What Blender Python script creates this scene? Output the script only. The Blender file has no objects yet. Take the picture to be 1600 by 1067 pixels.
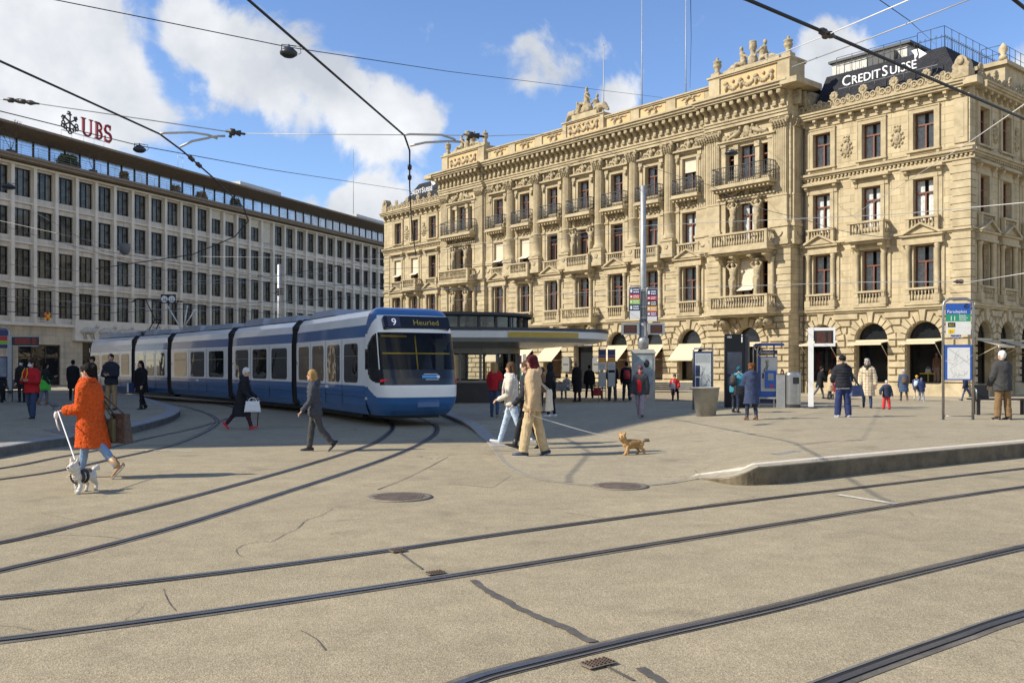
import bpy, bmesh, math, random
from mathutils import Vector, Matrix
R = math.radians
sc = bpy.context.scene
col = sc.collection
rng = random.Random(7)
F, HC, HZ, CX = 1446.0, 1.65, 572.0, 800.0      # focal length and horizon measured off the photograph, eye height

def smooth(a, b, x):
    t = max(0.0, min(1.0, (x-a)/(b-a))); return t*t*(3-2*t)

# ---------------------------------------------------------------- mesh builder
class MB:
    def __init__(s, xf=None): s.v=[]; s.f=[]; s.m=[]; s.s=[]; s.xf=xf
    def add(s, vs, fs, m=0, sm=False):
        o=len(s.v)
        s.v += [s.xf(*p) for p in vs] if s.xf else [tuple(p) for p in vs]
        for f in fs: s.f.append(tuple(i+o for i in f)); s.m.append(m); s.s.append(sm)
        return s
    def box(s,x0,x1,y0,y1,z0,z1,m=0):
        return s.add([(x0,y0,z0),(x1,y0,z0),(x1,y1,z0),(x0,y1,z0),(x0,y0,z1),(x1,y0,z1),(x1,y1,z1),(x0,y1,z1)],
            [(3,2,1,0),(4,5,6,7),(0,1,5,4),(1,2,6,5),(2,3,7,6),(3,0,4,7)],m)
    def taper(s,x0,x1,y0,y1,z0,z1,dx,dy,m=0):
        return s.add([(x0,y0,z0),(x1,y0,z0),(x1,y1,z0),(x0,y1,z0),(x0+dx,y0+dy,z1),(x1-dx,y0+dy,z1),(x1-dx,y1-dy,z1),(x0+dx,y1-dy,z1)],
            [(3,2,1,0),(4,5,6,7),(0,1,5,4),(1,2,6,5),(2,3,7,6),(3,0,4,7)],m)
    def tube(s,pts,r,n=8,m=0,cap=True,sm=True,round_=False):
        pts=[Vector(p) for p in pts]
        if not isinstance(r,(list,tuple)): r=[r]*len(pts)
        r=list(r)
        if round_:
            d0=(pts[0]-pts[1]).normalized(); d1=(pts[-1]-pts[-2]).normalized()
            g=lambda q,k: (q[0]*k,q[1]*k) if isinstance(q,(tuple,list)) else q*k
            x=lambda q: min(q) if isinstance(q,(tuple,list)) else q
            pts=[pts[0]+d0*x(r[0])*.75,pts[0]+d0*x(r[0])*.45]+pts+[pts[-1]+d1*x(r[-1])*.45,pts[-1]+d1*x(r[-1])*.75]
            r=[g(r[0],.35),g(r[0],.8)]+r+[g(r[-1],.8),g(r[-1],.35)]
        vs=[]; fs=[]; prev=None
        for i,p in enumerate(pts):
            d=((pts[min(i+1,len(pts)-1)]-p).normalized()+(p-pts[max(i-1,0)]).normalized())
            d=d.normalized() if d.length>1e-6 else Vector((0,0,1))
            if prev is None:
                a=d.cross(Vector((0,0,1)))
                if a.length<.05: a=d.cross(Vector((1,0,0)))
            else: a=prev-d*prev.dot(d)
            a.normalize(); b=d.cross(a); prev=a
            rr=r[i]; ra,rb=rr if isinstance(rr,(list,tuple)) else (rr,rr)
            for k in range(n):
                t=2*math.pi*k/n; vs.append(p+a*(ra*math.cos(t))+b*(rb*math.sin(t)))
        for i in range(len(pts)-1):
            for k in range(n):
                fs.append((i*n+k,i*n+(k+1)%n,(i+1)*n+(k+1)%n,(i+1)*n+k))
        if cap: fs.append(tuple(range(n-1,-1,-1))); fs.append(tuple((len(pts)-1)*n+k for k in range(n)))
        return s.add(vs,fs,m,sm)
    def rings(s,rs,n=16,m=0,sm=True):      # rs: (cx,cy,cz,rx,ry)
        vs=[]; fs=[]
        for (x,y,z,a,b) in rs:
            for k in range(n):
                t=2*math.pi*k/n; vs.append((x+a*math.cos(t),y+b*math.sin(t),z))
        for i in range(len(rs)-1):
            for k in range(n): fs.append((i*n+k,i*n+(k+1)%n,(i+1)*n+(k+1)%n,(i+1)*n+k))
        fs.append(tuple(range(n-1,-1,-1))); fs.append(tuple((len(rs)-1)*n+k for k in range(n)))
        return s.add(vs,fs,m,sm)
    def lathe(s,x,y,prof,n=12,m=0,sm=True): return s.rings([(x,y,z,r,r) for r,z in prof],n,m,sm)
    def ell(s,c,rx,ry,rz,n=8,m=0,rot=None):
        vs=[];fs=[];h=max(4,n//2+1)
        for i in range(h+1):
            a=math.pi*i/h
            for k in range(n):
                t=2*math.pi*k/n
                v=Vector((rx*math.sin(a)*math.cos(t),ry*math.sin(a)*math.sin(t),rz*math.cos(a)))
                if rot: v=rot@v
                vs.append(Vector(c)+v)
        for i in range(h):
            for k in range(n): fs.append((i*n+k,(i+1)*n+k,(i+1)*n+(k+1)%n,i*n+(k+1)%n))
        return s.add(vs,fs,m,True)
    def prism(s,poly,ax,a,b,m=0):
        n=len(poly)
        P={'y':lambda p,t:(p[0],t,p[1]),'z':lambda p,t:(p[0],p[1],t),'x':lambda p,t:(t,p[0],p[1])}[ax]
        vs=[P(p,a) for p in poly]+[P(p,b) for p in poly]
        fs=[tuple(range(n)),tuple(range(2*n-1,n-1,-1))]+[(i,i+n,(i+1)%n+n,(i+1)%n) for i in range(n)]
        return s.add(vs,fs,m)
    def torus(s,c,R_,r,ax='y',n=14,k=6,m=0,a0=0,a1=360):
        full=(a1-a0)>=360; pts=[]
        for i in range(n+(0 if full else 1)):
            t=R(a0+(a1-a0)*i/n)
            u,w=R_*math.cos(t),R_*math.sin(t)
            pts.append(Vector(c)+Vector({'y':(u,0,w),'z':(u,w,0),'x':(0,u,w)}[ax]))
        if full: pts.append(pts[0].copy())
        return s.tube(pts,r,k,m,cap=not full)
    def mesh(s,name,mats):
        me=bpy.data.meshes.new(name); me.from_pydata([tuple(p) for p in s.v],[],s.f)
        for mt in (mats if isinstance(mats,(list,tuple)) else [mats]): me.materials.append(mt)
        me.polygons.foreach_set('material_index',s.m); me.polygons.foreach_set('use_smooth',s.s)
        bm=bmesh.new(); bm.from_mesh(me); bmesh.ops.recalc_face_normals(bm,faces=bm.faces); bm.to_mesh(me); bm.free()
        return me
    def build(s,name,mats,parent=None,loc=(0,0,0),rz=0): return inst(name,s.mesh(name,mats),parent,loc,rz)

def inst(name,me,parent=None,loc=(0,0,0),rz=0,rot=None):
    o=bpy.data.objects.new(name,me); col.objects.link(o)
    if parent: o.parent=parent
    o.location=loc; o.rotation_euler=rot if rot else (0,0,rz); return o
def tag(o,label,cat,group=None):
    o['label']=label; o['category']=cat
    if group: o['group']=group
    return o
def thing(name,label,cat,loc=(0,0,0),rz=0,group=None):
    o=bpy.data.objects.new(name,None); col.objects.link(o); o.empty_display_size=.2
    o.location=loc; o.rotation_euler=(0,0,rz); return tag(o,label,cat,group)
def structure(o): o['kind']='structure'; return o

# meshes that need modifiers evaluated once, all together
PENDING=[]
def soft(mb,name,mats,parent=None,vox=.015,it=3,loc=(0,0,0),rz=0,extra=None,disp=0,dscale=.1):
    me=mb.mesh(name,mats); t=bpy.data.objects.new('temporary',me); col.objects.link(t)
    r=t.modifiers.new('r','REMESH'); r.mode='VOXEL'; r.voxel_size=vox; r.use_smooth_shade=True
    if it: s=t.modifiers.new('s','SMOOTH'); s.iterations=it; s.factor=.5
    if disp:
        tx=bpy.data.textures.new('n','CLOUDS'); tx.noise_scale=dscale; tx.noise_depth=2
        d=t.modifiers.new('d','DISPLACE'); d.texture=tx; d.strength=disp; d.mid_level=.5
    o=inst(name,bpy.data.meshes.new(name),parent,loc,rz); PENDING.append((t,o,mats,extra)); return o
def text(s,name,mt,size,parent=None,loc=(0,0,0),rot=(R(90),0,0),ext=.01,align='CENTER',sx=1):
    c=bpy.data.curves.new('t','FONT'); c.body=s; c.size=size; c.extrude=ext; c.align_x=align; c.align_y='BOTTOM_BASELINE'; c.resolution_u=3
    t=bpy.data.objects.new('temporary',c); col.objects.link(t)
    o=inst(name,bpy.data.meshes.new(name),parent,loc,0,rot); o.scale=(sx,1,1); PENDING.append((t,o,[mt],None)); return o
def finish():
    dg=bpy.context.evaluated_depsgraph_get(); dg.update()
    for t,o,mats,extra in PENDING:
        me=bpy.data.meshes.new_from_object(t.evaluated_get(dg)); me.name=o.name.split('.')[0]
        if t.type!='FONT':
            me.polygons.foreach_set('use_smooth',[True]*len(me.polygons))
        me.materials.clear()
        for mt in (mats if isinstance(mats,(list,tuple)) else [mats]): me.materials.append(mt)
        if extra:
            bm=bmesh.new(); bm.from_mesh(me); tmp=extra.mesh('x',mats); bm.from_mesh(tmp); bm.to_mesh(me); bm.free(); bpy.data.meshes.remove(tmp)
        old=o.data; o.data=me; bpy.data.meshes.remove(old)
    for t,*_ in PENDING: bpy.data.objects.remove(t)

# ---------------------------------------------------------------- materials
_m={}
def mat(name,c=(.5,.5,.5),rough=.8,metal=0,var=.12,vs=3.0,bump=0,bs=40,c2=None,spec=.5,emit=None,es=1,coat=0):
    if name in _m: return _m[name]
    m=bpy.data.materials.new(name); m.use_nodes=True; nt=m.node_tree; b=nt.nodes['Principled BSDF']
    b.inputs['Roughness'].default_value=rough; b.inputs['Metallic'].default_value=metal; b.inputs['Specular IOR Level'].default_value=spec
    b.inputs['Coat Weight'].default_value=coat
    tc=nt.nodes.new('ShaderNodeTexCoord')
    if var or c2:
        n=nt.nodes.new('ShaderNodeTexNoise'); n.inputs['Scale'].default_value=vs; n.inputs['Detail'].default_value=6; n.inputs['Roughness'].default_value=.65
        nt.links.new(tc.outputs['Object'],n.inputs['Vector'])
        r=nt.nodes.new('ShaderNodeMapRange'); r.inputs[1].default_value=.32; r.inputs[2].default_value=.68
        nt.links.new(n.outputs['Fac'],r.inputs[0])
        x=nt.nodes.new('ShaderNodeMix'); x.data_type='RGBA'
        a=c if c2 else tuple(k*(1+var) for k in c); d=c2 if c2 else tuple(k*(1-var) for k in c)
        x.inputs[6].default_value=(*a,1); x.inputs[7].default_value=(*d,1)
        nt.links.new(r.outputs[0],x.inputs[0]); nt.links.new(x.outputs[2],b.inputs['Base Color'])
    else: b.inputs['Base Color'].default_value=(*c,1)
    if bump:
        n2=nt.nodes.new('ShaderNodeTexNoise'); n2.inputs['Scale'].default_value=bs; n2.inputs['Detail'].default_value=4
        nt.links.new(tc.outputs['Object'],n2.inputs['Vector'])
        bp=nt.nodes.new('ShaderNodeBump'); bp.inputs['Strength'].default_value=bump; bp.inputs['Distance'].default_value=.02
        nt.links.new(n2.outputs['Fac'],bp.inputs['Height']); nt.links.new(bp.outputs[0],b.inputs['Normal'])
    if emit: b.inputs['Emission Color'].default_value=(*emit,1); b.inputs['Emission Strength'].default_value=es
    _m[name]=m; return m
def hairmat(n,c): return mat('hair '+n,c,.7,0,.35,25,.5,60,spec=.15)
def cloth(name,c,rough=.85,var=.18,bump=.5,bs=60): return mat('cloth '+name,c,rough,0,var,9,bump,bs,spec=.25)
def glass(name,tint=(.02,.022,.025),clear=.55):
    if name in _m: return _m[name]
    m=bpy.data.materials.new(name); m.use_nodes=True; nt=m.node_tree; b=nt.nodes['Principled BSDF']; out=nt.nodes['Material Output']
    b.inputs['Base Color'].default_value=(*tint,1); b.inputs['Roughness'].default_value=.03; b.inputs['Specular IOR Level'].default_value=.8
    # panes are never perfectly flat
    tc=nt.nodes.new('ShaderNodeTexCoord'); n=nt.nodes.new('ShaderNodeTexNoise'); n.inputs['Scale'].default_value=1.3
    nt.links.new(tc.outputs['Object'],n.inputs['Vector']); bp=nt.nodes.new('ShaderNodeBump'); bp.inputs['Strength'].default_value=.12; bp.inputs['Distance'].default_value=.06
    nt.links.new(n.outputs['Fac'],bp.inputs['Height']); nt.links.new(bp.outputs[0],b.inputs['Normal'])
    if clear>0:
        t=nt.nodes.new('ShaderNodeBsdfTransparent'); mx=nt.nodes.new('ShaderNodeMixShader'); fr=nt.nodes.new('ShaderNodeFresnel'); fr.inputs[0].default_value=1.5
        t.inputs[0].default_value=(.95,.97,.97,1)
        g=nt.nodes.new('ShaderNodeMath'); g.operation='MULTIPLY_ADD'; g.inputs[1].default_value=1.5; g.inputs[2].default_value=1-clear; g.use_clamp=True
        nt.links.new(fr.outputs[0],g.inputs[0]); nt.links.new(g.outputs[0],mx.inputs[0]); nt.links.new(t.outputs[0],mx.inputs[1]); nt.links.new(b.outputs[0],mx.inputs[2]); nt.links.new(mx.outputs[0],out.inputs[0])
    _m[name]=m; return m
def ashlar(name,c1,c2,mort,bw=1.05,bh=.42,ms=.012,bump=.35):
    m=bpy.data.materials.new(name); m.use_nodes=True; nt=m.node_tree; b=nt.nodes['Principled BSDF']; b.inputs['Roughness'].default_value=.9; b.inputs['Specular IOR Level'].default_value=.2
    tc=nt.nodes.new('ShaderNodeTexCoord'); sp=nt.nodes.new('ShaderNodeSeparateXYZ'); nt.links.new(tc.outputs['Object'],sp.inputs[0])
    ad=nt.nodes.new('ShaderNodeMath'); nt.links.new(sp.outputs[0],ad.inputs[0]); nt.links.new(sp.outputs[1],ad.inputs[1])
    cb=nt.nodes.new('ShaderNodeCombineXYZ'); nt.links.new(ad.outputs[0],cb.inputs[0]); nt.links.new(sp.outputs[2],cb.inputs[1])
    br=nt.nodes.new('ShaderNodeTexBrick'); br.inputs['Scale'].default_value=1; br.inputs['Brick Width'].default_value=bw; br.inputs['Row Height'].default_value=bh; br.inputs['Mortar Size'].default_value=ms; br.inputs['Mortar Smooth'].default_value=.2
    br.inputs['Color1'].default_value=(*c1,1); br.inputs['Color2'].default_value=(*c2,1); br.inputs['Mortar'].default_value=(*mort,1)
    nt.links.new(cb.outputs[0],br.inputs['Vector'])
    n=nt.nodes.new('ShaderNodeTexNoise'); n.inputs['Scale'].default_value=.55; n.inputs['Detail'].default_value=8; n.inputs['Roughness'].default_value=.7; nt.links.new(tc.outputs['Object'],n.inputs['Vector'])
    r=nt.nodes.new('ShaderNodeMapRange'); r.inputs[1].default_value=.3; r.inputs[2].default_value=.7; r.inputs[3].default_value=.80; r.inputs[4].default_value=1.12; nt.links.new(n.outputs['Fac'],r.inputs[0])
    mp=nt.nodes.new('ShaderNodeMapping'); mp.inputs['Scale'].default_value=(2.4,2.4,.16); nt.links.new(tc.outputs['Object'],mp.inputs['Vector'])      # rain streaks
    n3=nt.nodes.new('ShaderNodeTexNoise'); n3.inputs['Scale'].default_value=1; n3.inputs['Detail'].default_value=5; nt.links.new(mp.outputs[0],n3.inputs['Vector'])
    r3=nt.nodes.new('ShaderNodeMapRange'); r3.inputs[1].default_value=.5; r3.inputs[2].default_value=.72; r3.inputs[3].default_value=1; r3.inputs[4].default_value=.74; nt.links.new(n3.outputs['Fac'],r3.inputs[0])
    m3=nt.nodes.new('ShaderNodeMath'); m3.operation='MULTIPLY'; nt.links.new(r.outputs[0],m3.inputs[0]); nt.links.new(r3.outputs[0],m3.inputs[1]); r=m3
    mx=nt.nodes.new('ShaderNodeMix'); mx.data_type='RGBA'; mx.blend_type='MULTIPLY'; mx.inputs[0].default_value=1
    nt.links.new(br.outputs['Color'],mx.inputs[6]); nt.links.new(r.outputs[0],mx.inputs[7]); nt.links.new(mx.outputs[2],b.inputs['Base Color'])
    bp=nt.nodes.new('ShaderNodeBump'); bp.inputs['Strength'].default_value=bump; bp.inputs['Distance'].default_value=.03; bp.invert=True
    nt.links.new(br.outputs['Fac'],bp.inputs['Height']); nt.links.new(bp.outputs[0],b.inputs['Normal'])
    return m
STONE=mat('sandstone',(.54,.455,.30),.9,0,0,1.3,.25,14,c2=(.355,.29,.185),spec=.2)
STONE2=mat('carved sandstone',(.50,.42,.28),.92,0,0,5,.4,22,c2=(.27,.22,.14),spec=.2)
ASH=ashlar('ashlar sandstone',(.56,.47,.305),(.475,.39,.25),(.27,.21,.13))
BLACK=mat('black paint',(.012,.012,.014),.45,0,.2)
DARK=mat('dark grey metal',(.05,.052,.056),.5,.3,.15)
STEEL=mat('brushed steel',(.33,.33,.325),.38,.85,.1,6,.1,30)
GALV=mat('galvanised steel',(.36,.365,.36),.5,.55,.12,5,.12,20)
WHITE=mat('white paint',(.78,.78,.76),.5,0,.04)
IRON=mat('wrought iron',(.075,.08,.085),.55,.4,.2)
GLASS=glass('window glass',clear=.93)
DGLASS=glass('dark window glass',clear=.25)

# ---------------------------------------------------------------- photograph pixel to place
def groundz(x,y): return -.1*smooth(38,47,y)
def platz(x,y):
    t=smooth(13.0,17.5,y); w=max(0,min(1,(x-(2.72-.9*t))/(.68+4.2*t))); w=w*(.75+.25*w)
    h=.25*w+.10*smooth(21,26,y)*(1-w)
    f=1-smooth(36,44,y); return h*f+groundz(x,y)
def at(px,py,Y): return Vector(((px-CX)/F*Y,Y,HC+(HZ-py)/F*Y))
def G(px,py,fn=groundz):
    z=0.
    for _ in range(12):
        Y=F*(HC-z)/(py-HZ); X=(px-CX)/F*Y; z=z*.4+fn(X,Y)*.6
    return Vector((X,Y,fn(X,Y)))
# ---------------------------------------------------------------- camera, sky, sun
cam=bpy.data.cameras.new('camera'); co=bpy.data.objects.new('camera',cam); col.objects.link(co); sc.camera=co
co.location=(0,0,HC); co.rotation_euler=(R(90),0,0); cam.sensor_width=36; cam.lens=36*F/1600; cam.shift_y=(HZ-533.5)/1600; cam.clip_end=4000; cam.clip_start=.1
SUNAZ=Vector((-.972,-.235)).normalized(); EL=R(36)
sun=bpy.data.lights.new('sun','SUN'); sun.energy=5.0; sun.angle=R(.5); sun.color=(1,.925,.79)
so=bpy.data.objects.new('sun',sun); col.objects.link(so); so.location=(-40,-20,60)
tosun=Vector((SUNAZ.x*math.cos(EL),SUNAZ.y*math.cos(EL),math.sin(EL))); so.rotation_euler=tosun.to_track_quat('Z','Y').to_euler()
w=bpy.data.worlds.new('World'); sc.world=w; w.use_nodes=True; nt=w.node_tree; nt.nodes.clear()
N=lambda t:nt.nodes.new('ShaderNode'+t)
L=nt.links.new
out=N('OutputWorld'); sky=N('TexSky'); sky.sky_type='NISHITA'; sky.sun_disc=False; sky.sun_elevation=EL; sky.sun_rotation=math.atan2(SUNAZ.x,SUNAZ.y); sky.air_density=1.0; sky.dust_density=.0; sky.ozone_density=3.0
bg=N('Background'); bg.inputs[1].default_value=.14
hs=N('HueSaturation'); hs.inputs['Saturation'].default_value=1.05; tint=N('Mix'); tint.data_type='RGBA'; tint.blend_type='MULTIPLY'; tint.inputs[0].default_value=1; tint.inputs[7].default_value=(1.0,1.0,1.12,1)
L(sky.outputs[0],hs.inputs['Color']); L(hs.outputs[0],tint.inputs[6]); L(tint.outputs[2],bg.inputs[0])
tc=N('TexCoord')
nz=N('TexNoise'); nz.inputs['Scale'].default_value=9; nz.inputs['Detail'].default_value=9; nz.inputs['Roughness'].default_value=.58; nz.inputs['Distortion'].default_value=.25
L(tc.outputs['Generated'],nz.inputs['Vector'])
def pdir(px,py): return Vector(((px-CX)/F,1,(HZ-py)/F)).normalized()
last=None
# cloud banks: direction in the sky, angular radius, density
for (px,py,rad,den) in [(30,30,.15,1.15),(140,95,.105,1.02),(0,150,.12,1.0),(310,55,.07,.95),(370,92,.08,1.0),(430,128,.08,1.0),(490,152,.072,.97),(550,160,.07,.95),(600,168,.058,.92),(655,182,.045,.85),
    (655,62,.045,.58),(738,92,.045,.42),(835,95,.055,.50),(1300,78,.05,1.0),(968,160,.032,.85),(450,322,.045,.65),(570,348,.055,.92),(-250,120,.22,1.1),(1750,60,.1,.8),(-700,300,.3,1.),(2300,200,.3,1.),(700,355,.04,.5),(None,(-1,.0,.30),.55,1.15),(None,(-.6,-.8,.35),.5,1.1),(None,(.5,-.9,.4),.5,1.1)]:
    d=N('VectorMath'); d.operation='DISTANCE'; L(tc.outputs['Generated'],d.inputs[0]); d.inputs[1].default_value=pdir(px,py) if px is not None else Vector(py).normalized()
    mr=N('MapRange'); mr.interpolation_type='SMOOTHSTEP'; mr.inputs[1].default_value=rad*1.25; mr.inputs[2].default_value=rad*.1; mr.inputs[3].default_value=0; mr.inputs[4].default_value=den; L(d.outputs['Value'],mr.inputs[0])
    if last is None: last=mr.outputs[0]
    else:
        mx=N('Math'); mx.operation='SMOOTH_MAX'; mx.inputs[2].default_value=.08; L(last,mx.inputs[0]); L(mr.outputs[0],mx.inputs[1]); last=mx.outputs[0]
# clouds behind the viewer, for what the panes reflect
a1=N('Math'); a1.operation='MULTIPLY_ADD'; a1.inputs[1].default_value=2.6; a1.inputs[2].default_value=-1.3; L(nz.outputs['Fac'],a1.inputs[0])
a2=N('Math'); L(last,a2.inputs[0]); L(a1.outputs[0],a2.inputs[1])
cm=N('MapRange'); cm.interpolation_type='SMOOTHSTEP'; cm.inputs[1].default_value=.30; cm.inputs[2].default_value=.66; L(a2.outputs[0],cm.inputs[0])
cm.inputs[4].default_value=.97
nz2=N('TexNoise'); nz2.inputs['Scale'].default_value=6; nz2.inputs['Detail'].default_value=7; nz2.inputs['Roughness'].default_value=.55
of=N('VectorMath'); of.operation='ADD'; of.inputs[1].default_value=(.03,.02,.05); L(tc.outputs['Generated'],of.inputs[0]); L(of.outputs[0],nz2.inputs['Vector'])
cr=N('MapRange'); cr.inputs[1].default_value=.36; cr.inputs[2].default_value=.62; L(nz2.outputs['Fac'],cr.inputs[0])
cc=N('Mix'); cc.data_type='RGBA'; cc.inputs[6].default_value=(.84,.85,.86,1); cc.inputs[7].default_value=(.50,.53,.58,1); L(cr.outputs[0],cc.inputs[0])
cb=N('Background'); cb.inputs[1].default_value=1.0; L(cc.outputs[2],cb.inputs[0])
ms=N('MixShader'); L(cm.outputs[0],ms.inputs[0]); L(bg.outputs[0],ms.inputs[1]); L(cb.outputs[0],ms.inputs[2]); L(ms.outputs[0],out.inputs[0])
vs_=sc.view_settings; vs_.view_transform='Standard'; vs_.look='None'; vs_.gamma=1; vs_.use_curve_mapping=False; vs_.exposure=0.3
sc.cycles.max_bounces=6; sc.cycles.transparent_max_bounces=12; sc.cycles.diffuse_bounces=3

# ---------------------------------------------------------------- ground
def asphalt(name,c1,c2,crack=.5):
    m=bpy.data.materials.new(name); m.use_nodes=True; nt=m.node_tree; b=nt.nodes['Principled BSDF']; b.inputs['Specular IOR Level'].default_value=.25; b.inputs['Roughness'].default_value=.88
    N=lambda t:nt.nodes.new('ShaderNode'+t); L=nt.links.new
    tc=N('TexCoord'); P=tc.outputs['Object']
    def noise(s,d=5,r=.6):
        n=N('TexNoise'); n.inputs['Scale'].default_value=s; n.inputs['Detail'].default_value=d; n.inputs['Roughness'].default_value=r; L(P,n.inputs['Vector']); return n.outputs['Fac']
    def rng_(v,a,b_,c,d):
        r=N('MapRange'); r.inputs[1].default_value=a; r.inputs[2].default_value=b_; r.inputs[3].default_value=c; r.inputs[4].default_value=d; L(v,r.inputs[0]); return r.outputs[0]
    x=N('Mix'); x.data_type='RGBA'; x.inputs[6].default_value=(*c1,1); x.inputs[7].default_value=(*c2,1); L(rng_(noise(.35,8,.65),.33,.67,0,1),x.inputs[0])
    # aggregate
    v=N('TexVoronoi'); v.inputs['Scale'].default_value=95; L(P,v.inputs['Vector'])
    ag=rng_(v.outputs['Color'],0,1,.72,1.28)
    fine=rng_(noise(38,3,.8),.3,.7,.80,1.20)
    mid=rng_(noise(3.2,6,.7),.3,.7,.86,1.12)
    def mul(a,bv):
        q=N('Mix'); q.data_type='RGBA'; q.blend_type='MULTIPLY'; q.inputs[0].default_value=1; L(a,q.inputs[6]); L(bv,q.inputs[7]); return q.outputs[2]
    c=mul(mul(mul(x.outputs[2],ag),fine),mid)
    # sparse cracks: thin cell borders, broken by a mask
    if crack:
        wv=N('TexNoise'); wv.inputs['Scale'].default_value=1.1; wv.inputs['Detail'].default_value=6; L(P,wv.inputs['Vector'])
        mixv=N('Mix'); mixv.data_type='RGBA'; mixv.blend_type='ADD'; mixv.inputs[0].default_value=.55; L(P,mixv.inputs[6]); L(wv.outputs['Color'],mixv.inputs[7])
        vc=N('TexVoronoi'); vc.feature='DISTANCE_TO_EDGE'; vc.inputs['Scale'].default_value=.27; L(mixv.outputs[2],vc.inputs['Vector'])
        line=rng_(vc.outputs['Distance'],.0012,.0042,1-crack,1); msk=rng_(noise(.4,2),.56,.66,0,1)
        lm=N('Mix'); lm.data_type='RGBA'; lm.inputs[6].default_value=(1,1,1,1); L(msk,lm.inputs[0]); L(line,lm.inputs[7]); c=mul(c,lm.outputs[2])
        # oil and rubber stains
        st=rng_(noise(.9,5,.55),.60,.70,1,.80); c=mul(c,st)
    L(c,b.inputs['Base Color'])
    bp=N('Bump'); bp.inputs['Strength'].default_value=.4; bp.inputs['Distance'].default_value=.010; L(v.outputs['Distance'],bp.inputs['Height']); L(bp.outputs[0],b.inputs['Normal'])
    return m
ASPH=asphalt('asphalt',(.385,.32,.208),(.31,.26,.17))
ASPH2=asphalt('platform asphalt',(.385,.325,.218),(.325,.275,.185),.35)
ASPH3=asphalt('pavement asphalt',(.42,.35,.235),(.35,.29,.20),.2)
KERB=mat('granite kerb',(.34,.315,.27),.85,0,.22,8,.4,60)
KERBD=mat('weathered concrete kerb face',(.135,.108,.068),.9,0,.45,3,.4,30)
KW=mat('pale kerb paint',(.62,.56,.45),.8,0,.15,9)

def sheet(name,m,fn,xs,ys,dz=0):
    mb=MB(); nx=len(xs); vs=[(x,y,fn(x,y)+dz) for y in ys for x in xs]
    fs=[(j*nx+i,j*nx+i+1,(j+1)*nx+i+1,(j+1)*nx+i) for j in range(len(ys)-1) for i in range(nx-1)]
    return mb.add(vs,fs,0,True).build(name,m)
fr=lambda a,b,n:[a+(b-a)*i/n for i in range(n+1)]
structure(sheet('ground',ASPH,groundz,[-1500,-300,-80]+fr(-60,60,24)+[80,300,1500],[-300,-40]+fr(0,60,30)+[80,150,300,1500]))

# platform (tram stop island): edge polyline given where it stands on the ground
def cr_spline(P,n):
    o=[]
    for i in range(len(P)-1):
        p0,p1,p2,p3=P[max(i-1,0)],P[i],P[i+1],P[min(i+2,len(P)-1)]
        for k in range(n):
            t=k/n; o.append(.5*((2*p1)+(p2-p0)*t+(2*p0-5*p1+4*p2-p3)*t*t+(3*p1-p0-3*p2+p3)*t**3))
    o.append(P[-1].copy()); return o
edge_px=[(640,628),(665,640),(695,652),(730,668),(752,684),(766,698),(782,722),(815,742),(880,755),(960,761),(1040,757),(1092,749),(1140,757),(1185,758),(1230,754),(1400,735),(1600,714),(1800,693),(2100,668)]
E=cr_spline([Vector((*G(x,y)[:2],0)) for x,y in edge_px],5)
def back(p,i,n): t=i/n; return Vector((-8+t*52,46.0))
mb=MB(); NB=18; n=len(E); vs=[]
for i,p in enumerate(E):
    q=back(p,i,n-1)
    for k in range(NB+1):
        t=(k/NB)**1.4; x=p.x+(q.x-p.x)*t; y=p.y+(q.y-p.y)*t; vs.append((x,y,platz(x,y)+.006))
fs=[(i*(NB+1)+k,(i+1)*(NB+1)+k,(i+1)*(NB+1)+k+1,i*(NB+1)+k+1) for i in range(n-1) for k in range(NB)]
mb.add(vs,fs,0,True); structure(mb.build('platform',ASPH2))
# kerb of the platform: pale top strip and dirty face
mb=MB()
def tang(P,i): d=P[min(i+1,len(P)-1)]-P[max(i-1,0)]; return d.normalized()
def kerbstrip(mb,P,hfn,wd,m_top,m_face,lift=.012,side=1):
    vs=[];
    for i,p in enumerate(P):
        d=tang(P,i); nrm=Vector((-d.y,d.x,0))*side; h=hfn(p.x,p.y)+lift; g=groundz(p.x,p.y)-.05; q=p+nrm*wd
        vs+=[(p.x,p.y,g),(p.x,p.y,h-.02),(p.x+nrm.x*.02,p.y+nrm.y*.02,h),(q.x,q.y,hfn(q.x,q.y)+lift),(q.x,q.y,g)]
    for i in range(len(P)-1):
        for k in range(4): mb.add([vs[i*5+k],vs[i*5+k+1],vs[i*5+5+k+1],vs[i*5+5+k]],[(0,1,2,3)],m_face if k==0 else m_top)
I0=next(i for i,p in enumerate(E) if p.x>2.55)
kerbstrip(mb,E[I0:],platz,.24,0,1)
OFF=[]
for i,p in enumerate(E[I0:]):
    d=tang(E[I0:],i); nr=Vector((-d.y,d.x,0)); OFF.append((p+nr*.245,p+nr*.40))
for (a,b),(c,d) in zip(OFF,OFF[1:]): mb.add([(q.x,q.y,platz(q.x,q.y)+.011) for q in (a,c,d,b)],[(0,1,2,3)],2)
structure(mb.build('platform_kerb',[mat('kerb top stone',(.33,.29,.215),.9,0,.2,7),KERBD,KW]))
mb=MB(); J=next(i for i,p in enumerate(E) if p.y<19.0)
kerbstrip(mb,E[:J+1],platz,.32,0,1)
kerbstrip(mb,E[J:I0+1],platz,.12,2,2,.009)
structure(mb.build('island_kerb',[KERB,KERBD,mat('flush kerb stone',(.27,.235,.175),.9,0,.2,6)]))
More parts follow.
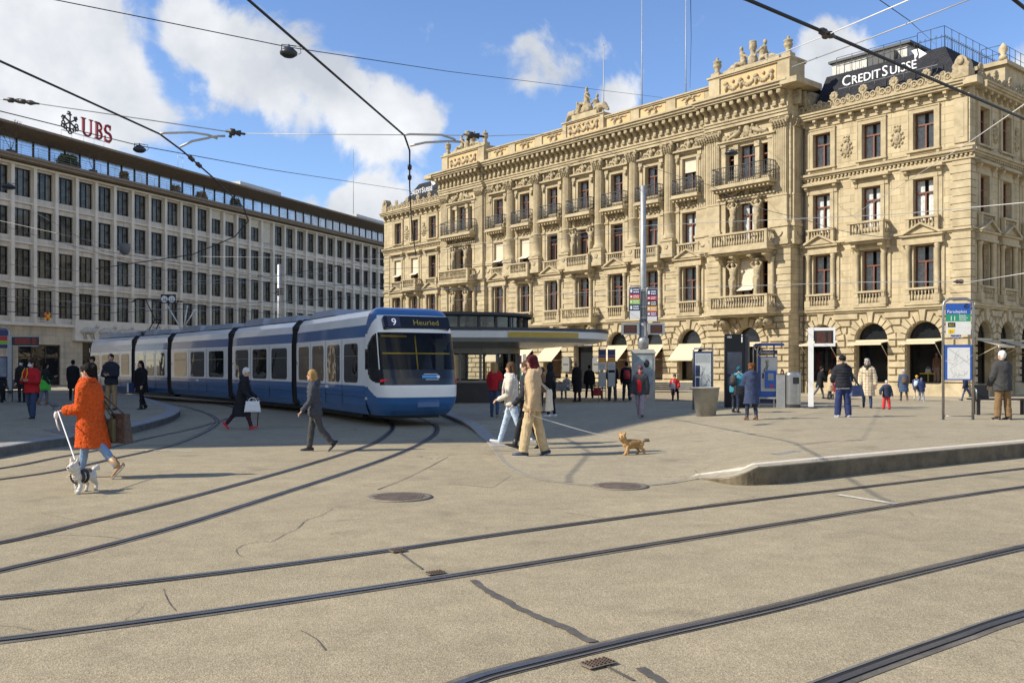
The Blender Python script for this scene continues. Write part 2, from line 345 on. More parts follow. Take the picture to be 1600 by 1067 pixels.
# left island, rounded end
L_px=[(-160,742),(0,714),(60,703),(110,696),(160,688),(205,678),(245,667),(268,659),(281,650),(276,643),(255,636),(225,629),(190,622),(150,616),(100,611)]
LE=cr_spline([Vector((*G(x,y)[:2],0)) for x,y in L_px],5)
def leftz(x,y): return .17*smooth(13.6,16.5,y+.35*(x+9))
mb=MB(); vs=[]; n=len(LE)
c0=Vector((-25,30,0))
for p in LE:
    q=Vector((-34,34,0)) if p.y<26 else Vector((-36,44,0))
    for k in range(13):
        t=k/12; x,y=p.x+(q.x-p.x)*t,p.y+(q.y-p.y)*t; vs.append((x,y,leftz(x,y)+.006))
mb.add(vs,[(i*13+k,i*13+k+1,(i+1)*13+k+1,(i+1)*13+k) for i in range(n-1) for k in range(12)],0,True); structure(mb.build('platform',ASPH2))
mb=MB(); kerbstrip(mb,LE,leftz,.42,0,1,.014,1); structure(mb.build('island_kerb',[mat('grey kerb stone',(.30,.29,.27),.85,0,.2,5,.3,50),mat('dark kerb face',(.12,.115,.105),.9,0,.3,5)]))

# rails: near-black strip for the groove, rail head, bitumen joints, all sheets a few millimetres apart
RAIL=mat('rail steel',(.13,.135,.15),.28,.8,.35,1.1); GROOVE=mat('dark rail groove',(.012,.011,.01),.95,0,.4,9); BITU=mat('bitumen joint',(.12,.105,.085),.9,0,.5,3,.3,50); RAILB=mat('worn rail shoulder',(.20,.19,.18),.55,.3,.35,1.6)
def rail(mb,P,side):
    def strip(a,b,z,m):
        vs=[]
        for i,p in enumerate(P):
            d=tang(P,i); nr=Vector((-d.y,d.x,0))
            for o in (a,b): vs.append((p.x+nr.x*o,p.y+nr.y*o,groundz(p.x,p.y)+z))
        mb.add(vs,[(2*i,2*i+2,2*i+3,2*i+1) for i in range(len(P)-1)],m)
    strip(-.078,.082,.004,2); s=side
    strip(*sorted((-.030*s,.018*s)),.012,0)
    strip(*sorted((.018*s,.050*s)),.008,1)
    strip(*sorted((.050*s,.066*s)),.011,3)
def track(pa,pb):
    mb=MB()
    for P,s in ((pa,-1),(pb,1)): rail(mb,cr_spline([Vector((*G(x,y)[:2],0)) for x,y in P],6),s)
    return structure(mb.build('tram_track',[RAIL,GROOVE,BITU,RAILB]))
track([(-200,879),(0,848),(150,813),(300,776),(450,735),(540,708),(585,692),(607,677),(613,668),(606,658),(575,645),(470,634),(330,622),(200,612)],
      [(-200,938),(0,892),(150,857),(300,816),(450,768),(560,732),(630,706),(668,687),(682,674),(676,662),(640,650),(540,639),(400,628),(240,615)])
track([(-220,957),(0,934),(200,912),(400,888),(600,861),(800,832),(1000,805),(1200,779),(1400,755),(1600,732),(1900,700)],
      [(-220,1026),(0,1001),(200,975),(400,947),(600,917),(800,886),(1000,854),(1200,822),(1400,790),(1600,761),(1900,720)])
track([(450,1150),(650,1096),(735,1064),(800,1045),(1000,997),(1200,952),(1400,902),(1600,855),(1900,790)],
      [(1150,1125),(1300,1067),(1400,1030),(1500,995),(1600,961),(1900,872)])
track([(-180,770),(0,749),(100,734),(180,716),(260,698),(310,680),(337,664),(338,655),(318,644),(270,632),(180,618)],
      [(-180,752),(0,732),(90,715),(160,702),(230,685),(300,670),(352,655),(378,645),(345,632),(260,622)])

def decal(name,label,cat,pts,m,z=.009,fn=groundz,group=None):
    vs=[(*G(x,y,fn)[:2],G(x,y,fn).z+z) for x,y in pts]; mb=MB(); mb.add(vs,[tuple(range(len(vs)))])
    return mb.build(name,m)
TAR=mat('tar seam',(.10,.09,.075),.75,0,.3,6); MARK=mat('worn white marking',(.55,.50,.40),.8,0,.3,14)
def ribbon(name,pts,wd,m,z,jit=0):
    P=cr_spline([Vector((*G(x,y)[:2],0)) for x,y in pts],6); mb=MB(); vs=[]
    for i,p in enumerate(P):
        d=tang(P,i); nr=Vector((-d.y,d.x,0)); a=wd*(1+jit*rng.uniform(-1,1)); b=wd*(1+jit*rng.uniform(-1,1)); vs+=[(p.x+nr.x*a,p.y+nr.y*a,z),(p.x-nr.x*b,p.y-nr.y*b,z)]
    mb.add(vs,[(2*i,2*i+1,2*i+3,2*i+2) for i in range(len(P)-1)]); o=mb.build(name,m); return structure(o)
ribbon('tar_seam',[(738,907),(765,925),(800,945),(835,962),(880,980),(926,1004)],.035,TAR,.007,.35)
ribbon('tar_seam',[(1000,1044),(1025,1060),(1060,1080)],.03,TAR,.007,.3)
ribbon('tar_seam',[(620,860),(660,890)],.012,TAR,.007,.3)
ribbon('tar_seam',[(945,1040),(990,1064)],.012,TAR,.007,.3)
ribbon('crack',[(590,765),(640,745),(700,714)],.008,TAR,.006,.6)
ribbon('crack',[(520,795),(500,806),(480,812),(462,828),(450,832),(425,846),(410,846),(385,850),(370,858),(372,866),(378,870)],.0035,TAR,.006,.7)
ribbon('crack',[(470,985),(495,1000),(508,1016)],.004,TAR,.006,.7)
ribbon('crack',[(255,920),(263,940),(275,955)],.003,TAR,.006,.7)
ribbon('road_marking',[(1308,773),(1404,788)],.06,MARK,.008,.1)
ribbon('road_marking',[(205,704),(300,705)],.05,MARK,.008,.1)
# asphalt repairs and worn bands, a shade off the old surface
PATCH=[asphalt('repaired asphalt',(.365,.303,.197),(.297,.248,.162),0),asphalt('old pale asphalt',(.405,.336,.218),(.33,.276,.18),0)]
def patch(pts,k,z): 
    mb=MB(); mb.add([(*G(x,y)[:2],z) for x,y in pts],[tuple(range(len(pts)))]); structure(mb.build('asphalt_patch',PATCH[k]))
patch([(700,716),(745,712),(800,742),(770,762),(700,756)],0,.003)
patch([(880,800),(1120,770),(1180,776),(960,812)],1,.003)
patch([(60,800),(215,765),(300,772),(130,815)],1,.003)
for pts in () and ([(0,1030),(300,985),(700,925),(1000,875),(1300,825),(1600,778)],[(0,955),(300,918),(600,880),(1000,822),(1300,780),(1600,745)]): ribbon('worn_band',pts,.14,PATCH[0],.0035,.12)
# tactile strips
def tactile(name,quad,fn,n=9):
    mb=MB(); a,b,c,d=[G(x,y,fn) for x,y in quad]
    for i in range(n):
        t0,t1=(i+.15)/n,(i+.7)/n
        v=[a.lerp(b,t0),a.lerp(b,t1),d.lerp(c,t1),d.lerp(c,t0)]; mb.add([(p.x,p.y,fn(p.x,p.y)+.02) for p in v],[(0,1,2,3)])
    return structure(mb.build(name,mat('tactile stone',(.40,.365,.30),.85,0,.2,9)))
tactile('tactile_paving',[(1200,709),(1240,704),(1318,716),(1268,721)],platz,9)
tactile('tactile_paving',[(66,672),(112,664),(170,678),(120,684)],leftz,8)

def manhole(label,px,py,r):
    p=G(px,py); t=thing('manhole_cover',label,'manhole cover',(p.x,p.y,0))
    mb=MB(); mb.lathe(0,0,[(r,.0),(r,.012),(r-.05,.014)],32); mb.build('ring',mat('cast iron ring',(.24,.20,.15),.7,.4,.25),t)
    mb=MB(); mb.lathe(0,0,[(r-.055,.0),(r-.055,.010)],32)
    for i in range(-9,10):
        y=i*r*.095; hw=math.sqrt(max(0,(r-.08)**2-y*y))
        if hw>.05:
            for j in range(-9,10):
                x=j*r*.095
                if abs(x)<hw-.02: mb.box(x-.018,x+.018,y-.018,y+.018,.0101,.02)
    mb.build('cover',mat('rusty cast iron',(.15,.112,.085),.75,.25,.35,8),t); return t
manhole('round ribbed iron manhole cover between the two curving tram tracks',624,777,.42)
manhole('round ribbed iron manhole cover in front of the flush island kerb near the small terrier',968,760,.40)
def grate(label,px,py,w,h,rz):
    p=G(px,py); t=thing('rail_drain',label,'drain',(p.x,p.y,0),rz)
    MB().box(-w,w,-h,h,.013,.016).build('frame',mat('drain concrete',(.2,.17,.13),.9,0,.3),t)
    mb=MB()
    for i in range(6):
        for j in range(5): mb.box(-w*.8+i*w*.3,-w*.8+i*w*.3+w*.14,-h*.8+j*h*.36,-h*.8+j*h*.36+h*.2,.0162,.024)
    mb.build('lid',mat('rusty drain iron',(.11,.07,.05),.8,.2,.4,15),t)
grate('rusty drain lid beside the nearest rail at the bottom of the photo',934,1039,.10,.055,R(35))
grate('small drain lid at the second nearest track, farther rail',622,862,.075,.05,R(33))
grate('small rusty drain lid at the second nearest track, nearer rail',680,897,.08,.05,R(33))
# far pavement in front of the bank and the street before it
def lf(u,p,z=0): c,s=math.cos(BR),math.sin(BR); return Vector((BO.x+u*c+p*s, BO.y+u*s-p*c, z))
BR=math.atan2(-.762,.648); BO=Vector((25.55-.648*60.2,51.6+.762*60.2,0))
mb=MB(); 
A=[lf(-12,-6),lf(-12,4.2),lf(64.4,4.2),lf(64.4,-40),lf(58,-40)]
mb.prism([(p.x,p.y) for p in A],'z',-.3,-.07); structure(mb.build('pavement',ASPH3))
mb=MB()
for a,b in ((lf(-12,4.2),lf(64.4,4.2)),(lf(64.4,4.2),lf(64.4,-40))):
    d=(b-a).normalized(); nr=Vector((d.y,-d.x,0)); q=[a,b,b+nr*.3,a+nr*.3]
    mb.prism([(p.x,p.y) for p in q],'z',-.3,-.062)
structure(mb.build('pavement_kerb',KERB))
# ================================================================ the sandstone bank palace
bank=thing('bank_building','ornate yellow sandstone bank palace with columns, iron balconies and statues on its roof','building',(BO.x,BO.y,0),BR)
FR=lambda u,p,z:(u,-p,z)                # front facade: along, outward, up
SD=lambda t,p,z:(60.2+p,t,z)            # side facade round the right corner
U0,U1=11.7,49.5; MID=30.6
BAY=[MID+d for d in (-10.6,-7.1,-3.62,0,3.62,7.1,10.6)]
PAV=[15.0,46.25]; LW=[2.7,5.75,8.8]; RW=[51.07,54.4,57.6]; SW=[1.75,4.8,7.85,10.9]
PC,PP=.8,1.1
TOPW,TOPC=17.35,17.7
_zp=[(0,0),(16.3,16.3),(17.15,16.95),(18.1,17.7),(18.6,18.2),(19.62,19.3),(20.04,19.74),(21.75,21.05),(22.2,21.35),(22.35,21.5),(22.75,21.8),(24.6,23.2),(99,97.6)]
def zm(z):                              # heights of the tall centre block
    for (a,b),(c,d) in zip(_zp,_zp[1:]):
        if z<=c: return b+(d-b)*(z-a)/(c-a)
    return z
FZM=lambda u,p,z:(u,-p,zm(z)); LZM=lambda x,y,z:(x,y,zm(z))
def wall(mb,u0,u1,z0,z1,p,ops,dep=.38,m=0):
    us=sorted({u0,u1}|{o[0] for o in ops}|{o[1] for o in ops}); zs=sorted({z0,z1}|{o[2] for o in ops}|{o[3] for o in ops})
    us=[u for u in us if u0<=u<=u1]; zs=[z for z in zs if z0<=z<=z1]
    for a,b in zip(us,us[1:]):
        for c,d in zip(zs,zs[1:]):
            x,z=(a+b)/2,(c+d)/2
            if any(o[0]<x<o[1] and o[2]<z<o[3] for o in ops): continue
            mb.add([(a,p,c),(b,p,c),(b,p,d),(a,p,d)],[(0,1,2,3)],m)
    for a,b,c,d in ops:
        q=p-dep
        for e in ([(a,p,c),(a,q,c),(a,q,d),(a,p,d)],[(b,p,c),(b,q,c),(b,q,d),(b,p,d)],[(a,p,c),(b,p,c),(b,q,c),(a,q,c)],[(a,p,d),(b,p,d),(b,q,d),(a,q,d)]): mb.add(e,[(0,1,2,3)],m)
L1,L2,L3=(5.8,8.65),(10.05,12.5),(14.2,16.35); GZ=(.62,3.22); AR=1.02
def ops_for(cs,tri=()):
    o=[]
    for c in cs:
        for a,b in (L1,L2,L3): o.append((c-.6,c+.6,a,b))
    for c in tri:
        for a,b in (L1,L2,L3):
            o.append((c-.6,c+.6,a,b))
            for s in (-1,1): o.append((c+s*1.35-.3,c+s*1.35+.3,a,b-.1))
    return o
def garches(cs,door=()):
    return [(c-AR,c+AR,(.0 if c in door else GZ[0]),GZ[1]+AR) for c in cs]
walls=MB(FR)
wall(walls,0,U0,5.0,TOPW,0,ops_for(LW)); wall(walls,U1,60.2,5.0,TOPW,0,ops_for(RW))
wall(walls,U0+6.6,U1-6.6,5.0,TOPC,PC,ops_for(BAY)); 
wall(walls,U0,U0+6.6,5.0,TOPC,PP,ops_for([],[PAV[0]])); wall(walls,U1-6.6,U1,5.0,TOPC,PP,ops_for([],[PAV[1]]))
for u in (U0,U1): walls.add([(u,-.6,-.1),(u,PP,-.1),(u,PP,19.6),(u,-.6,19.6)],[(0,1,2,3)]); walls.add([(u,-.6,17),(u,-6,17),(u,-6,19.6),(u,-.6,19.6)],[(0,1,2,3)])
for u in (U0+6.6,U1-6.6): walls.add([(u,PC-.5,-.1),(u,PP,-.1),(u,PP,17.7),(u,PC-.5,17.7)],[(0,1,2,3)])
walls.xf=SD; wall(walls,0,14,5.0,TOPW,0,ops_for(SW)); walls.add([(14,0,-.1),(14,-30,-.1),(14,-30,TOPW),(14,0,TOPW)],[(0,1,2,3)])
walls.xf=FR; walls.add([(0,0,-.1),(0,-14,-.1),(0,-14,TOPW),(0,0,TOPW)],[(0,1,2,3)])
walls.build('wall',ASH,bank)
# ---- rusticated ground floor
def arcpts(c,r,n=10): return [(c+r*math.cos(math.pi*k/n),GZ[1]+r*math.sin(math.pi*k/n)) for k in range(n+1)]
gf=MB(FR)
def ground_floor(mb,u0,u1,p,cs,door=()):
    wall(mb,u0,u1,-.1,5.0,p,[(c-AR,c+AR,(-.1 if c in door else GZ[0]),GZ[1]+AR) for c in cs],.55)
    for c in cs:                                             # fill the corners above the arch
        A=arcpts(c,AR); top=GZ[1]+AR
        for k in range(10):
            a,b=A[k],A[k+1]
            mb.add([(a[0],p,a[1]),(b[0],p,b[1]),(b[0],p,top),(a[0],p,top)],[(0,1,2,3)])
            mb.add([(a[0],p,a[1]),(b[0],p,b[1]),(b[0],p-.55,b[1]),(a[0],p-.55,a[1])],[(0,1,2,3)])
    H=.42; q=p+.14
    edges=[u0]+[x for c in sorted(cs) for x in (c-AR,c+AR)]+[u1]
    def block(a,b,z0,z1):
        if b-a<.08: return
        g=.03; mb.add([(a+g,p,z0+g),(b-g,p,z0+g),(b-g,p,z1-g),(a+g,p,z1-g),(a+g+.03,q,z0+g+.03),(b-g-.03,q,z0+g+.03),(b-g-.03,q,z1-g-.03),(a+g+.03,q,z1-g-.03)],[(4,5,6,7),(0,1,5,4),(1,2,6,5),(2,3,7,6),(3,0,4,7)])
    for k in range(6):                                       # courses up to the springing
        z0=.70+k*H; z1=z0+H
        for i in range(0,len(edges),2):
            a,b=edges[i],edges[i+1]
            if b-a<.15: continue
            if b-a>1.9: 
                m=max(2,round((b-a)/1.1)); off=.5 if k%2 else 0
                xs=[a]+[a+(b-a)*(j+off)/m for j in range(0 if off else 1,m)]+[b]
                for x0,x1 in zip(xs,xs[1:]): block(x0,x1,z0,z1)
            elif k%2: block(a,a+(b-a)*.5,z0,z1); block(a+(b-a)*.5,b,z0,z1)
            else: block(a,b,z0,z1)
    NV=11
    for c in cs:                                             # voussoirs
        for j in range(NV):
            t0,t1=math.pi*j/NV+.018,math.pi*(j+1)/NV-.018; r0=AR+.02; r1=1.62 if j%2==0 else 1.5
            if j==NV//2: r1=1.74
            r1=min(r1,1.75)
            P=[(c+r*math.cos(t),GZ[1]+r*math.sin(t)) for r,t in ((r0,t0),(r1,t0),(r1,t1),(r0,t1))]
            C=(sum(x for x,_ in P)/4,sum(z for _,z in P)/4); In=[(x+(C[0]-x)*.10,z+(C[1]-z)*.10) for x,z in P]
            qq=q+(.10 if j==NV//2 else 0)
            mb.add([(x,p,z) for x,z in P]+[(x,qq,z) for x,z in In],[(4,5,6,7),(0,1,5,4),(1,2,6,5),(2,3,7,6),(3,0,4,7)])
    for k in range(4):                                       # spandrel courses
        z0=.70+(6+k)*H; z1=min(z0+H,4.93); zc=(z0+z1)/2
        cuts=[u0]
        for c in sorted(cs):
            dz=max(0,min(zc,z1)-GZ[1]); w=math.sqrt(max(0,1.68**2-dz*dz)) if dz<1.68 else 0
            cuts+=[c-w,c+w]
        cuts.append(u1)
        for i in range(0,len(cuts),2):
            a,b=cuts[i],cuts[i+1]
            if b-a>1.9:
                m=max(2,round((b-a)/1.2)); 
                for j in range(m): block(a+(b-a)*j/m,a+(b-a)*(j+1)/m,z0,z1)
            elif b-a>.1: block(a,b,z0,z1)
    z=-.1
    for i in range(0,len(edges),2):
        a,b=edges[i],edges[i+1]
        mb.box(a,b,p,p+.16,-.1,.38); mb.box(a,b,p,p+.13,.38,.68)
    for c in cs:
        if c in door: continue
        mb.box(c-AR,c+AR,p-.3,p+.05,-.1,.58)
ground_floor(gf,0,U0,0,LW); ground_floor(gf,U1,60.2,0,RW)
ground_floor(gf,U0+6.6,U1-6.6,PC,BAY,(MID,)); ground_floor(gf,U0,U0+6.6,PP,[PAV[0]],(PAV[0],)); ground_floor(gf,U1-6.6,U1,PP,[PAV[1]],(PAV[1],))
gf.xf=SD; ground_floor(gf,0,14,0,SW)
gf.build('rusticated_ground_floor',STONE,bank)
# ---- string courses and dentil courses
def bands(mb,u0,u1,p):
    mb.box(u0,u1,p-.02,p+.16,4.93,5.05); mb.box(u0,u1,p-.02,p+.27,5.05,5.2); mb.box(u0,u1,p-.02,p+.14,5.2,5.32)
    mb.box(u0,u1,p-.02,p+.10,9.22,9.32); mb.box(u0,u1,p-.02,p+.2,9.32,9.45)
def band3(mb,u0,u1,p):
    mb.box(u0,u1,p-.02,p+.10,13.25,13.42)
    u=u0+.1
    while u<u1-.1: mb.box(u,u+.13,p,p+.2,13.42,13.56); u+=.26
    mb.box(u0,u1,p-.02,p+.26,13.56,13.68); mb.box(u0,u1,p-.02,p+.38,13.68,13.82); mb.box(u0,u1,p-.02,p+.06,13.95,14.08)
sc_=MB(FR); bands(sc_,0,U0,0); bands(sc_,U1,60.35,0); bands(sc_,U0-.1,U0+6.7,PP); bands(sc_,U1-6.7,U1+.1,PP); bands(sc_,U0+6.7,U1-6.7,PC)
band3(sc_,0,U0,0); band3(sc_,U1,60.5,0); sc_.xf=SD; bands(sc_,0.01,14,0); band3(sc_,0.01,14,0)
sc_.build('string_course',STONE,bank)
# ---- wing cornices with brackets and a crest of shells
def wing_cornice(mb,cm,u0,u1,p):
    mb.box(u0,u1,p-.02,p+.08,16.75,16.95); mb.box(u0,u1,p-.02,p+.05,16.95,17.2)
    n=round((u1-u0)/.85)
    for i in range(n):
        u=u0+(u1-u0)*(i+.5)/n
        mb.box(u-.1,u+.1,p+.05,p+.42,17.05,17.24); mb.box(u-.08,u+.08,p+.05,p+.25,16.86,17.05)
    mb.box(u0,u1,p-.3,p+.5,17.24,17.38); mb.box(u0,u1,p-.3,p+.6,17.38,17.52); mb.box(u0,u1,p-.3,p+.68,17.52,17.62)
    mb.box(u0,u1,p-.45,p+.2,17.62,17.78)
    n=round((u1-u0)/1.0)
    for i in range(n):
        u=u0+(u1-u0)*(i+.5)/n; big=i%2==0
        cm.box(u-.5,u+.5,p+.02,p+.14,17.78,18.08)
        r=.27 if big else .17; zc=18.5 if big else 18.25
        for k in range(9): a=2*math.pi*k/9; cm.ell((u+r*.75*math.cos(a),p+.08,zc+r*.75*math.sin(a)),r*.42,.07,r*.42,6)
        cm.ell((u,p+.1,zc),r*.5,.1,r*.5,7); cm.box(u-.06,u+.06,p+.02,p+.14,17.9,zc)
        for s in (-1,1): cm.torus((u+s*.3,p+.14,18.06),.17,.06,'y',8,5); cm.ell((u+s*.3,p+.14,18.06),.07,.06,.07,5)
    
cn=MB(FR); cm=MB(FR)
for a,b,xf in ((0,U0,FR),(U1,60.2,FR),(.7,14,SD)):
    cn=MB(xf); cm=MB(xf); wing_cornice(cn,cm,a,b,0)
    if xf is FR and a>0: cn.box(60.2-.1,60.2+.66,-.1,.66,17.245,17.615)
    if xf is SD: cn.box(0.66,.7,-.3,.66,17.245,17.615)
    cn.build('wing_cornice',STONE,bank); cm.build('shell_crest',STONE2,bank)
for u in (.4,59.8):
    a=MB(FR); a.box(u-.45,u+.45,-.5,.3,17.78,18.3); a.prism([(u-.42,18.3)]+[(u-.42+.84*(1-math.cos(math.pi*k/8))/2,18.3+.75*math.sin(math.pi*k/8)) for k in range(1,8)]+[(u+.42,18.3)],'y',-.4,.25)
    for s in (-1,1): a.torus((u+s*.3,.2,18.45),.14,.07,'y',8,5)
    a.ell((u,.3,18.7),.2,.08,.22,8); a.xf=FR; a.build('corner_acroterion',STONE2,bank)
# ---- great entablature of the centre block
def entab(mb,cm,u0,u1,p,ends=(0,0)):
    e0,e1=u0-ends[0]*.25,u1+ends[1]*.25
    mb.box(u0,u1,p-.02,p+.30,18.10,18.32); mb.box(u0,u1,p-.02,p+.38,18.32,18.5); mb.box(u0,u1,p-.02,p+.46,18.5,18.6)
    mb.box(u0,u1,p-.02,p+.30,18.6,19.62)
    n=round((u1-u0)/.62)
    for i in range(n):
        u=u0+(u1-u0)*(i+.5)/n
        cm.prism([(p+.29,18.7),(p+.44,18.72),(p+.5,18.9),(p+.42,19.05),(p+.6,19.22),(p+.92,19.34),(p+.92,19.58),(p+.29,19.58)],'x',u-.13,u+.13)
        cm.tube([(u-.15,p+.42,18.78),(u+.15,p+.42,18.78)],.085,7); cm.tube([(u-.15,p+.84,19.42),(u+.15,p+.84,19.42)],.09,7); cm.ell((u+.31,p+.3,19.2),.12,.06,.14,6)
    mb.box(e0,e1,p-.6,p+1.0,19.62,19.76); mb.box(e0-ends[0]*.1,e1+ends[1]*.1,p-.6,p+1.12,19.76,19.92); mb.box(e0-ends[0]*.2,e1+ends[1]*.2,p-.6,p+1.24,19.92,20.04)
cn=MB(FZM); cm=MB(FZM)
entab(cn,cm,U0+6.6,U1-6.6,PC); entab(cn,cm,U0,U0+6.6,PP,(1,1)); entab(cn,cm,U1-6.6,U1,PP,(1,1))
# return of the cornice round the right end
for k in range(2):
    t=.35+k*.62
    cm.box(U1,U1+.5,PP-t-.12,PP-t+.12,18.75,19.58)
cn.box(U1,U1+1.2,-.6,PP+1.2,19.66,20.0); cn.box(U0-1.2,U0,-.6,PP+1.2,19.66,20.0)
cn.build('main_cornice',STONE,bank); cm.build('cornice_consoles',STONE2,bank)
# ---- attic parapet with wreath panels
at_=MB(FZM); pn=mat('warm sandstone panel',(.60,.42,.22),.9,0,.12,2)
def attic(mb,u0,u1,p,z1,posts,back=.5):
    mb.box(u0,u1,p-back,p,20.04,z1-.25,0); mb.box(u0,u1,p-back-.05,p+.14,20.04,20.32,0); mb.box(u0-.05,u1+.05,p-back-.1,p+.12,z1-.25,z1-.12); mb.box(u0-.1,u1+.1,p-back-.14,p+.2,z1-.12,z1)
    for a,b in posts: mb.box(a,b,p-.02,p+.11,20.3,z1-.22); 
attic(at_,U0+6.4,U1-6.4,.75,21.75,[(MID+d-.42,MID+d+.42) for d in (-8.87,-5.4,-1.9,1.9,5.4,8.87)])
for c in PAV: attic(at_,c-3.2,c+3.2,1.0,22.35,[(c-3.18,c-2.3),(c+2.3,c+3.18)],1.6)
attic(at_,MID-2.3,MID+2.3,.9,22.2,[(MID-2.28,MID-1.9),(MID+1.9,MID+2.28)],.8)
for c in PAV: at_.box(c-2.2,c+2.2,.2,.8,22.35,22.75)
at_.box(MID-1.4,MID+1.4,.2,.85,22.2,22.75)
at_.build('attic_parapet',STONE,bank)
def panel(a,b,p,z0,z1): MB(FZM).box(a,b,p,p+.02,z0,z1).build('parapet_panel',pn,bank)
for a,b in zip((-8.87,-5.4,1.9,5.4),(-5.4,-1.9,5.4,8.87)): panel(MID+a+.55,MID+b-.55,.75,20.42,21.42)
for s in (-1,1): panel(MID+s*10.6-1.2,MID+s*10.6+1.2,.75,20.42,21.42)
for c in PAV: panel(c-2.15,c+2.15,1.0,20.45,21.95)
panel(MID-1.8,MID+1.8,.9,20.45,21.85)
def wreath(mb,u,p,z):
    mb.torus((u,p,z),.34,.10,'y',12,6)
    for k in range(10): a=2*math.pi*k/10; mb.ell((u+.36*math.cos(a),p+.08,z+.36*math.sin(a)),.1,.07,.1,5)
    for s in (-1,1): mb.tube([(u+s*.2,p,z+.35),(u+s*.5,p+.03,z+.42),(u+s*.75,p,z+.3),(u+s*.9,p,z+.4)],[.06,.07,.05,.02],5)
    mb.ell((u,p+.06,z+.42),.16,.08,.12,6)
for d in (-10.6,-7.1,-3.62,3.62,7.1,10.6): wm=MB(FZM); wreath(wm,MID+d,.79,20.88); wm.build('carved_wreath',STONE2,bank)
def garland(mb,u0,u1,p,z,n):
    w=(u1-u0)/n
    for i in range(n):
        for k in range(9):
            t=k/8; mb.ell((u0+w*(i+t),p,z-.52*math.sin(math.pi*t)),.15,.11,.12+.07*math.sin(math.pi*t),6)
        mb.ell((u0+w*(i+.5),p+.03,z+.12),.12,.09,.16,6)
    for i in range(n+1):
        mb.ell((u0+w*i,p+.04,z+.05),.2,.12,.2,6); mb.tube([(u0+w*i,p,z-.1),(u0+w*i+.05,p+.05,z-.45),(u0+w*i,p,z-.72)],[.1,.12,.04],5)
for c,hw,p in ((PAV[0],1.8,1.05),(PAV[1],1.8,1.05),(MID,1.5,.95)): wm=MB(FZM); garland(wm,c-hw,c+hw,p,21.4,3); wm.build('carved_garland',STONE2,bank)
# ---- roof urns
um=MB(); um.lathe(0,0,[(.22,0),(.22,.12),(.12,.2),(.26,.42),(.30,.6),(.22,.72),(.30,.78),(.30,.84),(.12,.92),(.08,1.02),(.1,1.08),(.02,1.16)],10); URN=um.mesh('urn',STONE2)
for u in (PAV[0]-2.8,PAV[0]+2.8,PAV[1]-2.8,PAV[1]+2.8):
    b=MB(FZM); b.box(u-.32,u+.32,.35,.95,22.35,22.75); b.build('urn_pedestal',STONE,bank); inst('urn',URN,bank,(u,-.65,zm(22.75)))
# ---- sculpture groups
def seated(mb,o,s,k=1,tilt=0):
    q=lambda x,y,z:(o[0]+s*x*k,o[1]+y*k,o[2]+z*k)
    mb.tube([q(0,0,.15),q(.02,0,.55),q(.04+tilt,.02,.95)],[.26*k,.22*k,.2*k],8,round_=True)
    mb.ell(q(.06+tilt*1.3,.02,1.28),.15*k,.15*k,.19*k,8); mb.tube([q(.04+tilt,.02,.95),q(.05+tilt*1.2,.02,1.15)],.08*k,6)
    for d in (-.14,.14): mb.tube([q(0,d,.2),q(.5,-.1+d,.3),q(.62,-.1+d,-.25)],[.16*k,.13*k,.09*k],7,round_=True)
    mb.tube([q(tilt,.2,.9),q(.25,.25,.62),q(.5,.1,.6)],[.1*k,.08*k,.06*k],6,round_=True)
    mb.tube([q(tilt,-.2,.9),q(-.3,-.2,.65),q(-.5,-.1,.45)],[.1*k,.08*k,.06*k],6,round_=True)
for c,z in ((PAV[0],zm(22.75)),(PAV[1],zm(22.75))):
    g=MB(); g.lathe(c,-.5,[(.34,z),(.3,z+.5),(.16,z+.8),(.24,z+1.05),(.28,z+1.35),(.2,z+1.42),(.28,z+1.48),(.24,z+1.58)],10)
    seated(g,(c-.72,-.5,z),-1,1.0,.12); seated(g,(c+.72,-.5,z),1,1.0,.12)
    for s in (-1,1): g.tube([(c+s*1.1,-.5,z+.1),(c+s*1.6,-.5,z+.2),(c+s*2.1,-.5,z+.05)],[.25,.2,.06],7)
    soft(g,'putti_group',STONE2,bank,.05,2,disp=.07,dscale=.16)
g=MB(); z=zm(22.75)
seated(g,(MID,-.5,z+.5),-1,1.1,0); g.ell((MID,-.5,z+.3),.6,.4,.5,8); seated(g,(MID-.95,-.5,z),-1,.8,.1); seated(g,(MID+.95,-.5,z),1,.9,.1)
for s in (-1,1): g.tube([(MID+s*1.2,-.5,z+.2),(MID+s*1.9,-.5,z+.25),(MID+s*2.4,-.5,z-.2)],[.35,.3,.1],7)
soft(g,'sculpture_group',STONE2,bank,.05,2,disp=.07,dscale=.16)
# ---- columns and pilasters
cb=MB(LZM); r=.40
cb.box(-.62,.62,-.62,.2,9.45,9.75); cb.box(-.55,.55,-.55,.2,9.75,10.6); cb.box(-.62,.62,-.62,.2,10.6,10.78)
cb.torus((0,-.3,10.3),.25,.05,'y',10,5,1); cb.ell((0,-.56,10.2),.22,.05,.2,7,1)
cb.lathe(0,-.1,[(.56,10.78),(.56,10.9),(.5,10.95),(.52,11.03),(.44,11.1),(.42,11.2),(.42,12.6),(.45,12.62),(.45,12.72)],18)
vs=[];nf=24
prof=[(.415,12.72),(.40,15),(.365,17.15)]
for (rr,z) in prof:
    for k in range(nf*2):
        q=rr*(1 if k%2 else .91); a=2*math.pi*k/(nf*2); vs.append((q*math.cos(a),-.1+q*math.sin(a),z))
m=nf*2
cb.add(vs,[(i*m+k,i*m+(k+1)%m,(i+1)*m+(k+1)%m,(i+1)*m+k) for i in range(2) for k in range(m)])
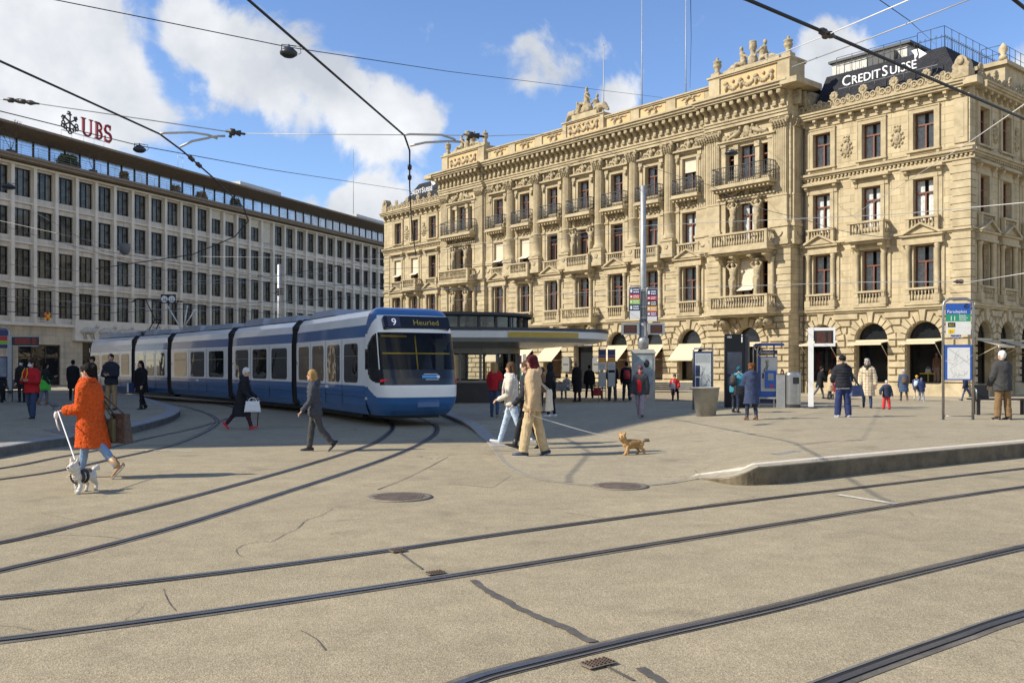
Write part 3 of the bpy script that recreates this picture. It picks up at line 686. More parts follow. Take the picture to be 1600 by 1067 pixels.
def capital(mb,w,d,z,y0):
    mb.taper(-w*.8,w*.8,y0-d*.8,y0+.1,z,z+.75,-w*.3,-.12,1); mb.box(-w*1.25,w*1.25,y0-d*1.3,y0+.1,z+.82,z+.98,1); mb.box(-w,w,y0-d,y0+.1,z-.06,z+.02,1)
    n=max(4,int(w*10))
    for row,zz,rr in ((0,.16,.14),(1,.42,.13)):
        for k in range(n):
            x=-w*.98+2*w*.98*(k+(.5 if row else .5))/n; b_=w*.62/n; o_=.03+.05*row
            mb.tube([(x,y0-d-.0-o_,z+zz-.16),(x,y0-d-.05-o_,z+zz),(x,y0-d-.13-o_,z+zz+.13),(x,y0-d-.17-o_,z+zz+.08)],[(b_,.05),(b_*1.2,.05),(b_,.04),(b_*.5,.03)],6,1)
    for s in (-1,1): mb.torus((s*w*1.1,y0-d*1.15,z+.7),.11,.06,'y',8,5,1); mb.ell((s*w*1.1,y0-d*1.15,z+.7),.08,.12,.08,6,1)
    mb.ell((0,y0-d*1.25,z+.8),.12,.1,.14,6,1)
capital(cb,.42,.36,17.15,-.1)
COLM=cb.mesh('column',[STONE,STONE2])
for d in (-8.87,-5.4,-1.84,1.84,5.4,8.87): inst('column',COLM,bank,(MID+d,-PC-.02,0))
pb=MB(LZM)
pb.box(-.72,.72,-.3,.1,9.45,9.75); pb.box(-.64,.64,-.24,.1,9.75,10.6); pb.box(-.72,.72,-.32,.1,10.6,10.78); pb.box(-.6,.6,-.22,.1,10.78,11.0); pb.box(-.54,.54,-.16,.1,11.0,12.6); pb.box(-.58,.58,-.2,.1,12.6,12.72)
pb.torus((0,-.27,10.25),.27,.05,'y',10,5,1,180,360)
for k in range(7): pb.box(-.52+k*.152,-.52+k*.152+.10,-.17,.1,12.72,17.15)
pb.box(-.52,.53,-.11,.1,12.72,17.15)
capital(pb,.54,.15,17.15,0)
PILM=pb.mesh('pilaster',[STONE,STONE2])
for u,p in ((U0+.7,PP),(U0+5.95,PP),(U1-5.95,PP),(U1-.7,PP),(U0+7.0,PC),(U1-7.0,PC)): inst('pilaster',PILM,bank,(u,-p-.03,0))
inst('pilaster',PILM,bank,(U1,-.42,0),rz=R(90)); 
# quoins on corners and lower pavilion piers
def quoin(xf,u0,u1,p,z0,z1,k0=0):
    mb=MB(xf); z=z0;k=k0
    while z<z1-.2:
        a,b=(u0,u1) if k%2 else (u0+.14,u1)
        mb.box(a,b,p-.05,p+.07,z+.015,min(z+.42,z1)-.015); z+=.43;k+=1
    mb.build('quoin_strip',STONE,bank)
for a,b in ((5.35,9.2),(9.5,13.2)):
    quoin(FR,59.1,60.27,0,a,b); quoin(FR,0,1.1,0,a,b); quoin(SD,0.0,1.0,0,a,b,1)
for c in PAV:
    for q in (-1,1): quoin(FR,c+q*2.75-.55,c+q*2.75+.55,PP,5.4,9.2)
for d in (-8.87,-5.4,-1.84,1.84,5.4,8.87): quoin(FR,MID+d-.6,MID+d+.6,PC,5.4,9.2)
qm=MB(FR); qm.box(59.35,60.1,-.05,.08,14.2,16.7); qm.box(59.55,59.9,.0801,.1,14.5,16.4); qm.build('corner_panel',STONE,bank)
# ---- windows
WFR=mat('red brown window frame',(.165,.050,.026),.55,0,.2); CURT=mat('white curtain',(.85,.85,.83),.9,0,.25,6); ROOM=mat('dim room',(.022,.02,.018),.95,0,.3); BLIND=mat('beige blind',(.66,.57,.44),.85,0,.08)
def win_meshes(w,h,tr=.68,mull=True):
    f=MB(); b=.07
    for x0,x1,z0,z1 in ((-w/2,-w/2+b,0,h),(w/2-b,w/2,0,h),(-w/2+b,w/2-b,0,b),(-w/2+b,w/2-b,h-b,h),(-w/2+b,w/2-b,h*tr-.04,h*tr+.05)): f.box(x0,x1,-.06,.02,z0,z1)
    if mull: f.box(-.045,.045,-.062,.02,b,h*tr-.04)
    g=MB(); q=w/2-b*.5; g.add([(-q,-.01,b*.5),(q,-.01,b*.5),(q,-.01,h-b*.5),(-q,-.01,h-b*.5)],[(0,1,2,3)])
    c=MB(); 
    for s in (-1,1):
        n=8; xs=[s*(w/2-.03-(w*.38)*k/n) for k in range(n+1)]
        vs=[];
        for k,x in enumerate(xs): y=.07+.02*math.sin(k*1.9); vs+=[(x,y,.05),(x,y,h-.05)]
        c.add(vs,[(2*k,2*k+1,2*k+3,2*k+2) for k in range(n)],0,True)
    r=MB(); r.add([(-w/2,.0,0),(w/2,.0,0),(w/2,.9,0),(-w/2,.9,0),(-w/2,.0,h),(w/2,.0,h),(w/2,.9,h),(-w/2,.9,h)],[(0,1,2,3),(4,5,6,7),(1,2,6,5),(2,3,7,6),(3,0,4,7)])
    return f.mesh('window',WFR),g.mesh('pane',GLASS),c.mesh('curtain',CURT),r.mesh('room',ROOM)
WM={}
def window(w,h,pos,rz,sur=None,blind=0,curtain=True,z0=0):
    k=(w,round(h,2))
    if k not in WM: WM[k]=win_meshes(w,h,mull=w>.8)
    f,g,c,r=WM[k]; o=inst('window',f,bank,pos,rz); inst('pane',g,o); inst('room',r,o)
    if curtain and w>.8: inst('curtain',c,o)
    if sur: inst('surround',sur,o,(0,-.3,0))
    if blind==1: MB().box(-w/2+.02,w/2-.02,-.2,-.18,h*.55,h).build('blind',BLIND,o)
    if blind==2: b=MB(); b.box(-w/2+.02,w/2-.02,-.22,-.20,h*.42,h); b.add([(-w/2,-.21,h*.42),(w/2,-.21,h*.42),(w/2,-.75,h*.30),(-w/2,-.75,h*.30)],[(0,1,2,3)]); b.build('awning_blind',BLIND,o)
    return o
# surrounds; y=0 is the wall face, -y outward, z from the window bottom
def sur1(pediment):
    m=MB(); h=2.85
    for s in (-1,1):
        m.box(s*.86-.19,s*.86+.19,-.34,.02,-.45,-.02); m.lathe(s*.86,-.17,[(.17,-.02),(.17,.06),(.135,.12),(.13,1.2),(.115,2.55),(.15,2.62),(.13,2.66),(.18,2.8),(.18,2.88)],10)
        m.box(s*1.12-.1,s*1.12+.1,-.08,.02,-.02,2.9); m.box(s*.64-.05,s*.64+.05,-.06,.02,0,h)
    m.box(-1.22,1.22,-.36,.02,2.9,3.06); m.box(-1.18,1.18,-.30,.02,3.06,3.36); m.box(-1.28,1.28,-.46,.02,3.36,3.47)
    if pediment:
        m.add([(-1.34,-.5,3.47),(1.34,-.5,3.47),(0,-.5,4.14),(-1.34,.0,3.47),(1.34,.0,3.47),(0,.0,4.14)],[(1,2,5,4),(2,0,3,5),(0,1,4,3)])
        m.add([(-1.1,-.30,3.47),(1.1,-.30,3.47),(0,-.30,4.02)],[(0,1,2)])
        for s in (-1,1): m.prism([(s*1.34,3.48),(0,4.15),(0,4.03),(s*1.06,3.48)],'y',-.5,-.28)
    return m.mesh('surround',STONE)
def sur2():
    m=MB(); h=2.45
    for s in (-1,1):
        m.box(s*.72-.12,s*.72+.12,-.10,.02,-.5,h+.12); m.box(s*.98-.11,s*.98+.11,-.06,.02,-.5,h+.2)
        m.prism([(-.04,h+.55),(-.36,h+.55),(-.34,h+.4),(-.14,h+.25),(-.14,h+.05),(-.04,h)],'x',s*.98-.1,s*.98+.1)
    m.box(-.84,.84,-.12,.02,h+.02,h+.26); m.box(-1.12,1.12,-.08,.02,h+.26,h+.55); m.box(-1.24,1.24,-.44,.02,h+.55,h+.64); m.box(-1.2,1.2,-.36,.02,h+.64,h+.74)
    return m.mesh('surround',STONE)
def sur3():
    m=MB(); h=2.15
    for s in (-1,1): m.box(s*.74-.13,s*.74+.13,-.09,.02,-.12,h+.1); m.box(s*.9-.04,s*.9+.04,-.12,.02,-.12,h+.28); m.box(s*.85-.09,s*.85+.09,-.12,.02,-.3,-.12)
    m.box(-.87,.87,-.1,.02,h,h+.24); m.box(-.96,.96,-.14,.02,h+.24,h+.32); m.box(-1.0,1.0,-.2,.02,-.12,0)
    return m.mesh('surround',STONE)
def reliefs(m,w,h,y,z,n,seed,mi=1):
    r=random.Random(seed)
    for i in range(n):
        x=r.uniform(0,w/2); zz=r.uniform(0,1)*h*(1-.7*x/(w/2)); s=r.uniform(.06,.12)
        for sg in (-1,1): m.ell((sg*x,y,z+zz),s*1.3,.09,s,5,mi)
    for sg in (-1,1): m.torus((sg*w*.28,y,z+h*.3),h*.2,.05,'y',8,5,mi); m.torus((sg*w*.42,y,z+h*.18),h*.13,.045,'y',7,4,mi)
    m.ell((0,y-.03,z+h*.5),h*.28,.14,h*.42,8,mi); m.ell((0,y-.04,z+h*1.0),h*.2,.12,h*.2,6,mi)
def sur2c():      # centre block, under an iron balcony
    m=MB(); h=2.45
    for s in (-1,1):
        m.box(s*.72-.1,s*.72+.1,-.12,.02,-.4,h+.1); m.box(s*1.02-.15,s*1.02+.15,-.16,.02,-.4,h+1.0); m.box(s*1.02-.19,s*1.02+.19,-.24,.02,h+.1,h+.22)
        m.prism([(-.05,h+1.2),(-.55,h+1.2),(-.5,h+1.0),(-.25,h+.85),(-.2,h+.5),(-.05,h+.4)],'x',s*1.02-.13,s*1.02+.13)
    m.box(-.86,.86,-.14,.02,h+.04,h+.24); m.box(-.86,.86,-.05,.02,h+.24,h+1.2)
    reliefs(m,1.6,.7,-.08,h+.34,16,3)
    return m.mesh('surround',[STONE,STONE2])
def sur3c():
    m=MB(); h=2.15
    for s in (-1,1):
        m.box(s*.72-.1,s*.72+.1,-.12,.02,-.1,h+.05); m.box(s*1.0-.14,s*1.0+.14,-.16,.02,-.1,h+.1); m.box(s*1.0-.18,s*1.0+.18,-.26,.02,h+.1,h+.36); m.ell((s*1.0,-.24,h-.1),.13,.1,.2,6,1)
        m.box(s*1.02-.08,s*1.02+.08,-.2,.02,h+.62,h+1.2,1)
    m.box(-.86,.86,-.13,.02,h+.02,h+.18); m.box(-1.2,1.2,-.2,.02,h+.36,h+.5); m.box(-1.28,1.28,-.4,.02,h+.5,h+.62)
    reliefs(m,2.1,.66,-.12,h+.64,18,5)
    return m.mesh('surround',[STONE,STONE2])
S1P,S1F,S2,S3,S2C,S3C=sur1(True),sur1(False),sur2(),sur3(),sur2c(),sur3c()
DEP=.3
pick=random.Random(3)
def stack(u,p,i,centre,tr):
    pos=lambda z:tr(u,p-DEP,z)[0]; rz=tr(u,p,0)[1]
    b=pick.random()
    window(1.2,L1[1]-L1[0],pos(L1[0]),rz,S1P if i%2==0 else S1F,0)
    window(1.2,L2[1]-L2[0],pos(L2[0]),rz,S2C if centre else S2,2 if centre and u<MID-5 or (u<6 and tr is TF) else 0)
    window(1.2,L3[1]-L3[0],pos(L3[0]),rz,S3C if centre else S3,1 if abs(u-BAY[6])<.1 else 0)
TF=lambda u,p,z:((u,-p,z),0); TS=lambda t,p,z:((60.2+p,t,z),R(90))
for k,u in enumerate(LW): stack(u,0,k,False,TF)
for k,u in enumerate(RW): stack(u,0,k,False,TF)
for k,u in enumerate(BAY): stack(u,PC,k,True,TF)
for k,u in enumerate(SW): stack(u,0,0,False,TS)
# coats of arms between the top windows of the wings
def arms(xf,u,p,z):
    m=MB(xf)
    m.ell((u,p,z),.3,.1,.38,8); m.ell((u,p+.06,z+.05),.18,.1,.22,7); m.ell((u,p+.02,z+.55),.24,.09,.12,6)
    for a in range(0,360,36): m.ell((u+.36*math.cos(R(a)),p,z+.48*math.sin(R(a))),.1,.08,.1,5)
    for q in (-1,0,1): m.ell((u+q*.16,p,z+.72),.07,.07,.09,5)
    m.build('coat_of_arms',STONE2,bank)
for A,xf in ((LW,FR),(RW,FR),(SW,SD)):
    for a,b in zip(A,A[1:]): arms(xf,(a+b)/2,.02,15.1)
# ---- balustrades and balconies
def balust(m,u0,u1,p,z0,z1,th=.2):
    m.box(u0,u1,p-th,p,z0,z0+.14); m.box(u0-.03,u1+.03,p-th-.03,p+.03,z1-.12,z1)
    for u in (u0,u1): 
        s=1 if u==u0 else -1; m.box(min(u,u+s*.2),max(u,u+s*.2),p-th+.005,p-.005,z0+.14,z1-.12)
    n=max(3,round((u1-u0-.5)/.2)); h=z1-.12-z0-.14
    for k in range(n):
        u=u0+.25+(u1-u0-.5)*(k+.5)/n; z=z0+.14
        m.lathe(u,p-th/2,[(.06,z),(.075,z+h*.3),(.03,z+h*.62),(.055,z+h*.86),(.05,z+h)],7)
def flush_bal(u,xf,p,z0,z1):
    m=MB(xf); balust(m,u-.95,u+.95,p+.32,z0,z1); m.box(u-1.05,u+1.05,p-.02,p+.34,z0-.12,z0); m.build('balustrade',STONE,bank)
def balcony(u,xf,p,hw,d,zs,zr,cons,wide=0):
    m=MB(xf); m.box(u-hw,u+hw,p,p+d,zs-.16,zs); m.box(u-hw-.08,u+hw+.08,p,p+d+.08,zs-.28,zs-.16); m.box(u-hw+.1,u+hw-.1,p,p+d-.1,zs-.42,zs-.28)
    balust(m,u-hw,u+hw,p+d,zs,zr)
    for s in (-1,1):
        m.box(u+s*hw-(.2 if s>0 else 0),u+s*hw+(0 if s>0 else .2),p,p+d-.2,zs,zs+.14); m.box(u+s*hw-(.2 if s>0 else 0),u+s*hw+(0 if s>0 else .2),p,p+d-.2,zr-.12,zr)
        n=int((d-.2)/.22)
        for k in range(n): m.lathe(u+s*(hw-.1),p+.1+(d-.3)*(k+.5)/n,[(.06,zs+.14),(.075,zs+.35),(.03,zs+.5),(.05,zr-.12)],6)
    for c in cons: m.prism([(p,zs-.42),(p+d*.8,zs-.42),(p+d*.78,zs-.6),(p+d*.45,zs-.72),(p+d*.3,zs-.95),(p,zs-1.05)],'x',u+c-.15,u+c+.15)
    return m.build('balcony',STONE,bank)
def iron_bal(u,xf,p,hw,d,zs,zr):
    m=MB(xf); m.box(u-hw,u+hw,p,p+d,zs-.14,zs); m.box(u-hw-.07,u+hw+.07,p,p+d+.07,zs-.25,zs-.14); m.box(u-hw+.1,u+hw-.1,p,p+d-.1,zs-.36,zs-.25)
    n=int(hw*2/.3)
    for k in range(n): x=u-hw+.15+(2*hw-.3)*k/(n-1); m.box(x-.06,x+.06,p,p+d-.05,zs-.46,zs-.36)
    b=m.build('iron_balcony',STONE,bank); r=MB(xf); q=p+d-.06
    segs=[((u-hw+.05,q),(u+hw-.05,q)),((u-hw+.05,p+.05),(u-hw+.05,q)),((u+hw-.05,p+.05),(u+hw-.05,q))]
    for (a,b_) in segs:
        Ln=math.hypot(b_[0]-a[0],b_[1]-a[1])
        for z,rr in ((zs+.06,.018),(zs+.82,.018),(zr,.032)): r.tube([(a[0],a[1],z),(b_[0],b_[1],z)],rr,5)
        n=max(2,round(Ln/.16))
        for k in range(n+1):
            x,y=a[0]+(b_[0]-a[0])*k/n,a[1]+(b_[1]-a[1])*k/n
            r.tube([(x,y,zs),(x,y,zr)],.014 if k%max(1,n//2) else .032,4)
            if k<n:
                x2,y2=a[0]+(b_[0]-a[0])*(k+.5)/n,a[1]+(b_[1]-a[1])*(k+.5)/n
                ax='y' if abs(b_[0]-a[0])>abs(b_[1]-a[1]) else 'x'
                for zz,rad in ((zs+.24,.09),(zs+.46,.075),(zs+.66,.085)): r.torus((x2,y2,zz),rad,.014,ax,8,4)
    ro=r.build('railing',IRON,b); return b
for i,u in enumerate(LW+RW):
    flush_bal(u,FR,0,5.32,6.2)
    if i%3==1: balcony(u,FR,0,1.15,.85,9.45,10.35,(-.86,.86))
    else: flush_bal(u,FR,0,9.45,10.3)
for u in SW: flush_bal(u,SD,0,5.32,6.2); flush_bal(u,SD,0,9.45,10.3)
for i,u in enumerate(BAY):
    if i==3: balcony(u,FR,PC,1.7,1.0,5.32,6.25,(-1.3,1.3)); balcony(u,FR,PC,1.3,.9,9.45,10.4,(-.9,.9)); iron_bal(u,FR,PC,1.35,.85,13.75,14.85)
    else:
        flush_bal(u,FR,PC,5.32,6.25)
        if i%2: balcony(u,FR,PC,1.2,.85,9.45,10.4,(-.86,.86))
        else: flush_bal(u,FR,PC,9.45,10.35)
        iron_bal(u,FR,PC,1.15,.72,13.75,14.85)
# ---- caryatids
def caryatid():
    m=MB(); 
    m.rings([(0,0,0,.24,.2),(0,0,.1,.26,.22),(.02,0,.5,.22,.18),(-.03,0,1.0,.27,.2),(-.04,0,1.25,.28,.2),(0,0,1.5,.19,.15),(.03,0,1.8,.26,.19),(.03,0,2.0,.25,.16),(.02,0,2.1,.1,.09)],12)
    m.ell((.02,-.03,2.28),.13,.15,.17,8); m.box(-.26,.26,-.24,.24,2.44,2.58)
    for s in (-1,1): m.tube([(s*.24,0,1.98),(s*.42,-.05,2.2),(s*.18,-.02,2.42)],[.09,.075,.06],7,round_=True)
    m.tube([(.12,-.16,.2),(.14,-.22,.7),(.1,-.14,1.15)],[.1,.13,.1],7,round_=True)
    m.box(-.3,.3,-.26,.26,-.2,.02)
    return m
CR=[]
for c in PAV:
    for s in (-1,1):
        for z,sc2 in ((6.15,1.0),(10.3,.95)): CR.append((c+s*.95,PP+.35,z,sc2))
for s in (-1,1): CR.append((MID+s*.98,PC+.3,10.3,.92))
for k,(u,p,z,s2) in enumerate(CR):
    o=soft(caryatid(),'caryatid',STONE2,bank,.035,2,(u,-p,z),0,disp=.05,dscale=.12); o.scale=(s2,s2,s2)
# ---- pavilion triple windows
for c in PAV:
    for z0,z1 in (L1,L2,L3):
        window(1.2,z1-z0,(c,-(PP-DEP),z0),0,None,2 if (z0==L1[0] and c>30) else 0)
        for s in (-1,1): window(.6,z1-z0-.1,(c+s*1.35,-(PP-DEP),z0),0,None)
    m=MB(FR)
    for z0,z1 in (L1,L2,L3):
        for s in (-1,1):
            m.box(c+s*1.84-.17,c+s*1.84+.17,PP-.02,PP+.16,z0-.4,z1+.1); m.box(c+s*1.84-.21,c+s*1.84+.21,PP-.02,PP+.22,z1+.1,z1+.24)
            m.box(c+s*.83-.16,c+s*.83+.16,PP-.02,PP+.12,z0-.4,z1+.1); m.box(c+s*.83-.2,c+s*.83+.2,PP-.02,PP+.2,z1-.25,z1+.1)
            m.lathe(c+s*2.05,PP+.2,[(.15,z0-.1),(.13,z0+.1),(.115,z1-.2),(.16,z1-.05),(.17,z1+.08)],9) if z0==L1[0] else None
        m.box(c-2.2,c+2.2,PP-.02,PP+.22,z1+.24,z1+.36); m.box(c-2.28,c+2.28,PP-.02,PP+.34,z1+.36,z1+.46)
    rr=random.Random(9)
    for z,h in ((L3[1]+.48,.74),(L2[1]+.48,.6)):
        rl=MB(FR)
        for i in range(46):
            x=rr.uniform(-1.9,1.9); rl.ell((c+x,PP+.07,z+rr.uniform(0,1)*h*(1-.5*abs(x)/1.9)),rr.uniform(.08,.18),.12,rr.uniform(.08,.16),6)
        rl.ell((c,PP+.1,z+h*.6),.3,.15,.42,8)
        for s in (-1,1): rl.tube([(c+s*.5,PP+.12,z+h*.7),(c+s*.9,PP+.14,z+h*.4),(c+s*1.5,PP+.1,z+.1)],[.14,.16,.08],6); rl.ell((c+s*.5,PP+.15,z+h*.95),.12,.12,.14,6)
        rl.build('pediment_relief',STONE2,bank)
    m.build('triple_window_surround',STONE,bank)
    balcony(c,FR,PP,2.25,1.15,9.45,10.45,(-1.85,-.7,.7,1.85)); iron_bal(c,FR,PP,2.3,.95,13.75,14.9); balcony(c,FR,PP,2.3,1.2,5.32,6.3,(-1.7,1.7))
    for s in (-1,1):
        k=MB(FR)
        for q in (-.28,.28): k.ell((c+s*1.7+q,PP+.6,4.5),.22,.5,.24,7); k.torus((c+s*1.7+q,PP+.95,4.42),.13,.08,'x',8,5)
        k.build('carved_bracket',STONE2,bank)
for s in (-1,1):
    k=MB(FR)
    for q in (-.2,.2): k.ell((MID+s*1.3+q,PC+.5,4.5),.18,.45,.24,7); k.torus((MID+s*1.3+q,PC+.8,4.42),.12,.07,'x',8,5)
    k.build('carved_bracket',STONE2,bank)
# drain pipe in the inner corner
MB(FR).tube([(U1+.35,.12,0),(U1+.35,.12,17.2)],.055,7).build('drainpipe',mat('dark copper pipe',(.12,.09,.065),.6,.3),bank)
# ---- shop windows with awnings
SHOPF=mat('bronze shop frame',(.05,.04,.03),.45,.5,.2); AWN=mat('cream awning',(.62,.52,.36),.85,0,.06,5); SHOPIN=mat('dim shop interior',(.045,.04,.036),.9,0,.4,2)
def shop(u,p,tr,door=False,awn=None,lit=None):
    (pos,rz)=tr(u,p-.42,0); z0=-.1 if door else GZ[0]; f=MB(); top=GZ[1]
    w=AR
    arch=[(w*math.cos(math.pi*k/16),top+w*math.sin(math.pi*k/16)) for k in range(17)]
    f.box(-w,w,-.06,.04,top-.1,top+.05); f.box(-w,-w+.07,-.06,.04,z0,top-.1); f.box(w-.07,w,-.06,.04,z0,top-.1); f.box(-w+.07,w-.07,-.06,.04,z0,z0+.08)
    inner=[(x*.93,top+(z-top)*.93) for x,z in arch]
    for k in range(16): f.add([(arch[k][0],-.05,arch[k][1]),(arch[k+1][0],-.05,arch[k+1][1]),(inner[k+1][0],-.05,inner[k+1][1]),(inner[k][0],-.05,inner[k][1])],[(0,1,2,3)])
    o=f.build('shop_window',SHOPF,bank,pos,rz)
    g=MB(); g.add([(-w,0,z0),(w,0,z0),(w,0,top),(-w,0,top)],[(0,1,2,3)]); g.build('pane',GLASS if not door else DGLASS,o)
    g=MB(); g.add([(x,.01,z) for x,z in arch],[tuple(range(17))]); g.build('fanlight',DGLASS,o)
    r=MB(); r.add([(-w,0,z0),(w,0,z0),(w,1.8,z0),(-w,1.8,z0),(-w,0,top+w),(w,0,top+w),(w,1.8,top+w),(-w,1.8,top+w)],[(0,1,2,3),(4,5,6,7),(1,2,6,5),(2,3,7,6),(3,0,4,7)]); r.build('interior',SHOPIN,o)
    if awn:
        d,drop=awn; a=MB(); zt=top-.08; a.add([(-w-.05,-.45,zt),(w+.05,-.45,zt),(w+.05,-.45-d,zt-drop),(-w-.05,-.45-d,zt-drop)],[(0,1,2,3)]); a.box(-w-.05,w+.05,-.5-d,-.45-d,zt-drop-.11,zt-drop+.01); a.box(-w-.08,w+.08,-.46,-.36,zt-.06,zt+.1)
        for s in (-1,1): a.tube([(s*w,-.40,zt-1.0),(s*w,-.45-d,zt-drop)],.018,5)
        a.build('awning',AWN,o)
    if lit: 
        q=MB(); q.box(-w+.15,w-.15,.25,.28,z0+.15,top-.5); q.build('poster',lit,o)
    return o
POSTER=mat('orange brown poster',(.35,.16,.07),.7,0,0,1.1,c2=(.55,.42,.30)); 
for k,u in enumerate(RW): shop(u,0,TF,False,(.85,.12))
for k,u in enumerate(SW): shop(u,0,TS,False,(1.2,.35))
for k,u in enumerate(LW): shop(u,0,TF,False,(.9,.5))
for k,u in enumerate(BAY): shop(u,PC,TF,k==3,None if k==3 else (1.1,1.0),None if k==3 else POSTER)
shop(PAV[0],PP,TF,True); shop(PAV[1],PP,TF,False,(.8,.1))
text('CREDIT SUISSE','door_lettering',mat('white lettering',(.8,.8,.8),.5,0,0),.30,bank,(MID,-(PC+.14),3.28))
MB(FR).box(MID-1.02,MID+1.02,PC+.02,PC+.12,3.18,3.62).build('door_sign',BLACK,bank)
# ---- slate roofs, railings, signs
SLATE=ashlar('dark slate',(.042,.043,.05),(.03,.031,.037),(.018,.018,.02),.3,.16,.012,.3)
rf=MB()
def mansard(m,u0,u1,y0,y1,z0,z1,ins,right=True,left=True):
    a,b=(u0+(ins if left else 0),u1-(ins if right else 0))
    m.add([(u0,y0,z0),(u1,y0,z0),(u1,y1,z0),(u0,y1,z0),(a,y0+ins,z1),(b,y0+ins,z1),(b,y1-ins,z1),(a,y1-ins,z1)],[(0,1,5,4),(1,2,6,5),(2,3,7,6),(3,0,4,7),(4,5,6,7)])
mansard(rf,U1+.3,59.5,.75,13.4,17.7,20.75,1.9,left=False); mansard(rf,.7,U0-.3,.75,13.4,17.7,20.75,1.9,right=False)
rf.add([(U0,.3,19.7),(U1,.3,19.7),(U1,14,21.2),(U0,14,21.2)],[(0,1,2,3)])
rf.build('slate_roof',SLATE,bank)
wr=MB(); wr.box(U1+.4,55.0,3.2,7,20.75,21.7); wr.box(U1+.2,55.3,3.0,7.2,21.7,21.85,1); wr.box(52.6,54.4,2.7,3.2,20.75,21.4,1); wr.build('roof_plant_room',[mat('pale render',(.62,.60,.55),.85,0,.1,2),DARK],bank)
sb=MB(); sb.box(58.5,60.0,5.2,9.5,17.6,19.6); sb.box(58.3,60.2,5,9.7,19.6,19.85); sb.lathe(59.9,5.2,[(.25,19.85),(.25,20.1),(.12,20.2),(.28,20.5),(.2,20.7),(.05,20.9)],9); sb.build('side_attic',STONE,bank)
def railing(m,pts,h,step=.8,fine=0):
    for a,b in zip(pts,pts[1:]):
        a=Vector(a);b=Vector(b);n=max(1,round((b-a).length/step))
        for k in range(n+1): p=a.lerp(b,k/n); m.tube([p,p+Vector((0,0,h))],.022,4)
        for q in (1,.5): m.tube([a+Vector((0,0,h*q)),b+Vector((0,0,h*q))],.018,4)
        if fine:
            n=max(1,round((b-a).length/fine))
            for k in range(n): p=a.lerp(b,(k+.5)/n); m.tube([p,p+Vector((0,0,h*.62))],.014,3); m.tube([p+Vector((-.1,0,h*.45)),p+Vector((0,0,h*.62)),p+Vector((.1,0,h*.45))],.012,3)
for P_,h_,s_,f_ in (([(55.9,2.7,20.75),(57.55,2.7,20.75),(57.55,11.4,20.75)],1.25,1.0,.3),([(50.5,2.7,20.75),(55.9,2.7,20.75)],1.1,1.0,.4),([(8.5,2.7,20.75),(11.3,2.7,20.75)],1.4,.8,.3),([(58.6,5.3,19.85),(59.9,5.3,19.85),(59.9,9.4,19.85)],1.0,.9,0)):
    rl=MB(); railing(rl,P_,h_,s_,f_); rl.build('roof_railing',IRON,bank)
SIGNW=mat('white sign letters',(.85,.85,.85),.4,0,0)
def cs_sign(u,y,z,s,rz=0):
    fr=MB(); fr.box(u-3.6*s,u+3.2*s,y-.02,y+.02,z-.06,z); 
    for q in (-2.8,-1,1,2.8): fr.tube([(u+q*s,y,z),(u+q*s,y+.9,z+.5)],.03,4); fr.tube([(u+q*s,y,z),(u+q*s,y+.1,z-.6)],.03,4)
    o=fr.build('sign_frame',IRON,bank)
    x=u-3.3*s
    for ch,big in (('C',1),('REDIT',0),(' ',0),('S',1),('UISSE',0)):
        sz=.98*s if big else .80*s
        if ch!=' ': text(ch,'sign_lettering',SIGNW,sz,o,(x,y-.06,z+.05),ext=.05,align='LEFT',sx=.96)
        x+={'C':.70,'REDIT':1.80,' ':.36,'S':.53,'UISSE':2.0}[ch]*s
    x=u+1.55*s; zz=z+.62*s; q=.62*s      # two sails
    for P in ([(0,1.0),(.55,1.05),(.66,.45),(.36,0),(.34,.52)],[(.68,1.08),(1.62,.30),(.78,.02),(.84,.5)]): e=MB(); e.prism([(x+a*q,zz+b*q) for a,b in P],'y',y-.1,y-.02); e.build('sign_emblem',SIGNW,o)
cs_sign(55.2,.55,19.1,.92); cs_sign(6.6,.55,19.0,.78)
fp=MB(); 
# flag poles on the roof
for u,h in ((MID+.2,27.6),(MID+4.3,30.2),(MID+8.6,28.9)):
    m=MB(); m.tube([(u,1.2,19.8),(u,1.2,h)],[.05,.03],6); m.ell((u,1.2,h),.07,.07,.07,6); m.build('flag_pole',mat('pale pole paint',(.42,.41,.39),.5,.2),bank)
# floor plate behind the glass and back wall so nothing shines through
bk=MB(); bk.box(.5,59.7,1.6,13.5,-.1,17.1); bk.box(U0+.5,U1-.5,1.4,13.5,17.1,19.6); bk.build('core',mat('core',(.04,.035,.03),.9,0,0),bank)
# display in the last shop window: a dressed mannequin and handbags
def lw(u,p,z): v=lf(u,p,z); return v
# ================================================================ the grey office block on the left
QX,QY=-42.3,85.; UR=math.atan2(.924,.383)
off=thing('office_building','long grey stone office block with a grid of windows and a glazed roof terrace','building',(QX,QY,-.1),UR)
GST=ashlar('grey stone',(.68,.63,.54),(.62,.575,.49),(.42,.385,.33),1.15,.52,.01,.25); GS2=mat('pale limestone fin',(.78,.73,.63),.88,0,0,.7,.2,9,c2=(.60,.555,.475)); GS3=ashlar('warm base stone',(.60,.52,.39),(.48,.42,.33),(.34,.30,.23),.9,.5,.01,.3)
BRN=mat('brown roof soffit',(.21,.165,.12),.7,0,.2); WDK=mat('dark window frame',(.025,.025,.028),.45,.4,.1)
OG=lambda s,p,z:(s,-p,z)
S0,S1=-14.6,66.0; PITCH=2.3; CS_=[-5.39+PITCH*i for i in range(-4,31)]
FZ=[5.55+3.55*k for k in range(4)]
m=MB(OG)
ops=[(c-.93,c+.93,z+.62,z+3.08) for c in CS_ for z in FZ]
us=sorted({S0,S1}|{x for c in CS_ for x in (c-.93,c+.93)})
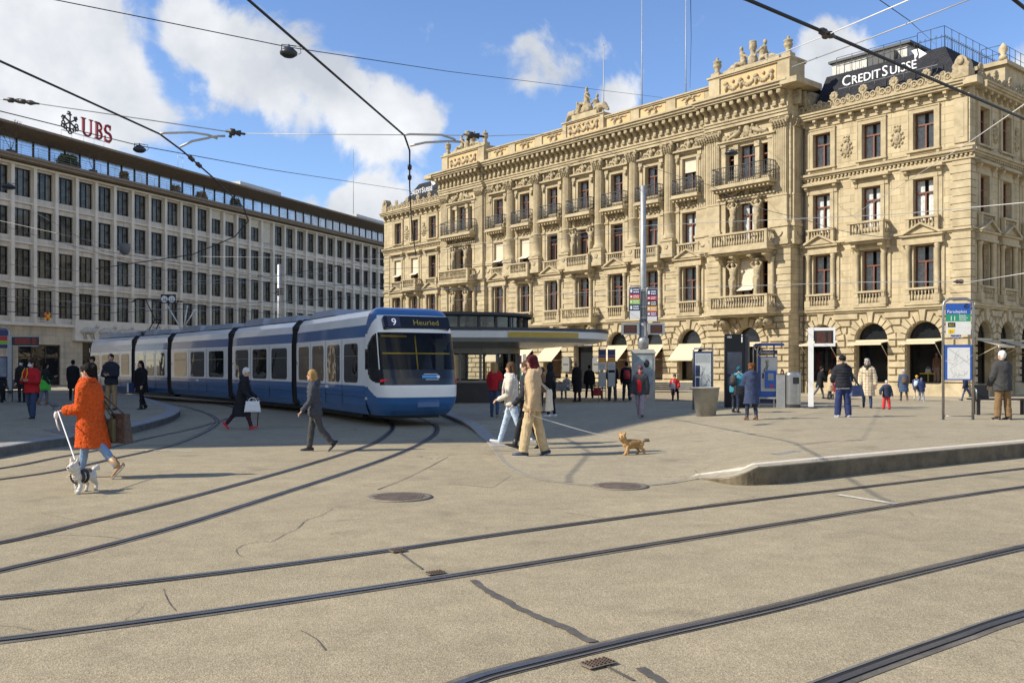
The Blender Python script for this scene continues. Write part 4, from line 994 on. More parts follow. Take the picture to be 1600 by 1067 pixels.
for a,b in zip(us,us[1:]):
    solid=not any(abs((a+b)/2-c)<.5 for c in CS_)
    for k,z in enumerate(FZ):
        for c,d,ok in ((z,z+.62,1),(z+.62,z+3.08,solid),(z+3.08,z+3.55,1)):
            if ok: m.add([(a,-.0,c),(b,0,c),(b,0,d),(a,0,d)],[(0,1,2,3)])
for a,b,c,d in ops:
    for e in ([(a,0,c),(a,-.3,c),(a,-.3,d),(a,0,d)],[(b,0,c),(b,-.3,c),(b,-.3,d),(b,0,d)],[(a,0,c),(b,0,c),(b,-.3,c),(a,-.3,c)],[(a,0,d),(b,0,d),(b,-.3,d),(a,-.3,d)]): m.add(e,[(0,1,2,3)])
m.add([(S0,0,5.5),(S0,-30,5.5),(S0,-30,19.75),(S0,0,19.75)],[(0,1,2,3)]); m.add([(S1,0,0),(S1,-30,0),(S1,-30,19.75),(S1,0,19.75)],[(0,1,2,3)]); m.box(S0,S1,-30,-1.2,19.7,19.74)
m.build('wall',GST,off)
g=MB(OG); 
holes=[(-3.6,.9,0,3.7),(3.4,6.6,0.2,4.0)]+[(8+4*i,11+4*i,.6,4.0) for i in range(13)]
wall(g,S0,S1,0,5.55,.12,holes,.35); g.add([(S0,.12,0),(S0,-30,0),(S0,-30,5.55),(S0,.12,5.55)],[(0,1,2,3)]); g.build('base_wall',GS3,off)
fn=MB(OG); fn.box(-.17,.17,0,.30,5.56,19.6); FIN=fn.mesh('facade_fin',GS2)
for c in CS_+[CS_[-1]+PITCH]: inst('facade_fin',FIN,off,(c-PITCH/2,0,0))
lg=MB(OG)
for z in FZ: lg.box(S0,S1,-.02,.2,z-.02,z+.12)
lg.box(S0,S1,-.02,.46,5.36,5.54); lg.box(S0,S1,-.02,.4,19.45,19.62); lg.build('facade_ledge',GS2,off)
wf=MB(); w,h=1.86,2.46
for x0,x1,z0,z1 in ((-w/2,-w/2+.07,0,h),(w/2-.07,w/2,0,h),(-w/2+.07,w/2-.07,0,.07),(-w/2+.07,w/2-.07,h-.07,h),(-.32,-.25,.07,h-.07),(.27,.34,.07,h-.07)): wf.box(x0,x1,-.04,.05,z0,z1)
OW=wf.mesh('window',WDK); pg=MB(); q=w/2-.03; pg.add([(-q,0,.03),(q,0,.03),(q,0,h-.03),(-q,0,h-.03)],[(0,1,2,3)]); OP=pg.mesh('pane',glass('office glass',(.03,.035,.04),.72))
bl=MB(); bl.box(-w/2+.08,w/2-.08,.10,.12,.1,h-.1); OB=bl.mesh('blind',mat('grey vertical blind',(.36,.345,.275),.9,0,.75,1.6))
bb=MB(); bb.box(-w/2+.08,w/2-.08,-.2,-.18,.05,h); OBL=bb.mesh('blind',mat('cream office blind',(.6,.56,.45),.85,0,.1)); bb=MB(); bb.box(-w/2+.08,w/2-.08,-.2,-.18,h*.68,h); OBS=bb.mesh('blind',mat('cream office blind'))
cells=sorted([(c,k) for c in CS_ for k in range(4) if c>-8],key=lambda t:t[0])[:100]
rest=[(c,k) for c in CS_ for k in range(4) if (c,k) not in cells]
for c,k in cells:
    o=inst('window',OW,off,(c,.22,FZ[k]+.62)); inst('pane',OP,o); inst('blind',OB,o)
    i=round((c-CS_[4])/PITCH); vr=random.Random(i*7+k*31)
    if vr.random()<.55: x_=vr.choice((-.6,0,.6)); B_=MB(); B_.box(x_-.27,x_+.27,.06,.09,.08,h*vr.uniform(.55,.98)); B_.build('curtain',mat('pale office curtain',(.60,.575,.48),.9,0,.3,2),o)
    if vr.random()<.12 and k<3: B_=MB(); B_.box(-w/2+.08,w/2-.08,.05,.055,h*vr.uniform(.45,.8),h-.05); B_.build('blind',mat('cream office blind'),o)
    if k==3 and i==16: inst('blind',OBL,o)
    if k==3 and i in (12,13,15): inst('blind',OBS,o)
rm=MB()
for c,k in rest:
    z=FZ[k]+.62
    for x0,x1,z0,z1 in ((-w/2,-w/2+.07,0,h),(w/2-.07,w/2,0,h),(-w/2+.07,w/2-.07,0,.07),(-w/2+.07,w/2-.07,h-.07,h),(-.32,-.25,.07,h-.07),(.27,.34,.07,h-.07)): rm.box(c+x0,c+x1,.18,.27,z+z0,z+z1)
    rm.box(c-w/2+.03,c+w/2-.03,.22,.23,z+.03,z+h-.03,1)
rm.build('window_row',[WDK,DGLASS],off)['kind']='stuff'
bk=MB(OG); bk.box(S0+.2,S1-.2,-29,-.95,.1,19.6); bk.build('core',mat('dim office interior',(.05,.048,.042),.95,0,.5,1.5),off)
# terrace slab, glazing, roof
t=MB(OG); t.box(S0-.3,S1,-2.5,1.15,19.75,19.98); t.box(S0-.3,S1,-2.5,1.3,19.98,20.2); t.build('terrace_slab',BRN,off)
gl=MB(OG); gl.box(S0,S1,-1.62,-1.6,20.2,22.3); gl.build('attic_glazing',mat('attic glass',(.50,.56,.62),.12,.75,.25,.6,.0),off)
gm=MB(); gm.box(-.05,.05,1.5,1.6,20.2,22.3); GM=gm.mesh('mullion',WDK)
x=S0
while x<S1: inst('mullion',GM,off,(x,0,0)); x+=1.75
r=MB(OG); 
r.add([(S0-.6,.9,22.75),(S1,.9,22.75),(S1,.9,22.95),(S0-.6,.9,22.95),(S0-.6,-1.5,22.25),(S1,-1.5,22.25),(S1,-6,23.6),(S0-.6,-6,23.6),(S1,-24,23.6),(S0-.6,-24,23.6)],[(0,1,2,3),(0,1,5,4),(3,2,6,7),(7,6,8,9)])
r.build('roof',BRN,off); r=MB(OG); r.box(S0,S1,-1.66,-1.62,22.1,22.3); r.build('attic_beam',WDK,off)
r=MB(OG); r.box(28,36,-4,-1.2,23.3,24.0); r.build('roof_plant_room',mat('pale metal cladding',(.5,.5,.48),.6,.2,.15),off); r=MB(OG); r.box(54,62,-4,-1.2,23.3,24.0); r.build('roof_plant_room',mat('pale metal cladding'),off)
rl=MB(OG)
x=S0
while x<S1: rl.tube([(x,1.1,20.2),(x,1.1,21.05)],.02,4); x+=1.75
for z in (20.4,20.6,20.8,21.05): rl.tube([(S0,1.1,z),(S1,1.1,z)],.013 if z<21 else .022,4)
rl.build('terrace_railing',STEEL,off)
an=MB(OG); an.tube([(56,-3,23.6),(56,-3,34)],[.05,.02],5); an.build('antenna',STEEL,off); an=MB(OG); an.tube([(19.5,-3,23.5),(19.5,-3,26)],.02,4); an.tube([(20.3,-3,23.5),(20.3,-3,25.5)],.02,4); an.tube([(19.5,-3,25.3),(20.3,-3,25.3)],.015,4); an.build('antenna',STEEL,off)
# roof letters
RED=mat('dark red letters',(.26,.015,.02),.4,0,.1); x=3.9; zb=23.75; LT={}
def serif(m,x,w,z,h=.09): m.box(x-w/2,x+w/2,.42,.6,z,z+h)
OG0=OG; OG=lambda s,p,z:((s-1.35)*.86+.75,-p,23.0+(z-23.0)*.86)
fr=MB(OG); fr.box(1.2,7.9,.47,.53,23.62,23.7); sgn=fr.build('roof_sign',mat('sign struts',(.6,.6,.6),.5),off)
for q in (1.2,2.6,4.2,5.6,7.0): fr=MB(OG); fr.tube([(q,.5,22.9),(q,.5,23.62)],.03,4); fr.build('sign_strut',mat('sign struts'),sgn)
m=MB(OG); H=1.9
m.box(4.0,4.28,.42,.6,zb+.5,zb+H-.08); m.box(5.1,5.24,.42,.6,zb+.5,zb+H-.08); m.torus((4.65,.51,zb+.52),.51,.13,'y',10,6,0,180,360); serif(m,4.14,.62,zb+H-.1,.1); serif(m,5.17,.5,zb+H-.1,.1); m.build('sign_letter',RED,sgn)
m=MB(OG); m.box(5.85,6.13,.42,.6,zb,zb+H); serif(m,5.95,.5,zb+H-.1,.1); serif(m,5.95,.5,zb,.1)
for zc,rr in ((zb+H*.73,.42),(zb+H*.27,.47)): m.torus((6.2,.51,zc),rr,.13,'y',10,6,0,-90,90)
m.build('sign_letter',RED,sgn)
m=MB(OG); P=[]
for k in range(13): a=R(35+k*19.5); P.append((7.55+.40*math.cos(a),.51,zb+H*.735+.42*math.sin(a)))
for k in range(1,13): a=R(90-k*19.5); P.append((7.55+.46*math.cos(a),.51,zb+H*.265+.48*math.sin(a)))
m.tube(P,[.1]+[.15]*(len(P)-2)+[.1],6); m.box(7.84,7.94,.42,.6,zb+H*.7,zb+H); m.box(7.1,7.2,.42,.6,zb,zb+H*.32); m.build('sign_letter',RED,sgn)
m=MB(OG); KC=(2.35,.5,zb+.95)
for a in (90,30,150):
    d=Vector((math.cos(R(a)),0,math.sin(R(a)))); c=Vector(KC); m.tube([c-d*.95,c+d*1.1],.09,6); b=c-d*.75; 
    for q in (-.25,.25,0): n_=Vector((-d.z,0,d.x)); e=c-d*(.85 if q else 1.05)+n_*q; m.torus(e,.2,.08,'y',10,5)
    n_=Vector((-d.z,0,d.x)); e=c+d*.85; m.tube([e,e+n_*.35],.12,5); m.tube([e+d*.25,e+d*.25+n_*.3],.08,5); m.tube([e-d*.05,e-n_*.2],.09,5)
m.xf=OG; m2=MB(OG); m2.v=[(v[0],-v[1],v[2]) if not isinstance(v,Vector) else (v.x,-v.y,v.z) for v in m.v]; m2.f=m.f;m2.m=m.m;m2.s=m.s; m2.v=[(a,-abs(b),c) for a,b,c in m2.v]; m2.build('sign_emblem',mat('dark grey emblem',(.05,.045,.05),.4,.2),sgn)
OG=OG0
# relief frieze over the entrance, door and shop panes
f=MB(OG); f.box(2.2,22,.1,.55,4.3,6.1); f.box(2.2,22,.1,.62,4.12,4.3); fo=f.build('relief_frieze',GS2,off)
f=MB(OG); rr=random.Random(5); x=3.0
while x<21.5:
    z=5.15; k=rr.random(); d=rr.choice((-1,1))
    if k<.55:   # figure
        f.tube([(x,.6,z-.55),(x+.1*d,.66,z),(x+.25*d,.64,z+.42)],[.12,.2,.15],7); f.ell((x+.33*d,.66,z+.68),.14,.12,.17,7); f.tube([(x+.2*d,.66,z+.35),(x+.6*d,.7,z+.3),(x+.9*d,.66,z+.55)],[.1,.08,.05],6); f.tube([(x,.62,z-.2),(x-.35*d,.66,z-.45),(x-.4*d,.6,z-.8)],[.14,.1,.06],6); f.tube([(x,.62,z-.2),(x+.35*d,.66,z-.5),(x+.25*d,.6,z-.8)],[.14,.1,.06],6); x+=rr.uniform(1.0,1.5)
    else:       # beast
        f.tube([(x-.2,.6,z-.2),(x+.4,.7,z),(x+1.1,.66,z-.05),(x+1.6,.6,z+.2)],[.15,.3,.28,.14],8); f.ell((x+1.75,.64,z+.4),.22,.14,.16,7)
        for q in (.2,.45,1.1,1.35): f.tube([(x+q,.62,z-.2),(x+q-.1,.64,z-.5),(x+q+.06,.6,z-.82)],[.12,.08,.05],5)
        x+=2.2
f.build('carving',mat('pale carved limestone',(.52,.50,.45),.9,0,.2,3),fo)
OD=mat('bronze door frame',(.06,.045,.035),.5,.4)
for i,(a,b,z0,z1) in enumerate(holes):
    m=MB(OG); m.box(a,a+.14,-.12,-.02,z0,z1); m.box(b-.14,b,-.12,-.02,z0,z1); m.box(a+.14,b-.14,-.12,-.02,z1-.14,z1); m.box(a+.14,b-.14,-.12,-.02,2.5,2.62)
    for q in (1,2): x=a+(b-a)*q/3; m.box(x-.05,x+.05,-.12,-.02,z0,z1-.14)
    o=m.build('shop_window',OD,off); MB(OG).box(a+.05,b-.05,-.08,-.07,z0,z1-.05).build('pane',DGLASS,o)
    MB(OG).box(a,b,-.9,-.88,z0,z1).build('display',mat('green and cream shop display',(.35,.36,.30),.8,0,0,.8,c2=(.06,.07,.05)) if i==0 else ROOM,o)
text('UBS','shop_lettering',SIGNW,.7,off,(4.9,.02,3.0))
# plants on the terrace
LEAF=mat('evergreen leaf',(.075,.10,.025),.7,0,.5,4); TWIG=mat('bare twigs',(.11,.075,.055),.9,0,.3); DRYL=mat('dry tan leaf',(.30,.20,.08),.8,0,.4,4)
def shrub(label,s,w,h,m_,n,p=.35):
    v=Vector((QX,QY,0))+Matrix.Rotation(UR,3,'Z')@Vector((s,-p,20.1)); t=thing('terrace_shrub',label,'shrub',v,UR)
    MB().box(-w*.45,w*.45,-.25,.25,0,.35).build('planter',DARK,t)
    f=MB(); r=random.Random(int(s*10))
    for i in range(n):
        a=r.uniform(0,6.28); q=r.random()**.5; zz=r.random(); x=q*w/2*math.cos(a)*(1.1-.5*zz); y=q*.4*math.sin(a); c=Vector((x,y,.35+zz*h)); d=Vector((r.uniform(-1,1),r.uniform(-1,1),r.uniform(-.3,1))).normalized()*.16; e=d.cross(Vector((r.uniform(-1,1),r.uniform(-1,1),1))).normalized()*.07
        f.add([c-d-e,c-d+e,c+d+e*.3,c+d-e*.3],[(0,1,2,3)])
    f.build('foliage',m_,t); return t
shrub('round dark green shrub at the left end of the roof terrace',1.6,2.6,.85,LEAF,700); shrub('small dry tan shrub on the roof terrace',8.3,1.0,.6,DRYL,220)
shrub('low dry tan planting in the middle of the roof terrace, left of two',15.5,1.4,.5,DRYL,240); shrub('low dry tan planting in the middle of the roof terrace, right of two',19.5,1.7,.5,DRYL,260); shrub('dark green shrub farther along the roof terrace',25.2,1.8,.75,LEAF,420)
def bare(label,s,h):
    v=Vector((QX,QY,0))+Matrix.Rotation(UR,3,'Z')@Vector((s,-.5,20.1)); t=thing('bare_shrub',label,'shrub',v,UR); m=MB(); r=random.Random(int(s*7))
    MB().box(-.3,.3,-.25,.25,0,.35).build('planter',DARK,t)
    def br(p,d,l,rad,k):
        q=p+d*l; m.tube([p,q],[rad,rad*.6],4)
        if k: 
            for _ in range(3): br(q,(d+Vector((r.uniform(-.7,.7),r.uniform(-.7,.7),r.uniform(-.2,.5)))).normalized(),l*.68,rad*.6,k-1)
    for _ in range(3): br(Vector((0,0,.35)),Vector((r.uniform(-.4,.4),r.uniform(-.4,.4),1)).normalized(),h*.4,.03,4)
    m.build('branches',TWIG,t)
bare('leafless reddish shrub at the far left end of the roof terrace',-4.6,2.6); bare('leafless brown shrub beside the round green one on the terrace',4.3,1.5)
# ================================================================ invented block out of view, outline shaped to lay its shadow over the square
sh=thing('unseen_shadow_building','unseen pale gabled building added left of the square, shaped to cast its shadow','building',(-30.5,0,0),R(90))
PR=[(12.9,0),(53.5,0),(53.5,17.5),(38.6,17.5),(38.6,27.4),(36.6,28.1),(28,30.6),(25.4,31.4),(24.1,32.1),(23.6,30.6),(22.5,29.2),(20,27.1),(16.7,25.2),(14,23.7),(12.9,22.2)]
m=MB(); m.prism(PR,'y',0,11); m.build('wall',mat('pale plaster',(.42,.39,.33),.9,0,.1,1),sh)
for a,b in zip(PR[2:],PR[3:]+PR[:1]):
    if abs(a[0]-b[0])<.01: continue
    d=Vector((b[0]-a[0],b[1]-a[1])).normalized(); q=Vector((d.y,-d.x))*-.02 if d.x>0 else Vector((d.y,-d.x))*.02
    m=MB(); m.prism([(a[0]+q.x,a[1]+q.y),(b[0]+q.x,b[1]+q.y),(b[0]+q.x*9,b[1]+q.y*9),(a[0]+q.x*9,a[1]+q.y*9)],'y',-.35,11.3); m.build('roof',SLATE,sh)
for k in range(6):
    for i in range(13):
        x=14.4+i*3.05
        if (k>3 and x>37) or (k>5): continue
        m=MB(); m.box(x-.65,x+.65,-.04,-.005,1.2+k*3.7,3.5+k*3.7); m.box(x-.8,x+.8,-.12,-.005,1.0+k*3.7,1.15+k*3.7,1); m.build('window',[DGLASS,GS2],sh)
# ================================================================ the tram
TBL=mat('tram blue',(.038,.135,.33),.25,0,.06,1.2,coat=.4); TWH=mat('tram white',(.86,.85,.80),.25,0,.05,1.2,coat=.4); TBK=mat('tram black mask',(.012,.012,.014),.18,0,.1,coat=.3); TGR=mat('tram grey roof',(.36,.37,.38),.6,.2,.15,2); RUB=mat('gangway rubber',(.02,.02,.022),.7,0,.2); TGL=glass('tram window glass',(.008,.009,.010),.0); TWS=glass('tram windscreen',(.012,.013,.016),.8); YEL=mat('yellow handrail',(.95,.68,.02),.4,0,.05)
A_=[Vector(p) for p in ((-4.1,25.8),(-7.64,32.5),(-11.75,38.6),(-16.7,45.1),(-20.1,49.1),(-25.0,54.9))]
tram=thing('tram','blue and white articulated tram with line number nine turning out of the square','tram',(A_[0].x,A_[0].y,0))
TO=Vector((A_[0].x,A_[0].y))
PROF=[(1.08,.30),(1.17,.55),(1.2,.95),(1.2,1.12),(1.2,2.38),(1.18,2.72),(1.13,3.0),(1.02,3.2),(.8,3.3),(0,3.33)]
PM=[0,0,0,1,2,1,1,3,3]   # material between successive profile points: 0 blue 1 white 2.. handled below
def strip_m(i): return [0,0,0,1,1,0,1,1,2][i]
PROF=[(1.08,.30),(1.17,.55),(1.2,.95),(1.2,1.10),(1.2,2.42),(1.19,2.46),(1.165,2.80),(1.10,3.05),(.95,3.22),(0,3.30)]
STM=[0,0,0,1,1,0,1,1,2]
nwin=[4,3,3,3,4]
for k in range(5):
    a,b=A_[k],A_[k+1]; f=(a-b).normalized(); L_=(a-b).length; ang=math.atan2(f.y,f.x); left=Vector((-f.y,f.x)); c=b+left*1.2-TO
    g0=.0 if k==4 else .28; g1=0 if k==0 else .28       # rear and front gaps
    full=[(y,z) for y,z in PROF]; x0,x1=g0,L_-g1
    m=MB(); pts=[(-y,z) for y,z in full]+[(y,z) for y,z in reversed(full[:-1])]; n=len(pts)
    st=STM+STM[::-1]
    for i in range(n-1):
        (ya,za),(yb,zb)=pts[i],pts[i+1]; m.add([(x0,ya,za),(x1,ya,za),(x1,yb,zb),(x0,yb,zb)],[(0,1,2,3)],st[i],st[i]==2 or 6<i<n-7)
    m.add([(x0,y,z) for y,z in pts],[tuple(range(n))],3); 
    if k: m.add([(x1,y,z) for y,z in pts],[tuple(range(n))],3)
    body=m.build('carriage',[TBL,TWH,TGR,BLACK],tram,(c.x,c.y,0),ang)
    nw=nwin[k]; span=x1-x0-(.35 if k else .5); pw=span/nw
    seam=MB()
    for i in range(nw):
        xc=x0+(.17 if k else .1)+pw*(i+.5); ww=pw*.37; rad=.12
        P=[]
        for cx,cz,a0 in ((ww-rad,2.30-rad,0),(-ww+rad,2.30-rad,90),(-ww+rad,1.18+rad,180),(ww-rad,1.18+rad,270)):
            for q in range(5): t=R(a0+q*22.5); P.append((xc+cx+rad*math.cos(t),cz+rad*math.sin(t)))
        for s in (-1,1):
            w_=MB(); w_.prism(P,'y',s*1.195,s*1.212); wo=w_.build('window',TGL,body)
            d=MB(); d.box(xc-ww+.03,xc+ww-.03,min(s*1.21,s*1.218),max(s*1.21,s*1.218),1.93,1.955); d.build('divider',STEEL,wo)
        for s in (-1,1):
            if i: seam.box(xc-pw/2-.008,xc-pw/2+.008,min(s*1.19,s*1.204),max(s*1.19,s*1.204),.5,2.44)
    for s in (-1,1): seam.box(x0,x1,min(s*1.19,s*1.203),max(s*1.19,s*1.203),.78,.79)
    seam.build('panel_seams',DARK,body)
    if k in (2,0): MB().box((x0+x1)/2-.16,(x0+x1)/2+.16,-1.209,-1.2,.98,1.06).build('sticker',SIGNW,body)
    u=MB(); u.box(x0+.1,x1-(1.4 if k==0 else .1),-.78,.78,.13,.34); u.build('underframe',BLACK,body)
    e=MB(); 
    for xa,xb,h in ((x0+.3,x0+span*.42,.28),(x0+span*.48,x1-.5,.22)): e.taper(xa,xb,-.85,.85,3.27,3.27+h,.15,.12)
    if k!=0: e.build('roof_box',TGR,body)
    else: e=MB(); e.taper(x0+.2,x0+3.2,-.85,.85,3.27,3.5,.3,.15); e.build('roof_box',TGR,body)
    lamp=MB(); lamp.ell((x0+.1,-1.2,1.75),.03,.02,.05,6); lamp.build('side_lamp',mat('red reflector',(.35,.03,.02),.4),body)
    if k<4:
        pass
    if k: # bellows towards the carriage in front
        j=A_[k]-TO; m=MB()
        fa=(A_[k-1]-A_[k]).normalized(); mid=(f+fa).normalized(); an=math.atan2(mid.y,mid.x); lf2=Vector((-mid.y,mid.x)); cc=j+lf2*1.2
        for q in range(-4,5):
            x=q*.065; s=1.0 if q%2 else .965
            P=[(-1.13*s,.35),(-1.13*s,2.9*s+.1),(-.9*s,3.1*s+.1),(.9*s,3.1*s+.1),(1.13*s,2.9*s+.1),(1.13*s,.35)]
            m.prism(P,'x',x-.032,x+.032)
        for q in (-.30,.30): m.prism([(-1.17,.35),(-1.17,3.02),(-.95,3.28),(.95,3.28),(1.17,3.02),(1.17,.35)],'x',q-.04,q+.04)
        m.build('gangway',RUB,tram,(cc.x,cc.y,0),an)
# front end
f=(A_[0]-A_[1]).normalized(); ang=math.atan2(f.y,f.x); left=Vector((-f.y,f.x)); c=left*1.2
ZL=[(.30,1.05,1.02),(.45,1.28,1.10),(.62,1.40,1.16),(.80,1.46,1.19),(1.10,1.46,1.2),(1.30,1.42,1.2),(1.55,1.34,1.2),(2.0,1.20,1.2),(2.42,1.05,1.195),(2.62,.97,1.18),(2.8,.89,1.16),(3.0,.78,1.12),(3.12,.66,1.08),(3.22,.48,1.0),(3.29,.2,.85)]
def zl(z):
    for (a,l0,w0),(b,l1,w1) in zip(ZL,ZL[1:]):
        if z<=b: t=(z-a)/(b-a); return l0+(l1-l0)*t,w0+(w1-w0)*t
    return ZL[-1][1:]
def nose(z,t):          # t 0..1 from the right flank round the front to the left flank
    l,w=zl(z); a=math.pi*t; n=2/4.2
    cx=-math.cos(a); return (l*abs(math.sin(a))**n, w*math.copysign(abs(cx)**n,cx), z)
NT,NZ=120,100
zz=[.30+(3.29-.30)*i/NZ for i in range(NZ+1)]; tt=[]
for i in range(NT+1): tt.append(i/NT)
vs=[nose(z,t) for z in zz for t in tt]
def nm(x,y,z,t):
    l,w=zl(z); q=min(t,1-t); front=q>.155   # pillar line
    if front:
        if z<.80: return 0
        if z<1.13: return 1
        if z<1.56: return 2
        if z<2.56: return 3 if q>.175 else 1
        if z<3.06: return 1
        return 0
    lim=1.10-.30*smooth(0,1.0,x); 
    if z<lim: return 0
    if z>3.06: return 0
    if z>2.42+.62*smooth(-.15,.75,x): return 0
    low=1.30-.12*smooth(.1,1.1,x)+ .25*(1-smooth(.08,.5,x)); top=2.50-.55*(1-smooth(-.2,.75,x))+.05
    if x>.10 and low<z<top: return 2 if (z<1.62 or q>.135 or z>top-.1) else 3
    return 1
W=NT+1; fs=[[],[],[],[]]
m=MB(); m.v=vs
for j in range(NZ):
    for i in range(NT):
        a=(vs[j*W+i][0]+vs[j*W+i+1][0])/2; y=(vs[j*W+i][1]+vs[j*W+i+1][1])/2
        m.f.append((j*W+i,j*W+i+1,(j+1)*W+i+1,(j+1)*W+i)); m.m.append(nm(a,y,(zz[j]+zz[j+1])/2,(tt[i]+tt[i+1])/2)); m.s.append(True)
m.f.append(tuple(NZ*W+i for i in range(W))); m.m.append(0); m.s.append(False)
nose_o=m.build('cab',[TBL,TWH,TBK,TWS],tram,(c.x,c.y,0),ang)
LX=0
def tilt(z): 
    l0=zl(z-.1)[0]; l1=zl(z+.1)[0]; return math.atan2(l0-l1,.2)
def onface(y,z,out=.01):  # frame on the front face
    l,w=zl(z); x=l*(1-min(.98,abs(y/w))**4.2)**(1/4.2); return (x+out,y,z)
z=2.84; p=onface(0,z,.0); d=MB()
P=[]
for cx,cz,a0 in ((.92,.14,0),(-.92,.14,90),(-.92,-.14,180),(.92,-.14,270)):
    for q in range(4): t=R(a0+q*30); P.append((cx+.05*math.cos(t),cz+.05*math.sin(t)))
d.prism(P,'x',-.10,.045); dm=d.build('destination_display',mat('display glass',(.012,.012,.014),.12,0,0,spec=.7),nose_o); dm.location=(p[0]-.02,0,z); dm.rotation_euler=(0,-tilt(z),0)
nb=MB(); nb.box(.046,.05,-.86,-.50,-.15,.15); nb.build('number_panel',mat('dark violet panel',(.05,.05,.085),.3,0,0),dm)
text('9','line_number',mat('lit white digit',(.8,.8,.82),.5,0,0,emit=(.8,.8,.85),es=.35),.30,dm,(.053,-.68,-.105),(R(90),0,R(90)),.002)
text('Heuried','destination_text',mat('lit amber text',(.30,.24,.04),.5,0,0,emit=(.4,.31,.03),es=.12),.235,dm,(.053,.26,-.09),(R(90),0,R(90)),.002)
for s in (-1,1):
    l=MB()
    for q in range(9):
        t0=.178+.095*q/9; pt=nose(1.25+.004*q,t0 if s<0 else 1-t0); l.ell((pt[0]-.01,pt[1],pt[2]),.024,.024,.046-.0035*q,6)
    l.build('tail_light',mat('red tail light',(.45,.012,.015),.2,0,.2,20,emit=(.6,.01,.02),es=.25),nose_o)
p=onface(.12,.62,0); cv=MB(); cv.box(-.05,.02,-.32,.32,-.12,.12); 
for q in range(3): cv.box(.02,.035,-.29,.29,-.09+q*.07,-.06+q*.07)
co_=cv.build('coupler_cover',TBL,nose_o); co_.location=(p[0],.12,.66)
p=onface(.2,1.36,0); em=MB(); em.box(-.02,.008,-.26,.20,-.035,.045,0); em.ell((.0,.21,.005),.015,.06,.05,8,1); em.box(-.02,.009,-.2,.2,.07,.085,1); em.box(-.02,.009,-.16,.22,-.085,-.07,1); eo=em.build('front_emblem',[mat('sky blue emblem',(.10,.36,.72),.4,0,0),SIGNW],nose_o); eo.location=(p[0],.2,1.36); eo.rotation_euler=(0,-tilt(1.36),0)
text('0006','fleet_number',SIGNW,.10,nose_o,(.12,-1.206,.72),(R(90),0,0),.002)
it=MB(); it.box(-.6,.95,-1.05,1.05,.9,.98); it.box(.55,1.02,-.95,.95,.98,1.42); it.box(-.7,-.62,-1.1,1.1,.9,3.0); it.box(-.6,.6,-1.0,1.0,2.95,3.0); it.tube([(.2,.55,1.0),(.2,.55,1.55),(.25,.55,2.0)],[.2,.22,.1],8); it.build('cab_interior',mat('dark cab interior',(.03,.03,.033),.6,0,.4,3),nose_o)
y_=MB(); y_.tube([(.98,.0,1.42),(.72,0,2.5)],.022,5); y_.tube([(.85,-1.0,2.0),(.9,-.5,2.0),(.9,.5,2.0),(.85,1.0,2.0)],.022,5); y_.tube([(.5,-1.0,1.4),(.5,-1.0,2.5)],.022,5); y_.tube([(.6,-.95,2.48),(.6,-.2,2.48)],.03,5); y_.build('handrails',YEL,nose_o)
sk=MB(); sk.box(-.9,.55,-.8,.8,.2,.34); sk.build('underframe',BLACK,nose_o)
mr=MB(); mr.tube([(.55,-1.2,2.52),(.7,-1.42,2.5)],.02,5); mr.build('mirror_arm',BLACK,nose_o) if False else None
# pantograph on the rear carriages
a=A_[4]; b=A_[5]; ff=(a-b).normalized(); lfp=Vector((-ff.y,ff.x)); pc=a+lfp*1.2-TO-ff*.5
pg=MB(); pg.box(-.9,.9,-.5,.5,3.3,3.55)
for s in (-1,1): pg.tube([(-.2,s*.18,3.55),(.8,s*.16,4.15)],.03,5); pg.tube([(.8,s*.16,4.15),(-.35,s*.25,5.25)],.03,5)
pg.tube([(.8,-.2,4.15),(.8,.2,4.15)],.04,5)
for x in (-.5,-.2): pg.tube([(x,-.95,5.12),(x,-.75,5.3),(x,.75,5.3),(x,.95,5.12)],.025,5)
pg.build('pantograph',BLACK,tram,(pc.x,pc.y,0),math.atan2(ff.y,ff.x))

# ================================================================ tram stop pavilion with the flat oval canopy
KX,KY=-3.6,45.2
kio=thing('stop_pavilion','low oval glass pavilion with a broad white canopy and yellow stripe behind the tram','pavilion',(KX,KY,-.06))
def oval(a,b,n=72,e=2.3): 
    o=[]
    for k in range(n):
        t=2*math.pi*k/n; cx,sx=math.cos(t),math.sin(t); o.append((a*math.copysign(abs(cx)**(2/e),cx),b*math.copysign(abs(sx)**(2/e),sx)))
    return o
def loft(m,rs,mats,n=72):   # (a,b,z)
    vs=[]
    for a,b,z in rs: vs+=[(x,y,z) for x,y in oval(a,b,n)]
    for i in range(len(rs)-1): m.add([vs[i*n+k] for k in range(n)]+[vs[(i+1)*n+k] for k in range(n)],[(k,(k+1)%n,n+(k+1)%n,n+k) for k in range(n)],mats[i],True)
CAN=mat('white canopy fascia',(.74,.72,.66),.4,0,.06,1); SOF=mat('glossy soffit',(.50,.48,.43),.22,.2,.1,1); KDK=mat('dark bronze panel',(.028,.022,.02),.5,.1,.2)
m=MB(); loft(m,[(4.6,3.2,2.55),(7.6,4.9,2.78),(8.25,5.35,2.95),(8.28,5.38,3.22),(8.2,5.3,3.30)],[1,0,0,0]); loft(m,[(8.28,5.38,3.27),(8.28,5.38,3.40),(4.6,3.4,3.5)],[2,2]); m.build('canopy',[CAN,SOF,DARK],kio)
m=MB(); n=72
pts=oval(8.30,5.40,288)
ks=[k for k,(x,y) in enumerate(pts) if y<0 and 3.4<x<6.6]
vs=[(pts[k][0],pts[k][1],z) for k in ks for z in (2.97,3.2)]; m.add(vs,[(2*i,2*i+2,2*i+3,2*i+1) for i in range(len(ks)-1)]); m.build('canopy_stripe',mat('ochre stripe',(.50,.33,.04),.5,0,.1),kio)
